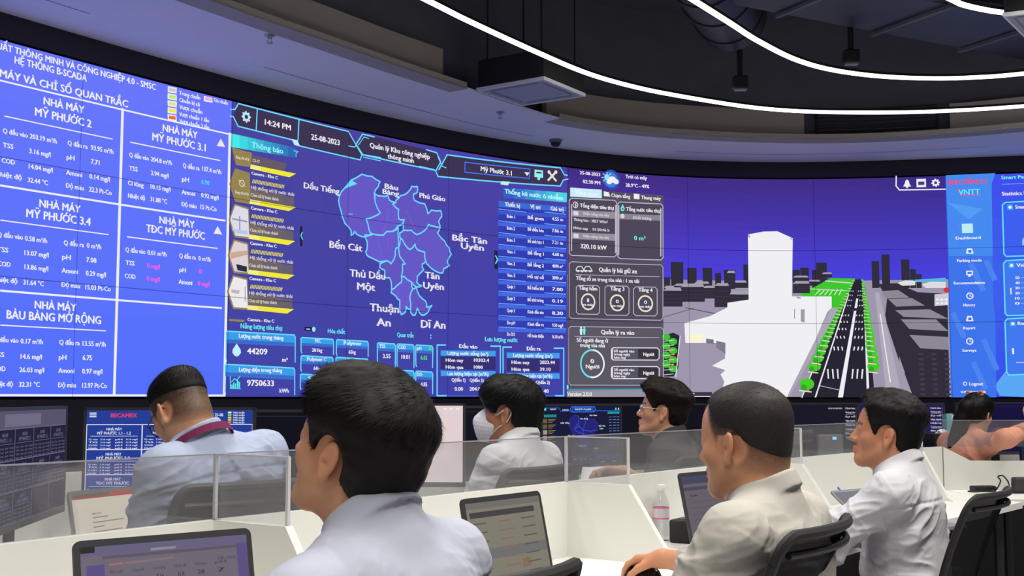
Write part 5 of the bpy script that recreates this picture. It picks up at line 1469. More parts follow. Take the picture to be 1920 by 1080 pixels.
# ================================================================== CHAIRS
def chair_proto(mesh_m, frame_m, ztop, rec):
    root = empty('office_chair')
    Z0, Wt, Wb = 0.50, 0.235, 0.205
    def bp(u, v):                      # u -1..1 across, v 0..1 up
        w = Wb + (Wt - Wb) * v ** .7
        return Vector((-0.17 - rec * v ** 1.15 + 0.045 * u * u + 0.02 * math.sin(v * math.pi), u * w, Z0 + (ztop - Z0 - .012) * v))
    outl = []
    r = 0.14
    for k in range(7): a = math.radians(90 * k / 6); outl.append((1 - r + r * math.cos(a), 1 - r * .8 + r * .8 * math.sin(a)))
    for k in range(1, 6): outl.append((1 - r - (2 - 2 * r) * k / 6, 1.0))
    for k in range(7): a = math.radians(90 + 90 * k / 6); outl.append((-1 + r + r * math.cos(a), 1 - r * .8 + r * .8 * math.sin(a)))
    for k in range(1, 8): outl.append((-1, (1 - r * .8) * (1 - k / 8)))
    for k in range(7): outl.append((-1 + 2 * k / 6, 0.0))
    for k in range(1, 8): outl.append((1, (1 - r * .8) * k / 8))
    m = MB(); pts = [bp(*p) for p in outl] + [bp(*outl[0])]
    m.tube(pts, 0.0115, 8); m.build('back_frame', frame_m, root, True)
    m = MB(); NU, NV = 14, 16; g = []
    for j in range(NV + 1):
        for i in range(NU + 1):
            v = j / NV
            lim = 1.0 if v < 1 - r * .8 else 1 - r + r * math.sqrt(max(0, 1 - ((v - 1 + r * .8) / (r * .8)) ** 2))
            g.append(bp((-1 + 2 * i / NU) * lim * .985, v * .99))
    m.add(g, [(j * (NU + 1) + i, j * (NU + 1) + i + 1, (j + 1) * (NU + 1) + i + 1, (j + 1) * (NU + 1) + i) for j in range(NV) for i in range(NU)])
    m.build('mesh_back', mesh_m, root, True)
    m = MB()
    hd = [bp(u, .925) + Vector((-.012, 0, 0)) for u in np.linspace(-.93, .93, 9)]; m.tube(hd, 0.008, 8)
    m.build('top_rail', frame_m, root, True)
    m = MB(); lb = []
    for j in range(5):
        for i in range(9):
            p = bp(-.8 + 1.6 * i / 8, .10 + .16 * j / 4) + Vector((-.028 - .012 * math.sin(math.pi * j / 4), 0, 0)); lb.append(p)
    f = [(j * 9 + i, j * 9 + i + 1, (j + 1) * 9 + i + 1, (j + 1) * 9 + i) for j in range(4) for i in range(8)]
    m.add(lb, f); m.add([p + Vector((.012, 0, 0)) for p in lb], f); m.build('lumbar_pad', M_BLACKPL, root, True)
    m = MB(); m.tube([(-.12, 0, .42), (-.22, 0, .46), tuple(bp(0, .1) + Vector((-.05, 0, 0))), tuple(bp(0, .38) + Vector((-.045, 0, 0)))], [.03, .03, .026, .02], 8); m.build('back_post', M_BLACKPL, root, True)
    m = MB(); m.box((0.04, 0, 0.455), (0.47, 0.48, 0.07), 0, None, 0.028); m.build('seat', M_FABRIC, root, True)
    m = MB(); m.lathe([(.028, .10), (.028, .30), (.02, .30), (.02, .42), (.10, .42), (.10, .43)], 14); m.build('gas_stem', M_BLACKPL, root, True)
    for k in range(5):
        a = 2 * math.pi * k / 5 + .3
        m = MB(); d = Vector((math.cos(a), math.sin(a), 0))
        m.tube([d * .03 + Vector((0, 0, .13)), d * .18 + Vector((0, 0, .105)), d * .31 + Vector((0, 0, .08))], [.024, .02, .015], 8)
        l = m.build('base_leg', M_BLACKPL, root, True)
        m = MB(); s_ = Vector((-d.y, d.x, 0))
        for q in (-.012, .012): m.tube([d * .31 + s_ * (q - .008) + Vector((0, 0, .03)), d * .31 + s_ * (q + .008) + Vector((0, 0, .03))], .03, 14)
        m.tube([d * .31 + Vector((0, 0, .05)), d * .31 + Vector((0, 0, .085))], .008, 8); m.build('caster', M_BLACKPL, l, True)
    for sy in (-1, 1):
        m = MB(); m.tube([(0.0, sy * .22, .44), (0.0, sy * .275, .46), (0.0, sy * .28, .60), (0.0, sy * .28, .665)], .014, 8); m.box((0.03, sy * .28, .675), (.25, .07, .028), 0, None, .01); m.build('armrest', M_BLACKPL, root, True)
    return root

PROTO = {}
def chair(px, py, d, yaw, label, kind='black', rec=0.13, group='office chairs'):
    """top middle of the backrest seen at px, py, at depth d; yaw = facing, degrees from +y towards -x"""
    p = at_depth(px, py, d)
    zt = round(p.z, 3)
    key = (kind, zt, rec)
    root = chair_proto(M_MESH if kind == 'black' else M_MESHG, M_FRAME if kind == 'black' else M_DARKPL, zt, rec)
    a = math.radians(yaw)
    F = np.array([-math.sin(a), math.cos(a)])
    q = np.array([p.x, p.y]) + F * (0.17 + rec)
    root.location = (q[0], q[1], 0); root.rotation_euler = (0, 0, math.atan2(F[1], F[0]))
    tag(root, label, 'office chair', group)
    return root
chair(985, 1074, 1.86, 56, 'black office chair behind the man nearest the camera, only its curved top edge showing')
chair(1573, 977, 2.50, 61, 'black office chair under the man in the cream shirt, solid dark mesh back')
chair(1884, 918, 3.76, 56, 'black mesh office chair behind the man with thick black hair, desk light showing through')
chair(505, 899, 2.98, 50, 'grey mesh office chair behind the clear guard, under the man with the lanyard', 'grey', .08)
chair(1030, 872, 4.25, 58, 'grey mesh office chair under the masked man', 'grey', .08)
chair(1318, 852, 5.15, 66, 'black office chair under the man in glasses', 'black', .08)
chair(1513, 806, 6.05, 62, 'empty grey office chair behind the clear guard, below the dark blue list monitor', 'grey', .08)
chair(1748, 838, 7.2, -60, 'black office chair behind the ponytail of the woman in peach', 'black', .06)

# ================================================================== THINGS ON DESKS
# water bottle
p = at_height(1240, 1013, Z_DESK)
p = Vector((p.x, p.y, Z_DESK))
b_ = empty('water_bottle', p, 0, 'clear plastic water bottle with white cap and pink-edged label on the desk', 'bottle')
M_PET = glass_mat('clear_plastic', (0.93, 0.93, 0.94), 0.06, 0.10, (215, 215, 215))
m = MB(); m.lathe([(.026, 0), (.029, .004), (.029, .03), (.0275, .04), (.029, .05), (.029, .125), (.026, .14), (.016, .163), (.0125, .17), (.0125, .18)], 24); m.build('bottle_body', M_PET, b_, True)
m = MB(); m.lathe([(.0272, .002), (.0272, .09)], 24); m.build('water', glass_mat('water', (0.93, 0.94, 0.95), 0.04, 0.04, (210, 214, 216)), b_, True)
m = MB(); m.lathe([(.0145, .172), (.0155, .174), (.0155, .192), (.014, .196)], 24); m.build('cap', mat('white_cap', (235, 235, 232), 0.4), b_, True)
m = MB()
for k in range(24):
    a0 = 2 * math.pi * k / 24; a1 = 2 * math.pi * (k + 1) / 24; r = .0296
    for z0, z1, mi in ((.075, .081, 1), (.081, .112, 0 if k % 8 < 5 else 2), (.112, .117, 1)):
        m.add([(r * math.cos(a0), r * math.sin(a0), z0), (r * math.cos(a1), r * math.sin(a1), z0), (r * math.cos(a1), r * math.sin(a1), z1), (r * math.cos(a0), r * math.sin(a0), z1)], [(0, 1, 2, 3)], mi)
m.build('label_sleeve', [mat('label_silver', (196, 194, 206), .4), mat('label_pink', (226, 120, 150), .5), mat('label_pale', (226, 206, 214), .5)], b_)
# black case
p = at_height(1286, 1018, Z_DESK)
m = MB(); m.box((0, 0, .04), (.085, .13, .08), 0, None, .008)
o = m.build('black_case', M_BLACKPL); o.location = (p.x + .01, p.y + .04, Z_DESK); o.rotation_euler = (0, 0, math.radians(-30)); tag(o, 'small black case on the desk between the water bottle and the laptop', 'case')
m = MB(); m.box((0, 0, .0805), (.05, .07, .003), 0, None, .001); m.build('lid_inset', M_DARKPL, o)
# paper sheets on the near desk
def paper(px, py, z, w, h, rz, label, tilt=(0, 0), corners=None):
    m = MB(); n = 6; vs = []
    for j in range(n + 1):
        for i in range(n + 1):
            u = i / n - .5; v = j / n - .5
            vs.append((u * w, v * h, 0.0012 + .004 * (u + .3) ** 2 * (v + .5)))
    m.add(vs, [(j * (n + 1) + i, j * (n + 1) + i + 1, (j + 1) * (n + 1) + i + 1, (j + 1) * (n + 1) + i) for j in range(n) for i in range(n)])
    o = m.build('paper_sheet', mat('white_paper', (240, 240, 240), .7), None, True)
    p = at_height(px, py, z); o.location = (p.x, p.y, z); o.rotation_euler = (tilt[0], tilt[1], rz); tag(o, label, 'paper')
    so = o.modifiers.new('thick', 'SOLIDIFY'); so.thickness = .0006
    return o
paper(1262, 1042, Z_DESK, .21, .297, math.radians(30), 'blank white sheet of paper lying on the desk in front of the black case')
# mouse
MOUSE = at_height(1205, 1083, Z_DESK)
m = MB()
vs = []; fs = []
NA, NB = 16, 8
for j in range(NB + 1):
    f_ = j / NB
    for k in range(NA):
        a = 2 * math.pi * k / NA
        rr = math.cos(f_ * math.pi / 2) ** .6 if j else 1
        vs.append((.055 * rr * math.cos(a), .031 * rr * math.sin(a) * (1 - .12 * math.cos(a)), .034 * math.sin(f_ * math.pi / 2)))
for j in range(NB):
    for k in range(NA): fs.append((j * NA + k, j * NA + (k + 1) % NA, (j + 1) * NA + (k + 1) % NA, (j + 1) * NA + k))
fs.append(tuple(range(NA))[::-1])
m.add(vs, fs); o = m.build('computer_mouse', mat('glossy_black', (18, 18, 20), .2), None, True); o.location = (MOUSE.x, MOUSE.y, Z_DESK + .0005); o.rotation_euler = (0, 0, math.radians(160)); tag(o, 'glossy black mouse under the hand of the man in the cream shirt', 'mouse')
m = MB(); m.tube([(.034, -.004, .0265), (.034, .004, .0265)], .008, 10); m.build('scroll_wheel', M_GREYPL, o)
# cables and adapters
def cable(pts, r, m_, name, label, cat='cable', group=None):
    P = smooth_curve3(pts, 60); c = Vector(P[0])
    m = MB(); m.tube([Vector(p) - c for p in P], r, 8); o = m.build(name, m_, None, True); o.location = c; return tag(o, label, cat, group)
def smooth_curve3(pts, n):
    pts = np.array([tuple(p) for p in pts], float); P = np.vstack([2 * pts[0] - pts[1], pts, 2 * pts[-1] - pts[-2]]); out = []
    for tt in np.linspace(0, len(pts) - 1 - 1e-6, n):
        i = int(tt); u = tt - i; p0, p1, p2, p3 = P[i], P[i + 1], P[i + 2], P[i + 3]
        out.append(0.5 * ((2 * p1) + (-p0 + p2) * u + (2 * p0 - 5 * p1 + 4 * p2 - p3) * u ** 2 + (-p0 + 3 * p1 - 3 * p2 + p3) * u ** 3))
    return out
M_BLUEC = mat('blue_cable', (52, 84, 200), .5)
cable([at_depth(1571, 914, 4.86), at_depth(1580, 924, 4.84), at_depth(1594, 932, 4.84), at_depth(1610, 938, 4.85), at_height(1640, 960, Z_DESK + .006)], .004, M_BLUEC, 'blue_cable', 'thin blue network cable lying over the silver laptop')
def ad(px, py, dx, dy, dz, rz, name, label, cat, mt=None, z=Z_DESK):
    p = at_height(px, py, z); m = MB(); m.box((0, 0, dz / 2), (dx, dy, dz), 0, None, min(dx, dy, dz) * .2); o = m.build(name, mt or M_BLACKPL); o.location = (p.x, p.y, z + .0005); o.rotation_euler = (0, 0, rz); return tag(o, label, cat)
o = ad(1843, 922, .13, .055, .032, .2, 'power_adapter', 'black laptop power adapter lying on the desk at the right, near the chair top', 'power adapter')
m = MB(); m.tube([(.065, 0, .016), (.085, 0, .016)], .006, 8); m.build('strain_relief', M_BLACKPL, o)
zc = Z_DESK
def dz_(px, py, z): return tuple(at_height(px, py, z))
cable([dz_(1858, 921, zc + .012), dz_(1868, 918, zc + .01), at_depth(1876, 902, 6.45), at_depth(1871, 894, 6.47), at_depth(1880, 892, 6.46), at_depth(1890, 903, 6.42), dz_(1894, 916, zc + .01), dz_(1902, 918, zc + .008), dz_(1915, 916, zc + .008)], .004, M_BLACKPL, 'power_cable', 'looped black cable beside the power adapter')
cable([dz_(1815, 921, zc + .006), dz_(1825, 922, zc + .006), dz_(1833, 922, zc + .01)], .004, M_BLACKPL, 'plug_cable', 'short black cable running into the power adapter')
o = ad(1917, 925, .10, .06, .085, .1, 'speaker_box', 'small dark grey box standing at the right edge of the desk', 'box', M_DARKPL)
m = MB(); m.box((0, 0, .0005), (.13, .09, .004), 0, None, .001); m.build('foot_plate', M_GREYPL, o)
# behind: computer, carton, tissue
p = at_depth(1762, 812, 7.42)
m = MB(); m.box((0, 0, (p.z - Z_DESK) / 2), (.26, .2, p.z - Z_DESK), 0, None, .006); o = m.build('desktop_computer', M_BLACKPL); o.location = (p.x, p.y, Z_DESK); o.rotation_euler = (0, 0, .4); tag(o, 'small black desktop computer on the far desk carrying the teal and white carton', 'computer')
m = MB()
for k in range(6): m.box((-.09 + k * .036, -.1005, .18), (.02, .002, .05))
m.build('vent_slots', M_DARKPL, o)
q = at_depth(1781, 812, 7.40)
m = MB(); m.box((-.016, 0, .058), (.034, .05, .116), 0); m.box((.016, 0, .055), (.03, .05, .11), 1); o = m.build('carton', [mat('teal_card', (120, 205, 200), .6), mat('white_card', (232, 232, 238), .6)]); o.location = (q.x, q.y, p.z); o.rotation_euler = (0, 0, .2); tag(o, 'small upright teal and white carton standing behind the woman in peach', 'carton')
m = MB(); m.box((0, 0, .116), (.03, .03, .004)); m.build('carton_flap', mat('white_card', (232, 232, 238), .6), o)
q = at_depth(1766, 812, 7.36)
m = MB()
vs = []; fs = []
for j in range(6):
    for k in range(12):
        a = 2 * math.pi * k / 12; r = (.034 + .008 * math.sin(3 * a + j)) * math.cos(j / 5 * 1.5); vs.append((r * math.cos(a), r * math.sin(a) * .7, .026 * math.sin(j / 5 * 1.5)))
for j in range(5):
    for k in range(12): fs.append((j * 12 + k, j * 12 + (k + 1) % 12, (j + 1) * 12 + (k + 1) % 12, (j + 1) * 12 + k))
m.add(vs, fs); o = m.build('crumpled_tissue', mat('tissue', (232, 230, 236), .8), None, True); o.location = (q.x, q.y, p.z); tag(o, 'crumpled white tissue beside the teal and white carton', 'tissue')
# small router with a blue light, on the far desk
q = at_depth(1556, 828, 6.95)
m = MB(); m.box((0, 0, (q.z - Z_DESK) / 2 + .02), (.14, .05, q.z - Z_DESK + .04), 0, None, .006); o = m.build('network_router', M_GREYPL); o.location = (q.x, q.y, Z_DESK); tag(o, 'grey upright router with a small blue light behind the clear guard', 'router')
m = MB(); m.box((.02, -.0265, q.z - Z_DESK + .02), (.022, .004, .016)); m.build('status_light', glow((120, 190, 255), 2.0), o)
m = MB(); m.box((-.02, -.0265, q.z - Z_DESK + .018), (.008, .004, .006)); m.build('status_light', glow((240, 90, 90), 1.0), o)
# ================================================================== PEOPLE: sculpted from blended volumes
def v3(*a): return np.array(a, float)

class Field:
    def __init__(s, lo, hi, h, init=0.05):
        s.h = h; s.lo = np.array(lo, float)
        s.n = np.ceil((np.array(hi) - s.lo) / h).astype(int) + 1
        s.init = init
        s.F = np.full(s.n, init, dtype=np.float32)
        s.ax = [s.lo[i] + h * np.arange(s.n[i]) for i in range(3)]
    def sl(s, lo, hi):
        a = np.clip(np.floor((np.array(lo) - s.lo) / s.h).astype(int), 0, s.n)
        b = np.clip(np.ceil((np.array(hi) - s.lo) / s.h).astype(int) + 1, 0, s.n)
        return tuple(slice(i, j) for i, j in zip(a, b))
    def pts(s, q):
        X = s.ax[0][q[0]][:, None, None]; Y = s.ax[1][q[1]][None, :, None]; Z = s.ax[2][q[2]][None, None, :]
        return X, Y, Z
    def apply(s, prim, op='u', k=0.02):
        fn, lo, hi = prim
        m = s.init + k
        q = s.sl(np.array(lo) - m, np.array(hi) + m) if lo is not None else tuple(slice(0, n) for n in s.n)
        if any(a.stop <= a.start for a in q): return
        d = fn(*s.pts(q)).astype(np.float32)
        A = s.F[q]
        if op == 'u':
            h = np.maximum(k - np.abs(A - d), 0) / k
            s.F[q] = np.minimum(A, d) - h * h * k * .25
        elif op == 's':
            d = -d
            h = np.maximum(k - np.abs(A - d), 0) / k
            s.F[q] = np.maximum(A, d) + h * h * k * .25
        else:
            h = np.maximum(k - np.abs(A - d), 0) / k
            s.F[q] = np.maximum(A, d) + h * h * k * .25

def sph(c, r):
    c = np.array(c, float)
    return (lambda X, Y, Z: np.sqrt((X - c[0]) ** 2 + (Y - c[1]) ** 2 + (Z - c[2]) ** 2) - r, c - r, c + r)
def cap(a, b, r1, r2=None):
    a = np.array(a, float); b = np.array(b, float); r2 = r1 if r2 is None else r2
    ba = b - a; L = max(float(ba @ ba), 1e-12)
    def fn(X, Y, Z):
        t = np.clip(((X - a[0]) * ba[0] + (Y - a[1]) * ba[1] + (Z - a[2]) * ba[2]) / L, 0, 1)
        return np.sqrt((X - a[0] - t * ba[0]) ** 2 + (Y - a[1] - t * ba[1]) ** 2 + (Z - a[2] - t * ba[2]) ** 2) - (r1 + (r2 - r1) * t)
    m = max(r1, r2)
    return (fn, np.minimum(a, b) - m, np.maximum(a, b) + m)
def ell(c, r, R=None):
    c = np.array(c, float); r = np.array(r, float)
    R = np.eye(3) if R is None else R
    def fn(X, Y, Z):
        x = X - c[0]; y = Y - c[1]; z = Z - c[2]
        l = [(R[0, i] * x + R[1, i] * y + R[2, i] * z) for i in range(3)]
        k0 = np.sqrt((l[0] / r[0]) ** 2 + (l[1] / r[1]) ** 2 + (l[2] / r[2]) ** 2)
        k1 = np.sqrt((l[0] / r[0] ** 2) ** 2 + (l[1] / r[1] ** 2) ** 2 + (l[2] / r[2] ** 2) ** 2)
        return k0 * (k0 - 1) / np.maximum(k1, 1e-6)
    e = np.sqrt(((R * r[None, :]) ** 2).sum(1))
    return (fn, c - e, c + e)

def surface_nets(F, lo, h):
    ins = F < 0
    nx, ny, nz = F.shape
    cnt = np.zeros((nx - 1, ny - 1, nz - 1), np.uint8)
    cor = [(i, j, k) for i in (0, 1) for j in (0, 1) for k in (0, 1)]
    for i, j, k in cor: cnt += ins[i:nx - 1 + i, j:ny - 1 + j, k:nz - 1 + k]
    act = (cnt > 0) & (cnt < 8)
    cell = np.argwhere(act)
    idx = np.full(act.shape, -1, np.int32); idx[act] = np.arange(len(cell))
    P = np.zeros((len(cell), 3)); C = np.zeros(len(cell))
    val = {c: F[cell[:, 0] + c[0], cell[:, 1] + c[1], cell[:, 2] + c[2]].astype(float) for c in cor}
    for a in cor:
        for ax in range(3):
            if a[ax] == 0:
                b = list(a); b[ax] = 1; b = tuple(b)
                fa, fb = val[a], val[b]
                cr = (fa < 0) != (fb < 0)
                t = np.where(cr, fa / np.where(cr, fa - fb, 1), 0)
                p = np.array(a, float)[None, :].repeat(len(cell), 0); p[:, ax] += t
                P += p * cr[:, None]; C += cr
    V = (cell + P / np.maximum(C, 1)[:, None]) * h + lo
    quads = []
    for ax in range(3):
        o = [i for i in range(3) if i != ax]
        sl0 = [slice(1, -1)] * 3; sl0[ax] = slice(0, -1); sl1 = [slice(1, -1)] * 3; sl1[ax] = slice(1, None)
        A = ins[tuple(sl0)]; B = ins[tuple(sl1)]
        e = np.argwhere(A != B); flip = A[A != B]
        off = np.ones(3, int); off[ax] = 0
        e = e + off
        q = []
        for d0, d1 in ((-1, -1), (0, -1), (0, 0), (-1, 0)):
            g = e.copy(); g[:, o[0]] += d0; g[:, o[1]] += d1
            q.append(idx[g[:, 0], g[:, 1], g[:, 2]])
        q = np.stack(q, 1)
        # orientation
        f = flip if ax != 1 else ~flip
        q[~f] = q[~f][:, ::-1]
        quads.append(q)
    Qd = np.concatenate(quads)
    return V, Qd[(Qd >= 0).all(1)]

def smooth_verts(V, Qd, it=1, lam=0.5):
    n = len(V)
    a = np.concatenate([Qd[:, i] for i in range(4)]); b = np.concatenate([Qd[:, (i + 1) % 4] for i in range(4)])
    for _ in range(it):
        S = np.zeros_like(V); c = np.zeros(n)
        for ax in range(3):
            S[:, ax] = np.bincount(a, V[b, ax], n) + np.bincount(b, V[a, ax], n)
        c = np.bincount(a, minlength=n) + np.bincount(b, minlength=n)
        V = V + lam * (S / np.maximum(c, 1)[:, None] - V)
    return V

def normals(V, Qd):
    nr = np.cross(V[Qd[:, 2]] - V[Qd[:, 0]], V[Qd[:, 3]] - V[Qd[:, 1]])
    N_ = np.zeros_like(V)
    for i in range(4):
        for ax in range(3): N_[:, ax] += np.bincount(Qd[:, i], nr[:, ax], len(V))
    return N_ / np.maximum(np.linalg.norm(N_, axis=1), 1e-9)[:, None]

def np_mesh(name, V, Qd, mats, parent, loc, attrs=None, tris=None, smooth=True):
    me = bpy.data.meshes.new(name)
    V = np.asarray(V) - np.asarray(loc)
    me.vertices.add(len(V)); me.vertices.foreach_set('co', V.astype(np.float32).ravel())
    nq = len(Qd); nt = 0 if tris is None else len(tris)
    li = Qd.astype(np.int32).ravel()
    st = np.arange(nq) * 4; tt = np.full(nq, 4)
    if nt:
        li = np.r_[li, tris.astype(np.int32).ravel()]; st = np.r_[st, nq * 4 + np.arange(nt) * 3]; tt = np.r_[tt, np.full(nt, 3)]
    me.loops.add(len(li)); me.loops.foreach_set('vertex_index', li)
    me.polygons.add(nq + nt); me.polygons.foreach_set('loop_start', st.astype(np.int32)); me.polygons.foreach_set('loop_total', tt.astype(np.int32))
    me.update(calc_edges=True)
    if attrs:
        for k, a in attrs.items():
            at = me.attributes.new(k, 'FLOAT', 'POINT'); at.data.foreach_set('value', a.astype(np.float32))
    return link_mesh(name, me, mats, parent, smooth)

# ---- lattice noise
def _hash(i, j, k, s):
    h = (i * 374761393 + j * 668265263 + k * 2147483647 + s * 1274126177) & 0xffffffff
    h = ((h ^ (h >> 13)) * 1274126177) & 0xffffffff
    return ((h ^ (h >> 16)) & 0xffff) / 65535.0
def vnoise(P, s=0):
    P = np.asarray(P); I = np.floor(P).astype(np.int64); f = P - I; f = f * f * (3 - 2 * f)
    out = 0
    for a in (0, 1):
        for b in (0, 1):
            for c in (0, 1):
                w = (f[:, 0] if a else 1 - f[:, 0]) * (f[:, 1] if b else 1 - f[:, 1]) * (f[:, 2] if c else 1 - f[:, 2])
                out = out + w * _hash(I[:, 0] + a, I[:, 1] + b, I[:, 2] + c, s)
    return out

# ---- materials of people
def skin_mat(name, rgb):
    if name in MATS: return MATS[name]
    m = bpy.data.materials.new(name); m.use_nodes = True; nt = m.node_tree; b = nt.nodes['Principled BSDF']
    b.inputs['Roughness'].default_value = 0.48; b.inputs['Specular IOR Level'].default_value = 0.35
    b.inputs['Subsurface Weight'].default_value = 0.12; b.inputs['Subsurface Radius'].default_value = (0.012, 0.005, 0.003); b.inputs['Subsurface Scale'].default_value = 0.6
    at = nt.nodes.new('ShaderNodeAttribute'); at.attribute_name = 'flush'
    st = nt.nodes.new('ShaderNodeAttribute'); st.attribute_name = 'stubble'
    tc = nt.nodes.new('ShaderNodeTexCoord'); nz = nt.nodes.new('ShaderNodeTexNoise'); nz.inputs['Scale'].default_value = 55; nz.inputs['Detail'].default_value = 6
    nt.links.new(tc.outputs['Object'], nz.inputs['Vector'])
    c = lin(rgb)
    m0 = nt.nodes.new('ShaderNodeMix'); m0.data_type = 'RGBA'; m0.inputs['A'].default_value = tuple(x * .9 for x in c[:3]) + (1,); m0.inputs['B'].default_value = tuple(min(1, x * 1.1) for x in c[:3]) + (1,)
    nt.links.new(nz.outputs['Fac'], m0.inputs['Factor'])
    m1 = nt.nodes.new('ShaderNodeMix'); m1.data_type = 'RGBA'; m1.inputs['B'].default_value = (min(1, c[0] * 1.02), c[1] * .62, c[2] * .60, 1)
    nt.links.new(at.outputs['Fac'], m1.inputs['Factor']); nt.links.new(m0.outputs['Result'], m1.inputs['A'])
    m2 = nt.nodes.new('ShaderNodeMix'); m2.data_type = 'RGBA'; m2.inputs['B'].default_value = (0.018, 0.014, 0.013, 1)
    nt.links.new(st.outputs['Fac'], m2.inputs['Factor']); nt.links.new(m1.outputs['Result'], m2.inputs['A'])
    nt.links.new(m2.outputs['Result'], b.inputs['Base Color'])
    bp = nt.nodes.new('ShaderNodeBump'); bp.inputs['Strength'].default_value = .12; bp.inputs['Distance'].default_value = .001
    nz2 = nt.nodes.new('ShaderNodeTexNoise'); nz2.inputs['Scale'].default_value = 420
    nt.links.new(tc.outputs['Object'], nz2.inputs['Vector']); nt.links.new(nz2.outputs['Fac'], bp.inputs['Height']); nt.links.new(bp.outputs['Normal'], b.inputs['Normal'])
    MATS[name] = m
    return m
def hair_mat(name, rgb):
    if name in MATS: return MATS[name]
    m = bpy.data.materials.new(name); m.use_nodes = True; nt = m.node_tree; b = nt.nodes['Principled BSDF']
    b.inputs['Roughness'].default_value = 0.55; b.inputs['Specular IOR Level'].default_value = 0.16
    tc = nt.nodes.new('ShaderNodeTexCoord'); nz = nt.nodes.new('ShaderNodeTexNoise'); nz.inputs['Scale'].default_value = 90; nz.inputs['Detail'].default_value = 6
    nt.links.new(tc.outputs['Object'], nz.inputs['Vector']); c = lin(rgb)
    m0 = nt.nodes.new('ShaderNodeMix'); m0.data_type = 'RGBA'; m0.inputs['A'].default_value = tuple(x * .6 for x in c[:3]) + (1,); m0.inputs['B'].default_value = tuple(x * 1.35 for x in c[:3]) + (1,)
    nt.links.new(nz.outputs['Fac'], m0.inputs['Factor']); nt.links.new(m0.outputs['Result'], b.inputs['Base Color'])
    MATS[name] = m
    return m
def cloth_mat(name, rgb, weave=900, rough=.85, melange=0.0):
    if name in MATS: return MATS[name]
    m = mat(name, rgb, rough, 0, .25, noise=.04 + melange, nscale=60 if not melange else 240, bump=.15)
    return m

# ---- head in its own axes: x to the face, y to the left ear, z up
def head_prims(hp):
    S = []
    def u(p, k): S.append(('u', p, k))
    def sub(p, k): S.append(('s', p, k))
    w = hp.get('w', 1.0); ch = hp.get('cheek', 1.0)
    u(('e', (-.012, 0, .040), (.098, .0765 * w, .087)), .02)
    u(('e', (.028, 0, .040), (.060, .062 * w, .062)), .03)
    u(('e', (.026, 0, -.030), (.064, .0585 * w, .086)), .03)
    u(('e', (-.045, 0, -.028), (.053, .052 * w, .056)), .035)
    for s_ in (-1, 1):
        u(('c', (.000, s_ * .050 * w * ch, -.052), (.062, s_ * .020, -.094), .021, .018), .028)
        u(('s', (.050, s_ * .044 * w * ch, -.022), .023), .026)
        u(('c', (.082, s_ * .010, .024), (.064, s_ * .046, .020), .011, .009), .016)
    u(('s', (.070, 0, -.096), .021), .022)
    for s_ in (-1, 1): sub(('s', (.101, s_ * .032, .003), .0165), .014)
    u(('c', (.086, 0, .014), (.107, 0, -.028), .0068, .0112), .014)
    for s_ in (-1, 1): u(('s', (.096, s_ * .012, -.033), .0088), .008)
    for s_ in (-1, 1):
        u(('c', (.094, 0, -.0575), (.079, s_ * .023, -.0630), .0068, .0038), .007)
        u(('c', (.092, 0, -.0700), (.079, s_ * .021, -.0665), .0075, .0042), .007)
    for s_ in (-1, 1): sub(('c', (.104, 0, -.0638), (.081, s_ * .026, -.0648), .0020, .0014), .003)
    for s_ in (-1, 1):
        u(('s', (.0765, s_ * .032, .003), .0135), .006)
        u(('c', (.088, s_ * .021, .011), (.080, s_ * .044, .010), .0042, .0036), .006)
    return S

def add_spec(Fd, spec, T, op=None, k=None, infl=0.0, sc=1.0):
    """spec in head axes; T(p)->world, R rotation"""
    R, o = T
    typ, p, kk = spec
    op = op or typ; k = k or kk
    W_ = lambda q: o + R @ (np.array(q, float) * sc)
    if p[0] == 's': pr = sph(W_(p[1]), p[2] * sc + infl)
    elif p[0] == 'c': pr = cap(W_(p[1]), W_(p[2]), p[3] * sc + infl, p[4] * sc + infl)
    else: pr = ell(W_(p[1]), np.array(p[2]) * sc + infl, R if len(p) < 4 else R @ p[3])
    Fd.apply(pr, op, k * sc)

def rot(axis, deg):
    return np.array(Matrix.Rotation(math.radians(deg), 3, axis))

def hand_prims(w, fwd, up, side, s_, curl, sc=1.0, spread=1.0, grip=False):
    """wrist w, hand pointing along fwd, back of the hand towards up, thumb towards side"""
    out = []
    P = lambda a, b, c: w + (fwd * a + side * b + up * c) * sc
    out.append(('palm', cap(P(.0, .004, 0), P(.02, .0, 0), .026 * sc, .027 * sc)))
    for b in (-.026, -.009, .009, .026):
        out.append(('palm', cap(P(.018, b * .6, 0), P(.088 - abs(b + .004) * .25, b, .004), .0155 * sc, .0125 * sc)))
    L = [(.036, (.038, .022, .018)), (.012, (.044, .026, .020)), (-.010, (.041, .024, .019)), (-.030, (.032, .018, .016))]
    for i, (b, seg) in enumerate(L):
        b = b * .80
        a = .090 - abs(b + .002) * .28; ang = 0.0
        p = P(a, b, .003); d0 = fwd + side * (b * 2.2 * spread); d0 = d0 / np.linalg.norm(d0)
        r = (.0092, .0086, .0078, .0066)
        for j, l in enumerate(seg):
            ang += math.radians(curl[j] * (1 + .08 * (i - 1)))
            d = d0 * math.cos(ang) - up * math.sin(ang)
            q = p + d * l * sc
            out.append(('finger', cap(p, q, r[j] * sc, r[j + 1] * sc))); p = q
    t0 = P(.022, .020, -.006)
    t1 = P(.058, .046, -.014 if not grip else -.024); t2 = P(.084, .050, -.026 if not grip else -.040); t3 = P(.104, .046, -.034 if not grip else -.052)
    out += [('palm', cap(t0, t1, .0145 * sc, .0115 * sc)), ('finger', cap(t1, t2, .0105 * sc, .0095 * sc)), ('finger', cap(t2, t3, .0095 * sc, .0075 * sc))]
    return out

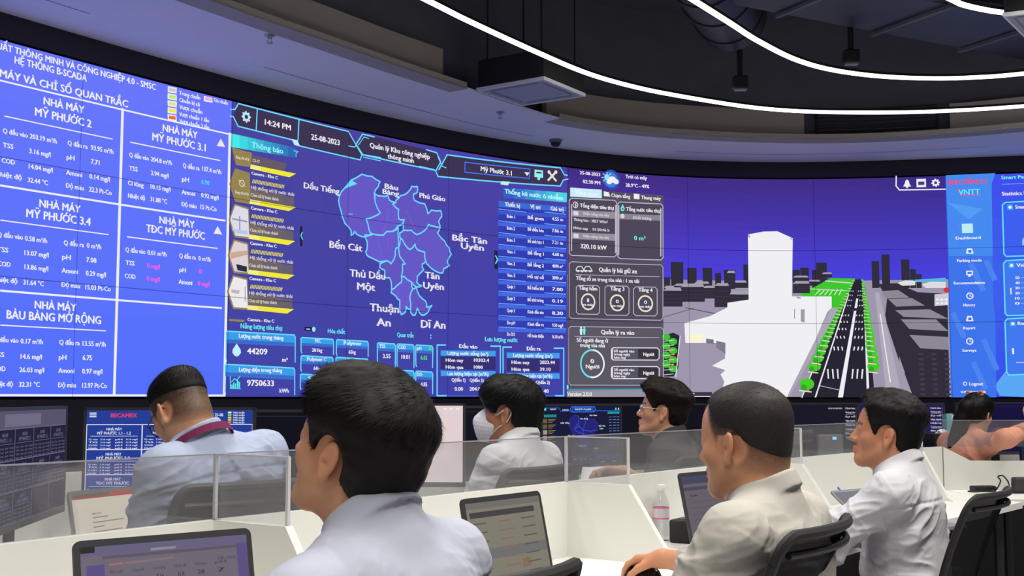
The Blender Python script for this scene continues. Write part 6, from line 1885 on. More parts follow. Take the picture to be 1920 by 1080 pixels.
HEADN = 0
def person(c):
    """c: dictionary of pose and look"""
    h = c.get('h', .0045); hs = c.get('scale', .95)
    Hc = np.array(at_depth(*c['head']))
    def frame(yaw):
        a = math.radians(yaw); F = v3(-math.sin(a), math.cos(a), 0); return F, v3(-F[1], F[0], 0)
    F, L = frame(c['tyaw']); U = v3(0, 0, 1)
    hF, hL = frame(c['yaw'])
    B0 = np.stack([hF, hL, U], 1)
    Rh = B0 @ rot('Y', c.get('pitch', 0)) @ rot('X', c.get('roll', 0))
    T = (Rh, Hc)
    nk = c.get('neck', (-.055, 0, -.175))
    Nb = Hc + F * nk[0] + L * nk[1] + U * nk[2]
    zp = c.get('zp', .54)
    Pv = Nb + F * c.get('lean', -.08) + L * c.get('leanl', 0); Pv = v3(Pv[0], Pv[1], zp)
    ax = Nb - Pv; ax = ax / np.linalg.norm(ax)
    Ft = F - ax * (F @ ax); Ft /= np.linalg.norm(Ft); Lt = np.cross(ax, Ft)
    Bt = np.stack([Ft, Lt, ax], 1)
    wd = c.get('wide', 1.0); dp = c.get('deep', 1.0); sw = c.get('sw', .178)
    sh = {}
    for s_ in (-1, 1): sh[s_] = Nb + Lt * (s_ * sw + c.get('shy', 0)) + ax * c.get('shz', -.062) + Ft * c.get('shx', .0)
    chest = Nb + (Pv - Nb) * .38 + Ft * .015 + Lt * c.get('shy', 0); belly = Nb + (Pv - Nb) * .72 + Ft * .02
    arms = {}
    for s_, key in ((1, 'armL'), (-1, 'armR')):
        a = c.get(key, {})
        el = a.get('elbow'); wr = a.get('wrist')
        E_ = sh[s_] + F * .10 + L * s_ * .05 - U * .26 if el is None else (np.array(el, float) if not isinstance(el, tuple) or len(el) != 4 else sh[s_] + F * el[0] + L * s_ * el[1] + U * el[2])
        Wr = E_ + F * .23 - L * s_ * .04 - U * .03 if wr is None else (np.array(wr, float) if len(wr) != 4 else E_ + F * wr[0] + L * s_ * wr[1] + U * wr[2])
        if el is None or len(el) == 4: E_[2] = max(E_[2], .80)
        if wr is None: Wr[2] = .806
        arms[s_] = (sh[s_], E_, Wr)
    # ------------------------------------------------ field bounds
    hands = {}
    ptsall = [Hc + v3(.14, .14, .16), Hc - v3(.14, .14, .16), Pv - v3(.25, .25, .16), Pv + v3(.25, .25, 0)]
    for s_ in (-1, 1): ptsall += [arms[s_][0] + .09, arms[s_][0] - .09, arms[s_][1] + .08, arms[s_][1] - .08, arms[s_][2] + .08, arms[s_][2] - .08]
    for s_, key in ((1, 'armL'), (-1, 'armR')):
        hd = c.get(key, {}).get('hand')
        if hd is None:
            fw = F * .94 - U * .12 - L * s_ * .2; up_ = U
            hd = dict(fwd=fw, up=U, curl=(22, 30, 20))
        fw = np.array(hd['fwd'], float); fw /= np.linalg.norm(fw); up_ = np.array(hd['up'], float); up_ -= fw * (up_ @ fw); up_ /= np.linalg.norm(up_)
        side = np.cross(fw, up_) * (1 if s_ == 1 else -1)
        hands[s_] = hand_prims(arms[s_][2], fw, up_, side, s_, hd.get('curl', (22, 30, 20)), hd.get('sc', 1.0), hd.get('spread', 1.0), hd.get('grip', False))
        tip = arms[s_][2] + fw * .2; ptsall += [tip + .05, tip - .05]
    ptsall = np.array(ptsall)
    lo = ptsall.min(0) - .02; hi = ptsall.max(0) + .02
    # ------------------------------------------------ skin
    Fd = Field(lo, hi, h)
    hp = c.get('face', {})
    for typ, p, k in head_prims(hp):
        add_spec(Fd, (typ, p, k), T, sc=hs)
    w = hp.get('w', 1.0)
    for s_ in (-1, 1):
        ea = hp.get('ear', 26)
        Re = rot('Z', -s_ * ea) @ rot('Y', -14)
        ec = v3(-.010, s_ * (.0765 * w + .006), -.004)
        for spec in (('u', ('e', tuple(ec), (.0185, .0075, .033), Re), .008), ('u', ('s', tuple(ec + v3(.004, -s_ * .004, -.030)), .0095), .008)):
            add_spec(Fd, spec, T, sc=hs)
        oc = ec + Re @ v3(.001, s_ * .0085, .003)
        add_spec(Fd, ('s', ('e', tuple(oc), (.0115, .0055, .0235), Re), .004), T, sc=hs)
        add_spec(Fd, ('u', ('e', tuple(ec + Re @ v3(.006, s_ * .002, -.004)), (.0075, .0045, .011), Re), .005), T, sc=hs)
        add_spec(Fd, ('s', ('s', tuple(ec + Re @ v3(.003, s_ * .006, -.006)), .0065), .004), T, sc=hs)
    Wh = lambda q: Hc + Rh @ (np.array(q, float) * hs)
    nr = c.get('neckr', .054)
    Fd.apply(cap(Wh((-.030, 0, -.045)), Nb + ax * .0, nr * .98, nr * 1.06), 'u', .03)
    Fd.apply(cap(Wh((-.012, 0, -.075)), Nb + Ft * .035 - ax * .02, nr * .72, nr * .8), 'u', .03)
    for s_ in (-1, 1): Fd.apply(cap(Nb - ax * .012, sh[s_] - ax * .005, .05, .045), 'u', .04)
    Fd.apply(ell(chest, (.105 * dp, .155 * wd, .18), Bt), 'u', .05)
    Fd.apply(ell(belly, (.105 * dp, .145 * wd, .16), Bt), 'u', .05)
    Fd.apply(ell(Pv, (.12, .165 * wd, .11), np.stack([F, L, U], 1)), 'u', .05)
    fat = c.get('fat', 1.0)
    for s_ in (-1, 1):
        a, e, wr = arms[s_]
        Fd.apply(cap(a, e, .049 * fat, .039 * fat), 'u', .03); Fd.apply(cap(e, e + (wr - e) * .35, .039 * fat, .039 * fat), 'u', .015); Fd.apply(cap(e + (wr - e) * .35, wr, .039 * fat, .026), 'u', .02)
        for nm, pr in hands[s_]: Fd.apply(pr, 'u', .009 if nm == 'palm' else .004)
    V, Qd = surface_nets(Fd.F, Fd.lo, h)
    V = smooth_verts(V, Qd, 1, .4)
    loc = v3(Pv[0], Pv[1], 0)
    hl = (V - Hc) @ Rh / hs
    g = lambda p, r: np.exp(-((hl - np.array(p)) ** 2).sum(1) / r ** 2)
    flush = np.clip(.55 * (g((.09, 0, -.064), .017) + g((.086, .014, -.064), .012) + g((.086, -.014, -.064), .012)) + .30 * (g((.105, 0, -.03), .018)) + .28 * (g((-.01, .082, -.004), .03) + g((-.01, -.082, -.004), .03)) + .18 * (g((.06, .045, -.025), .03) + g((.06, -.045, -.025), .03)), 0, .8)
    for s_ in (-1, 1): flush += .25 * np.exp(-((V - (arms[s_][2] + .0)) ** 2).sum(1) / .02)
    # short clipped hair on the sides, as colour of the scalp
    hr = c['hair']
    stb = np.zeros(len(V))
    if hr.get('fade'):
        x, y, z = hl.T
        side = np.clip((z - (hr.get('fz0', -.045) + np.clip(-x, 0, .1) * -.25)) / hr.get('fsoft', .035), 0, 1) * np.clip((hr.get('sx', .040) + z * .35 - x) / .012, 0, 1) * (z > -.09) * (.72 + .28 * np.clip((z + .01) / .05, 0, 1))
        earm = np.clip((np.sqrt((x + .008) ** 2 + (z + .006) ** 2) - .034) / .010, 0, 1)
        side = side * np.where(x > -.05, np.maximum(earm, (z > .02)), 1) * (np.abs(y) < .088)
        nz_ = vnoise(hl * 420, 3) * .22 + .84
        stb = np.clip(side ** .6 * nz_ * hr['fade'], 0, .96)
    if c.get('beard'): stb = np.maximum(stb, .25 * g((.08, 0, -.09), .03))
    # brows
    for s_ in (-1, 1):
        t = np.clip((np.abs(hl[:, 1]) - .012) / .034, 0, 1)
        bz = .0235 + .005 * np.sin(t * 2.4) - .003 * t
        on = np.exp(-((hl[:, 2] - bz) / .0042) ** 2) * (hl[:, 0] > .045) * (np.abs(hl[:, 1]) > .011) * (np.abs(hl[:, 1]) < .048)
        stb = np.maximum(stb, .85 * on)
    root = np_mesh('person', V, Qd, c['skin'], None, loc, {'flush': np.clip(flush, 0, 1), 'stubble': stb})
    root.location = loc
    tag(root, c['label'], 'person', c.get('group'))
    # eyes
    for s_ in (-1, 1):
        m = MB(); e0 = Hc + Rh @ (v3(.0752, s_ * .032, .0025) * hs) - loc
        fw = Rh @ v3(1, s_ * .12, 0); fw /= np.linalg.norm(fw); a1 = np.cross(fw, v3(0, 0, 1)); a1 /= np.linalg.norm(a1); a2 = np.cross(a1, fw)
        vs = []; fs = []; ms = []
        NA = 12; rad = .0138 * hs
        angs = [0, 13, 27, 38, 48]
        for q in angs:
            for k in range(NA):
                t = 2 * math.pi * k / NA; q_ = math.radians(q)
                vs.append(tuple(e0 + rad * (fw * math.cos(q_) + math.sin(q_) * (a1 * math.cos(t) + a2 * .72 * math.sin(t)))))
        for j in range(4):
            for k in range(NA): fs.append((j * NA + k, j * NA + (k + 1) % NA, (j + 1) * NA + (k + 1) % NA, (j + 1) * NA + k)); ms.append(0 if j == 0 else (1 if j == 1 else 2))
        m.v = vs; m.f = fs; m.m = ms
        m.build('eye', [mat('pupil', (12, 10, 10), .1), mat('iris_brown', (46, 28, 20), .15), mat('eye_white', (214, 208, 204), .2)], root, True)
    make_hair(c, root, Hc, Rh, hs, loc, h, w)
    make_shirt(c, root, dict(Nb=Nb, Pv=Pv, ax=ax, Ft=Ft, Lt=Lt, Bt=Bt, F=F, L=L, U=U, sh=sh, chest=chest, belly=belly, arms=arms, Hc=Hc, Rh=Rh, hs=hs, nr=nr, wd=wd, dp=dp, fat=fat), loc, h)
    make_legs(c, root, Pv, F, L, U, loc, wd)
    for fn in c.get('extras', ()): fn(root, Hc, Rh, hs, loc, dict(Nb=Nb, ax=ax, Ft=Ft, Lt=Lt, nr=nr, chest=chest, arms=arms, F=F, L=L, U=U))
    return root

def make_hair(c, root, Hc, Rh, hs, loc, h, w):
    hr = c['hair']
    h = min(h, .0042)
    R_ = .25 if hr.get('locks') else .165
    Fd = Field(Hc - R_, Hc + R_, h, .06)
    tt, ts = hr.get('top', .018), hr.get('side', .008)
    T = (Rh, Hc)
    X, Y, Z = Fd.pts(tuple(slice(0, n) for n in Fd.n))
    x = ((X - Hc[0]) * Rh[0, 0] + (Y - Hc[1]) * Rh[1, 0] + (Z - Hc[2]) * Rh[2, 0]) / hs
    y = ((X - Hc[0]) * Rh[0, 1] + (Y - Hc[1]) * Rh[1, 1] + (Z - Hc[2]) * Rh[2, 1]) / hs
    z = ((X - Hc[0]) * Rh[0, 2] + (Y - Hc[1]) * Rh[1, 2] + (Z - Hc[2]) * Rh[2, 2]) / hs
    def E(cx, cz, r):
        k0 = np.sqrt(((x - cx) / r[0]) ** 2 + (y / r[1]) ** 2 + ((z - cz) / r[2]) ** 2); k1 = np.sqrt(((x - cx) / r[0] ** 2) ** 2 + (y / r[1] ** 2) ** 2 + ((z - cz) / r[2] ** 2) ** 2)
        return k0 * (k0 - 1) / np.maximum(k1, 1e-6)
    def smin(a, b, k):
        hh = np.maximum(k - np.abs(a - b), 0) / k; return np.minimum(a, b) - hh * hh * k / 4
    def smax(a, b, k): return -smin(-a, -b, k)
    d = smin(E(-.012, .040, (.098, .0765 * w, .087)), E(.028, .040, (.060, .062 * w, .062)), .03)
    # back of the head down to the nape
    d = smin(d, E(-.045, -.028, (.053, .052 * w, .056)), .035)
    t = ts + (tt - ts) * np.clip((z - hr.get('z0', .035)) / .055, 0, 1)
    t = t + hr.get('back', 0) * np.clip((-x - .02) / .06, 0, 1) * np.clip((z + .06) / .05, 0, 1) * np.clip((.11 - z) / .05, 0, 1)
    t = t + hr.get('front', 0) * np.clip((x - .02) / .05, 0, 1) * np.clip((z - .03) / .03, 0, 1)
    # keep-out planes
    fx, fz = hr.get('hl0', (.080, .098)); gx, gz = hr.get('hl1', (.030, .000))
    nx_, nz__ = (fz - gz), -(fx - gx); ln = math.hypot(nx_, nz__)
    cut = ((x - gx) * nx_ + (z - gz) * nz__) / ln
    # side burn / ear
    ear = -(np.sqrt(((x + .004) / 1.0) ** 2 + ((z + .006) / 1.15) ** 2) - hr.get('earr', .033)) - np.maximum(0, .045 - np.abs(y)) * 2
    sbz = hr.get('burn', -.010)
    low = np.where(x > -.022, (sbz - z), 0)
    npz = hr.get('nape', -.085)
    line = hr.get('behind', -.030) + (npz - hr.get('behind', -.030)) * np.clip((-.028 - x) / .065, 0, 1)
    low = np.where(x > -.022, sbz - z, line - z)
    dd = d - t / hs
    dd = smax(dd, cut, hr.get('edge', .016)); dd = smax(dd, ear, .008); dd = smax(dd, low, hr.get('nedge', .022))
    if hr.get('cutside') is not None:
        zc = hr['cutside']; dd = smax(dd, (zc + np.clip((.02 - x), 0, .12) * hr.get('cutslope', .0)) - z, .02)
    # clumps
    P = np.stack([np.broadcast_to(a, x.shape).ravel() for a in (x, y, z)], 1)
    nn = vnoise(P * v3(38, 60, 38), 5).reshape(x.shape) - .5
    n2 = vnoise(P * v3(90, 170, 90), 9).reshape(x.shape) - .5
    dd = dd + (nn * hr.get('clump', .006) + n2 * hr.get('clump', .006) * .5) * np.clip(t / .012, .1, 1)
    Fd.F = (dd * hs).astype(np.float32)
    for a in hr.get('locks', ()):         # extra locks in head axes
        pa = [Hc + Rh @ (np.array(p) * hs) for p in a[0]]
        for i in range(len(pa) - 1): Fd.apply(cap(pa[i], pa[i + 1], a[1][i] * hs, a[1][i + 1] * hs), 'u', .012)
    Fd.F[[0, -1]] = .05; Fd.F[:, [0, -1]] = .05; Fd.F[:, :, [0, -1]] = .05
    V, Qd = surface_nets(Fd.F, Fd.lo, h)
    if not len(V): return
    V = smooth_verts(V, Qd, 1, .35)
    Nn = normals(V, Qd)
    # strands
    r2 = np.random.default_rng(hr.get('seed', 1))
    n = hr.get('strands', 5000)
    pick = r2.integers(0, len(Qd), n)
    ww = r2.random((n, 4)); ww /= ww.sum(1)[:, None]
    base = (V[Qd[pick]] * ww[:, :, None]).sum(1); bn = Nn[Qd[pick, 0]]
    hl = (base - Hc) @ Rh / hs
    wc = np.array(hr.get('whorl', (-.075, .0, .105)))
    fl = hl - wc; fl /= np.maximum(np.linalg.norm(fl, axis=1), 1e-6)[:, None]
    fl[:, 2] -= hr.get('fall', .25)
    fwd = hr.get('sweep', (0, 0, 0)); fl = fl + np.array(fwd)
    fl = fl @ Rh.T
    fl -= bn * (fl * bn).sum(1)[:, None]; fl /= np.maximum(np.linalg.norm(fl, axis=1), 1e-6)[:, None]
    out = hr.get('lift', .35)
    topw = np.clip((hl[:, 2] - .03) / .05, 0, 1)
    ln_ = (hr.get('len', .022) * (.35 + .65 * topw) * (.6 + .8 * r2.random(n)))
    jit = (r2.random((n, 3)) - .5) * hr.get('jit', .28)
    d1 = fl + bn * out * (.3 + 1.4 * r2.random(n))[:, None] + jit * .6; d1 /= np.linalg.norm(d1, axis=1)[:, None]
    d2 = fl + bn * out * .3 * r2.random(n)[:, None] + jit; d2 /= np.linalg.norm(d2, axis=1)[:, None]
    sd = np.cross(d1, bn); sd /= np.maximum(np.linalg.norm(sd, axis=1), 1e-6)[:, None]
    wd = hr.get('sw', .0011)
    b0 = base - bn * .003
    p1 = b0 + d1 * (ln_ * .55)[:, None]; p2 = p1 + d2 * (ln_ * .45)[:, None]
    SV = np.stack([b0 - sd * wd, b0 + sd * wd, p1 + sd * wd * .8, p1 - sd * wd * .8, p2], 1).reshape(-1, 3)
    o = np.arange(n) * 5 + len(V)
    SQ = np.stack([o, o + 1, o + 2, o + 3], 1); ST = np.stack([o + 3, o + 2, o + 4], 1)
    np_mesh('hair', np.concatenate([V, SV]), np.concatenate([Qd, SQ]), hair_mat(hr.get('mat', 'black_hair'), hr.get('rgb', (30, 27, 27))), root, loc, None, ST)

def make_shirt(c, root, g, loc, h):
    st = c['shirt']
    inf = st.get('inf', .014)
    pts = [g['Nb'] + .12, g['Nb'] - .12, g['Pv'] + v3(.24, .24, .05), g['Pv'] - v3(.24, .24, .14)]
    for s_ in (-1, 1):
        for q in g['arms'][s_]: pts += [q + .10, q - .10]
    pts = np.array(pts)
    h = max(h, .0045)
    Fd = Field(pts.min(0), pts.max(0) + v3(0, 0, .04), h, .05)
    Nb, ax, Ft, Lt, Bt, Pv = g['Nb'], g['ax'], g['Ft'], g['Lt'], g['Bt'], g['Pv']
    dp, wd = g['dp'], g['wd']
    Fd.apply(ell(g['chest'], (.108 * dp + inf, .158 * wd + inf, .19), Bt), 'u', .05)
    Fd.apply(ell(g['belly'], (.112 * dp + inf, .150 * wd + inf, .19), Bt), 'u', .06)
    Fd.apply(ell(Pv + v3(0, 0, .0), (.128 + inf, .170 * wd + inf, .135), np.stack([g['F'], g['L'], g['U']], 1)), 'u', .05)
    # upper back
    Fd.apply(ell(Nb - ax * .12 - Ft * .022 + Lt * c.get('shy', 0), (.070 * dp + inf, .150 * wd + inf, .10), Bt), 'u', .05)
    for s_ in (-1, 1):
        Fd.apply(cap(Nb - ax * .016, g['sh'][s_] - ax * .004, .048 + inf * .6, .050 + inf * .55), 'u', .045)
        a, e, w = g['arms'][s_]
        slv = st.get('sleeve', {}).get(s_, st.get('sl', 1.0))       # 0..1 upper arm, 1..2 forearm
        fat = g['fat']
        if slv <= 1:
            q = a + (e - a) * slv
            Fd.apply(cap(a, q, .054 * fat + inf * .7, .053 * fat + inf * .75), 'u', .03)
        else:
            Fd.apply(cap(a, e, .052 * fat + inf * .7, .044 * fat + inf * .9), 'u', .03)
            q = e + (w - e) * min(1.0, slv - 1)
            Fd.apply(cap(e, q, .044 * fat + inf * .9, .032 + inf * .75), 'u', .02)
        # cut the end of the sleeve flat
        dr = (q - (a if slv <= 1 else e)); dr = dr / max(np.linalg.norm(dr), 1e-6)
        qq = q.copy(); dd = dr.copy()
        fn = lambda X, Y, Z, qq=qq, dd=dd: np.maximum(np.sqrt((X - qq[0]) ** 2 + (Y - qq[1]) ** 2 + (Z - qq[2]) ** 2) - .095, -((X - qq[0]) * dd[0] + (Y - qq[1]) * dd[1] + (Z - qq[2]) * dd[2]))
        Fd.apply((fn, qq - .1, qq + .1), 's', .004)
    Fd.apply(cap(Nb - ax * .07, Nb + ax * .004, g['nr'] * 1.06 + .018, g['nr'] * 1.06 + .008), 'u', .03)
    # neck opening
    na = (g['Hc'] + g['Rh'] @ (v3(-.030, 0, -.045) * g['hs'])) - Nb; na /= np.linalg.norm(na)
    fr = Ft - na * (Ft @ na); fr /= np.linalg.norm(fr); sd = np.cross(na, fr)
    # collar
    if st.get('collar', True):
        R0 = g['nr'] * 1.10 + .004
        Hh = st.get('colh', .038); cz = st.get('colz', .003)
        o = Nb + na * cz
        def cyl(X, Y, Z):
            x = X - o[0]; y = Y - o[1]; z = Z - o[2]
            a = x * fr[0] + y * fr[1] + z * fr[2]; b = x * sd[0] + y * sd[1] + z * sd[2]; t = x * na[0] + y * na[1] + z * na[2]
            return a, b, t
        def stand(X, Y, Z):
            a, b, t = cyl(X, Y, Z)
            rho = np.sqrt((a / 1.12 - .004) ** 2 + b ** 2); tt = t + a * .22
            R_ = R0 - .05 * (tt - .02)
            return np.maximum(np.abs(rho - R_) - .0032, np.abs(tt - .012) - Hh * .62)
        def leaf(X, Y, Z):
            a, b, t = cyl(X, Y, Z)
            rho = np.sqrt((a / 1.12 - .004) ** 2 + b ** 2); tt = t + a * .22
            drop = .002 + .026 * np.clip(a / .07, 0, 1)
            top = .012 + Hh * .62
            R_ = R0 + .004 + (top - tt) * .20
            lo = top - Hh - drop
            return np.maximum(np.abs(rho - R_) - .0034, np.maximum(tt - top, lo - tt))
        Fd.apply((stand, o - .13, o + .13), 'u', .004); Fd.apply((leaf, o - .13, o + .13), 'u', .006)
        if st.get('open', True):      # V opening in front
            p0 = Nb + fr * .10 + na * .06; p1 = Nb + fr * .12 - na * .09
            Fd.apply(cap(p0, p1, .026, .006), 's', .008)
    else:
        R0 = g['nr'] * 1.12
        o = Nb + na * .006
        def ringb(X, Y, Z):
            x = X - o[0]; y = Y - o[1]; z = Z - o[2]
            a = x * fr[0] + y * fr[1] + z * fr[2]; b = x * sd[0] + y * sd[1] + z * sd[2]; t = x * na[0] + y * na[1] + z * na[2] + (x * fr[0] + y * fr[1] + z * fr[2]) * .3
            return np.sqrt((np.sqrt((a / 1.1) ** 2 + b ** 2) - R0) ** 2 + (t * .45) ** 2) - .007
        Fd.apply((ringb, o - .12, o + .12), 'u', .006)
    Fd.F[:, :, 0] = .05
    V, Qd = surface_nets(Fd.F, Fd.lo, h)
    V = smooth_verts(V, Qd, 1, .45)
    Nn = normals(V, Qd)
    # folds
    r = V - Nb
    tl = np.stack([r @ Ft, r @ Lt, r @ ax], 1)
    sd_ = c.get('seed', 1)
    amp = st.get('amp', .006)
    torso = np.clip((-.02 - tl[:, 2]) / .10, 0, 1)
    wv = vnoise(tl * v3(5, 5, 5), sd_) * 1.6
    q = np.stack([tl[:, 0] * 6 + wv, tl[:, 1] * 9 + wv + tl[:, 2] * 6 * np.sign(tl[:, 1]), tl[:, 2] * 11 + wv], 1)
    f1 = 1 - np.abs(2 * vnoise(q, sd_ + 1) - 1); f2 = 1 - np.abs(2 * vnoise(q * 2.1 + 7, sd_ + 2) - 1)
    f3 = 1 - np.abs(2 * vnoise(q * 3.9 + 19, sd_ + 3) - 1)
    fold = (f1 ** 2.5 * .9 + f2 ** 2.5 * .5 + f3 ** 2 * .22 - .5)
    disp = amp * fold * (.45 + .75 * torso)
    for s_ in (-1, 1):
        a, e, w = g['arms'][s_]
        for p0, p1, ww in ((a, e, 1.0), (e, w, 1.2)):
            d_ = p1 - p0; Ln = np.linalg.norm(d_); d_ /= Ln
            t = (V - p0) @ d_; rad = np.linalg.norm((V - p0) - t[:, None] * d_, axis=1)
            m_ = np.exp(-((rad) / .085) ** 4) * (t > -.02) * (t < Ln + .03) * (np.abs(tl[:, 1]) > .15)
            rr_ = (V - p0) - t[:, None] * d_
            qa = rr_ * 11 + (t * 24 + 2.2 * vnoise(V * 12, sd_ + 5))[:, None] * d_
            rd = 1 - np.abs(2 * vnoise(qa, sd_ + 8) - 1)
            ben = .45 + .55 * np.exp(-((V - e) ** 2).sum(1) / .012)
            disp = disp + m_ * amp * 1.3 * ben * (rd ** 2 - .35) * ww
    # seams: yoke across the shoulder blades, arm hole, sleeve hem
    if st.get('yoke', True):
        back = tl[:, 0] < .02
        disp -= .0040 * np.exp(-((tl[:, 2] + st.get('yz', .105) + .05 * tl[:, 1] ** 2) / .0042) ** 2) * back
    for s_ in (-1, 1):
        dd = (V - (g['sh'][s_] - Lt * s_ * .022)) @ (Lt * s_ * .95 + ax * .31)
        near = np.exp(-((V - g['sh'][s_]) ** 2).sum(1) / .014)
        disp -= .0022 * np.exp(-(dd / .004) ** 2) * near
    nd = np.linalg.norm(r - (r @ na)[:, None] * na, axis=1)
    keep = np.clip((nd - .075) / .03, .08, 1) if st.get('collar', True) else np.clip((nd - .06) / .03, .15, 1)
    V = V + Nn * (disp * keep)[:, None]
    np_mesh(st.get('name', 'shirt'), V, Qd, st['mat'], root, loc)

def make_legs(c, root, Pv, F, L, U, loc, wd):
    h = .010
    K = {}
    for s_ in (-1, 1):
        hip = v3(Pv[0], Pv[1], Pv[2] - .02) + L * s_ * .085; kn = hip + F * .40 + L * s_ * .03; kn[2] = .50; an = kn - F * .06 + L * s_ * .0; an[2] = .09
        K[s_] = (hip, kn, an)
    pts = np.array([q for s_ in (-1, 1) for q in K[s_]])
    Fd = Field(pts.min(0) - .17, pts.max(0) + .16, h, .06)
    Fd.apply(ell(v3(Pv[0], Pv[1], Pv[2] - .02), (.13, .172 * wd, .10), np.stack([F, L, U], 1)), 'u', .05)
    for s_ in (-1, 1):
        a, k, n = K[s_]
        Fd.apply(cap(a, k, .084, .062), 'u', .04); Fd.apply(cap(k, n, .062, .050), 'u', .03)
        nn = n
        Fd.apply((lambda X, Y, Z, nn=nn: Z - (nn[2] - .005) + 0 * X + 0 * Y, nn - .1, nn + .1), 's', .004)
    V, Qd = surface_nets(Fd.F, Fd.lo, h)
    V = smooth_verts(V, Qd, 1, .5)
    np_mesh('trousers', V, Qd, c.get('trousers', cloth_mat('dark_trousers', (34, 36, 46))), root, loc)
    for s_ in (-1, 1):
        n = K[s_][2]
        Fd = Field(n - .2, n + .28, .008, .05)
        b = v3(n[0], n[1], .045)
        Fd.apply(cap(b - F * .03, b + F * .15 - U * .008, .043, .036), 'u', .03); Fd.apply(cap(b, n, .044, .047), 'u', .02)
        Fd.apply((lambda X, Y, Z: Z - .004 + 0 * X + 0 * Y, Fd.lo, n + .2), 's', .003)
        V, Qd = surface_nets(Fd.F, Fd.lo, .008)
        np_mesh('shoe', smooth_verts(V, Qd, 1, .4), Qd, mat('black_leather', (22, 20, 20), .35), root, loc)

# ---- accessories
def tube_world(name, pts, r, m_, root, loc, n=8):
    m = MB(); m.tube([tuple(np.array(p) - loc) for p in pts], r, n); return m.build(name, m_, root, True)
def glasses_fn(rim, lens=True, r=.0016):
    def fn(root, Hc, Rh, hs, loc, g):
        W_ = lambda q: Hc + Rh @ (np.array(q, float) * hs)
        m = MB(); out = []
        for s_ in (-1, 1):
            ring = []
            for k in range(21):
                a = 2 * math.pi * k / 20
                y = .0335 + .0245 * math.copysign(abs(math.cos(a)) ** .8, math.cos(a)); z = -.001 + .0185 * math.copysign(abs(math.sin(a)) ** .8, math.sin(a))
                ring.append(tuple(W_((.1035 - .012 * ((y - .01) / .05) ** 2, s_ * y, z)) - loc))
            m.tube(ring, r, 6)
            m.tube([tuple(W_(p) - loc) for p in ((.094, s_ * .058, .006), (.086, s_ * .071, .006), (.03, s_ * .079, .012), (-.012, s_ * .083, .016), (-.026, s_ * .076, .002))], r, 6)
        m.tube([tuple(W_(p) - loc) for p in ((.1035, -.010, .003), (.108, 0, .006), (.1035, .010, .003))], r, 6)
        o = m.build('glasses', rim, root, True)
        for s_ in (-1, 1):
            vs = [tuple(W_((.1025 - .012 * ((y - .01) / .05) ** 2, s_ * y, z)) - loc) for y, z in [(.0335 + .0235 * math.cos(2 * math.pi * k / 20), -.001 + .0175 * math.sin(2 * math.pi * k / 20)) for k in range(20)]]
            q = MB(); q.add(vs, [tuple(range(20))]); q.build('lens', glass_mat('lens_glass', (.95, .95, .97), .10, .02), o)
    return fn
def mask_fn(root, Hc, Rh, hs, loc, g):
    h = .0032
    Fd = Field(Hc - .15, Hc + .15, h, .04)
    T = (Rh, Hc)
    for spec in (('u', ('e', (.040, 0, -.048), (.066, .062, .060)), .02), ('u', ('c', (.098, 0, -.012), (.118, 0, -.040), .012, .016), .03), ('u', ('c', (.112, 0, -.048), (.090, 0, -.100), .018, .022), .03), ('u', ('e', (.078, 0, -.060), (.044, .048, .054)), .03)):
        add_spec(Fd, spec, T, sc=hs, infl=.002)
    X, Y, Z = Fd.pts(tuple(slice(0, n) for n in Fd.n))
    x = ((X - Hc[0]) * Rh[0, 0] + (Y - Hc[1]) * Rh[1, 0] + (Z - Hc[2]) * Rh[2, 0]) / hs; y = ((X - Hc[0]) * Rh[0, 1] + (Y - Hc[1]) * Rh[1, 1] + (Z - Hc[2]) * Rh[2, 1]) / hs; z = ((X - Hc[0]) * Rh[0, 2] + (Y - Hc[1]) * Rh[1, 2] + (Z - Hc[2]) * Rh[2, 2]) / hs
    k = np.maximum.reduce([.034 + .20 * (np.abs(z + .05)) - x + 0 * y, z - (-.004 + (x - .05) * .18), -.122 + (.105 - x) * .10 - z])
    Fd.F = np.maximum(Fd.F, (k * hs).astype(np.float32))
    V, Qd = surface_nets(Fd.F, Fd.lo, h); V = smooth_verts(V, Qd, 2, .5)
    Nn = normals(V, Qd); hl = (V - Hc) @ Rh / hs
    V = V + Nn * (.0004 * np.sin(hl[:, 2] * 420))[:, None]
    o = np_mesh('face_mask', V, Qd, cloth_mat('mask_cloth', (232, 232, 240)), root, loc)
    W_ = lambda q: Hc + Rh @ (np.array(q, float) * hs)
    for s_ in (-1, 1):
        tube_world('ear_loop', [W_((.046, s_ * .058, -.018)), W_((.022, s_ * .073, -.006)), W_((-.002, s_ * .083, .012)), W_((-.022, s_ * .083, .024)), W_((-.034, s_ * .080, .006))], .0022, mat('white_elastic', (225, 225, 228), .7), o, np.zeros(3) + loc)
        tube_world('ear_loop', [W_((.046, s_ * .056, -.086)), W_((.022, s_ * .069, -.060)), W_((.0, s_ * .079, -.044)), W_((-.022, s_ * .082, -.026)), W_((-.034, s_ * .080, .006))], .0022, mat('white_elastic', (225, 225, 228), .7), o, loc)
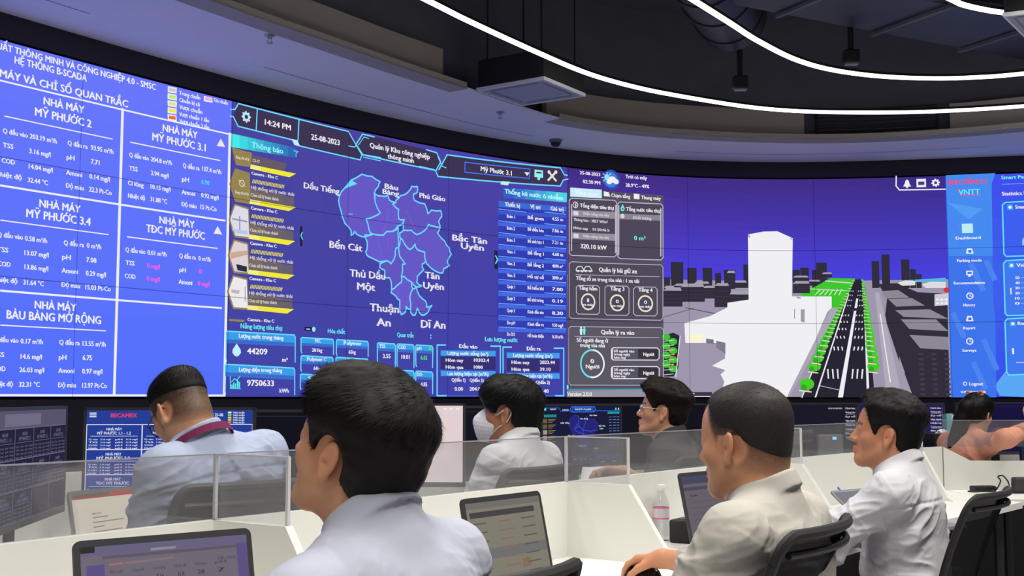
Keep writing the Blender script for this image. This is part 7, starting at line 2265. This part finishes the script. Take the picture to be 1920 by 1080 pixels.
def lanyard_fn(root, Hc, Rh, hs, loc, g):
    Nb, ax, Ft, Lt, nr = g['Nb'], g['ax'], g['Ft'], g['Lt'], g['nr']
    m = MB(); n = 22
    top = []
    for k in range(n + 1):
        a = math.radians(-150 + 300 * k / n)        # 0 = back
        d = -Ft * math.cos(a) + Lt * math.sin(a)
        rr = nr * 1.10 + .026
        fz = .030 - .055 * ((1 - math.cos(a)) / 2) ** 1.0
        p = Nb + d * rr * (1 + .12 * (1 - math.cos(a)) / 2) + ax * fz
        top.append((p, d))
    top.append((g['chest'] + Ft * (.155) + Lt * .02 + ax * .02, Ft)); top.insert(0, (g['chest'] + Ft * .155 - Lt * .02 + ax * .02, Ft))
    vs = []; fs = []
    for p, d in top:
        for z_, o_ in ((.010, .0), (-.010, .006)):
            vs += [tuple(p + ax * z_ + d * o_ - loc), tuple(p + ax * z_ + d * (o_ + .0025) - loc)]
    for k in range(len(top) - 1):
        a = 4 * k; b = a + 4
        fs += [(a, b, b + 1, a + 1), (a + 1, b + 1, b + 3, a + 3), (a + 3, b + 3, b + 2, a + 2), (a + 2, b + 2, b, a)]
    m.add(vs, fs); m.build('lanyard', cloth_mat('maroon_ribbon', (122, 44, 84)), root, False)

def SK(n, rgb): return skin_mat(n, rgb)
SK1 = SK('skin_tan', (196, 142, 108)); SK2 = SK('skin_light_tan', (212, 160, 126)); SK3 = SK('skin_brown_tan', (188, 130, 98)); SK4 = SK('skin_pale', (222, 178, 150))
W_BLUE = cloth_mat('pale_blue_shirt', (172, 175, 190)); W_BLUE2 = cloth_mat('light_blue_shirt', (172, 182, 208)); W_CREAM = cloth_mat('cream_white_shirt', (172, 168, 160)); W_WHITE = cloth_mat('white_shirt', (190, 188, 194)); W_WHITE2 = cloth_mat('bright_white_shirt', (214, 214, 218)); W_CHAR = cloth_mat('charcoal_tshirt', (62, 62, 66), melange=.3); W_PEACH = cloth_mat('peach_blouse', (212, 148, 124))
def DN(y): a = math.radians(y); return v3(-math.sin(a), math.cos(a), 0)
# ------------------------------------------------------------------ the seven people
G1 = 'people working at the desks'
MOUSE_P = np.array([MOUSE.x, MOUSE.y, Z_DESK])
person(dict(head=(666, 850, 1.90), yaw=62, tyaw=58, pitch=-18, scale=.95, h=.0036, neck=(-.042, 0, -.112), lean=-.06, leanl=-.04, shz=-.082, seed=3, wide=1.06, sw=.182,
    skin=SK1, label='man nearest the camera in a pale blue shirt, seen from behind, short thick black hair', group=G1,
    armL=dict(), armR=dict(),
    hair=dict(top=.027, side=.015, back=.006, front=.004, hl0=(.086, .102), hl1=(.040, .004), burn=-.016, nape=-.100, behind=-.036, strands=24000, len=.026, lift=.07, sw=.0005, clump=.0035, whorl=(-.072, -.022, .098), rgb=(17, 14, 14), mat='black_brown_hair', sweep=(.25, 0, 0)),
    shirt=dict(mat=W_BLUE, sl=1.95, amp=.008, yz=.115), face=dict(w=1.02, ear=6, cheek=1.06)))
person(dict(head=(341, 775, 3.22), yaw=50, tyaw=55, pitch=33, scale=.87, h=.0045, neck=(-.058, -.012, -.080), shy=-.035, leanl=-.06, lean=-.16, seed=11, wide=1.04, deep=1.08, sw=.168, fat=1.10, neckr=.052, armL=dict(elbow=(.05, -.015, -.27, 0)),
    skin=SK2, label='man in a light blue short-sleeved shirt with glasses and a maroon lanyard, head bent over', group=G1,
    hair=dict(top=.015, side=.0022, z0=.055, hl0=(.080, .100), hl1=(.035, .045), cutside=.046, cutslope=-.22, burn=.02, nape=.0, strands=7000, len=.012, lift=.6, sw=.0008, clump=.001, fade=1.0, fz0=-.055, rgb=(24, 21, 21), mat='black_crop_hair', edge=.012),
    shirt=dict(mat=W_BLUE2, sl=.92, amp=.011, yz=.10, inf=.018), extras=(glasses_fn(mat('dark_frame', (30, 26, 28), .35)), lanyard_fn), trousers=cloth_mat('navy_trousers', (38, 42, 60))))
person(dict(head=(955, 775, 4.40), yaw=72, tyaw=60, pitch=-6, scale=.95, h=.0048, neck=(-.042, 0, -.108), lean=-.07, seed=21, sw=.172,
    skin=SK3, label='man in a white shirt wearing a white face mask, black hair with a full fringe', group=G1,
    hair=dict(top=.024, side=.017, back=.006, front=.012, hl0=(.118, .030), hl1=(.045, -.004), burn=-.012, nape=-.088, behind=-.036, strands=6000, len=.026, lift=.15, sw=.0011, clump=.005, rgb=(15, 14, 15), mat='black_hair', fall=.5),
    shirt=dict(mat=W_WHITE2, sl=1.9, amp=.009, yz=.10), extras=(mask_fn,)))
person(dict(head=(1242, 773, 5.35), yaw=80, tyaw=68, pitch=-11, scale=.95, h=.0048, neck=(-.040, 0, -.112), lean=-.05, seed=31, sw=.170,
    skin=SK2, label='young man with silver-rimmed glasses in a charcoal shirt, seen in profile', group=G1,
    armL=dict(elbow=(.615, 5.12, .83), wrist=tuple(at_depth(1172, 885, 5.02)), hand=dict(fwd=(-.9, -.2, .1), up=(0, .2, 1), curl=(18, 40, 30))),
    hair=dict(top=.034, side=.012, back=.003, front=.012, hl0=(.092, .072), hl1=(.040, .004), burn=-.016, nape=-.080, behind=-.034, strands=7000, len=.022, lift=.14, sw=.0012, clump=.008, rgb=(28, 20, 19), mat='dark_brown_hair', sweep=(.4, 0, .2)),
    shirt=dict(mat=W_CHAR, sl=1.0, amp=.005, collar=False, yoke=False), extras=(glasses_fn(mat('silver_frame', (190, 190, 195), .25, .8)),)))
person(dict(head=(1397, 832, 2.65), yaw=48, tyaw=56, pitch=2, roll=0, scale=1.0, h=.0042, neck=(-.048, 0, -.118), lean=-.02, seed=43, wide=1.02, deep=1.0, sw=.180, neckr=.054, fat=1.05,
    skin=SK1, label='man in a cream white shirt with close-cropped receding hair, hand on a black mouse', group=G1,
    armR=dict(elbow=(.625, 3.02, .825), wrist=tuple(MOUSE_P + v3(.052, -.072, .062)), hand=dict(fwd=(-.58, .80, -.16), up=(.1, 0, 1), curl=(20, 30, 22), grip=True)),
    hair=dict(top=.009, side=.0022, z0=.040, hl0=(.070, .112), hl1=(.022, .038), cutside=.030, cutslope=-.60, burn=.012, nape=-.06, behind=.0, strands=7000, len=.010, lift=.45, sw=.0007, clump=.001, fade=1.0, fz0=-.052, fsoft=.06, sx=.030, rgb=(44, 39, 39), mat='clipped_hair', edge=.010),
    shirt=dict(mat=W_CREAM, sl=1.75, amp=.010, yz=.12, inf=.017), face=dict(w=1.04, cheek=1.05, ear=30)))
person(dict(head=(1661, 815, 3.92), yaw=72, tyaw=60, pitch=-9, scale=.95, h=.0045, neck=(-.042, 0, -.112), lean=-.05, seed=57, sw=.176,
    skin=SK3, label='man with thick black hair in a white shirt, reaching left across the desk', group=G1,
    armL=dict(elbow=(.965, 3.80, .80), wrist=(.735, 3.99, .803), hand=dict(fwd=(-.75, .55, .05), up=(0, 0, 1), curl=(12, 26, 18))),
    hair=dict(top=.032, side=.011, back=.002, front=.008, hl0=(.082, .100), hl1=(.042, -.004), burn=-.018, nape=-.085, behind=-.036, strands=9000, len=.022, lift=.10, sw=.001, clump=.006, rgb=(14, 13, 14), mat='jet_black_hair', sweep=(.2, 0, .1)),
    shirt=dict(mat=W_WHITE, sl=1.9, amp=.013, yz=.10, inf=.016)))
def hair_tie(root, Hc, Rh, hs, loc, g):
    for p, r, n in (((-.045, -.030, .133), .014, 'hair_tie'), ((-.045, .055, .122), .010, 'hair_clip')):
        m = MB(); c_ = Hc + Rh @ (v3(*p) * hs) - loc
        ring = [tuple(c_ + Rh @ v3(.35 * r * math.sin(4 * a) * .3, r * math.cos(a), r * .7 * math.sin(a))) for a in np.linspace(0, 2 * math.pi, 21)]
        m.tube(ring, .0065, 8); m.build(n, cloth_mat('orange_scrunchie', (222, 150, 92)), root, True)
person(dict(head=(1832, 777, 6.95), yaw=-52, tyaw=-70, pitch=6, roll=8, scale=.92, h=.0055, neck=(-.050, 0, -.105), lean=-.20, leanl=.0, seed=71, sw=.158, wide=.92, neckr=.047, fat=.82,
    skin=SK4, label='woman in a peach blouse with a long black ponytail, one hand raised', group=G1,
    armR=dict(elbow=tuple(at_depth(1887, 822, 6.64)), wrist=tuple(at_depth(1938, 801, 6.85)), hand=dict(fwd=(.15, .05, 1), up=(.3, -1, 0), curl=(14, 20, 16))),
    hair=dict(top=.012, side=.010, back=.010, hl0=(.086, .085), hl1=(.036, -.030), burn=-.045, nape=-.070, behind=-.045, strands=5000, len=.03, lift=.08, sw=.0012, clump=.004, rgb=(24, 22, 24), mat='jet_black_hair', whorl=(.05, 0, .15), fall=.2, earr=.020,
              locks=(([(-.085, 0, .075), (-.115, .01, .03), (-.125, .02, -.05), (-.135, .02, -.12), (-.160, .025, -.175), (-.185, .03, -.215)], [.034, .046, .050, .048, .040, .022]),)),
    shirt=dict(mat=W_PEACH, name='blouse', sl=1.9, amp=.005, yoke=False, colh=.034), extras=(hair_tie,)))
# paper held by the man in glasses
q = at_depth(1128, 890, 5.02)
m = MB(); n = 8; vs = []
for j in range(n + 1):
    for i in range(n + 1):
        u = i / n - .5; v = j / n - .5; vs.append((u * .17, v * .12, .01 * math.sin(u * 3) + .006 * v))
m.add(vs, [(j * (n + 1) + i, j * (n + 1) + i + 1, (j + 1) * (n + 1) + i + 1, (j + 1) * (n + 1) + i) for j in range(n) for i in range(n)])
o = m.build('paper_sheet', mat('white_paper', (240, 240, 240), .7), None, True); o.location = q; o.rotation_euler = (math.radians(28), math.radians(4), math.radians(-8)); tag(o, 'white sheet held up by the man in glasses behind the clear guard', 'paper')
so = o.modifiers.new('thick', 'SOLIDIFY'); so.thickness = .0006
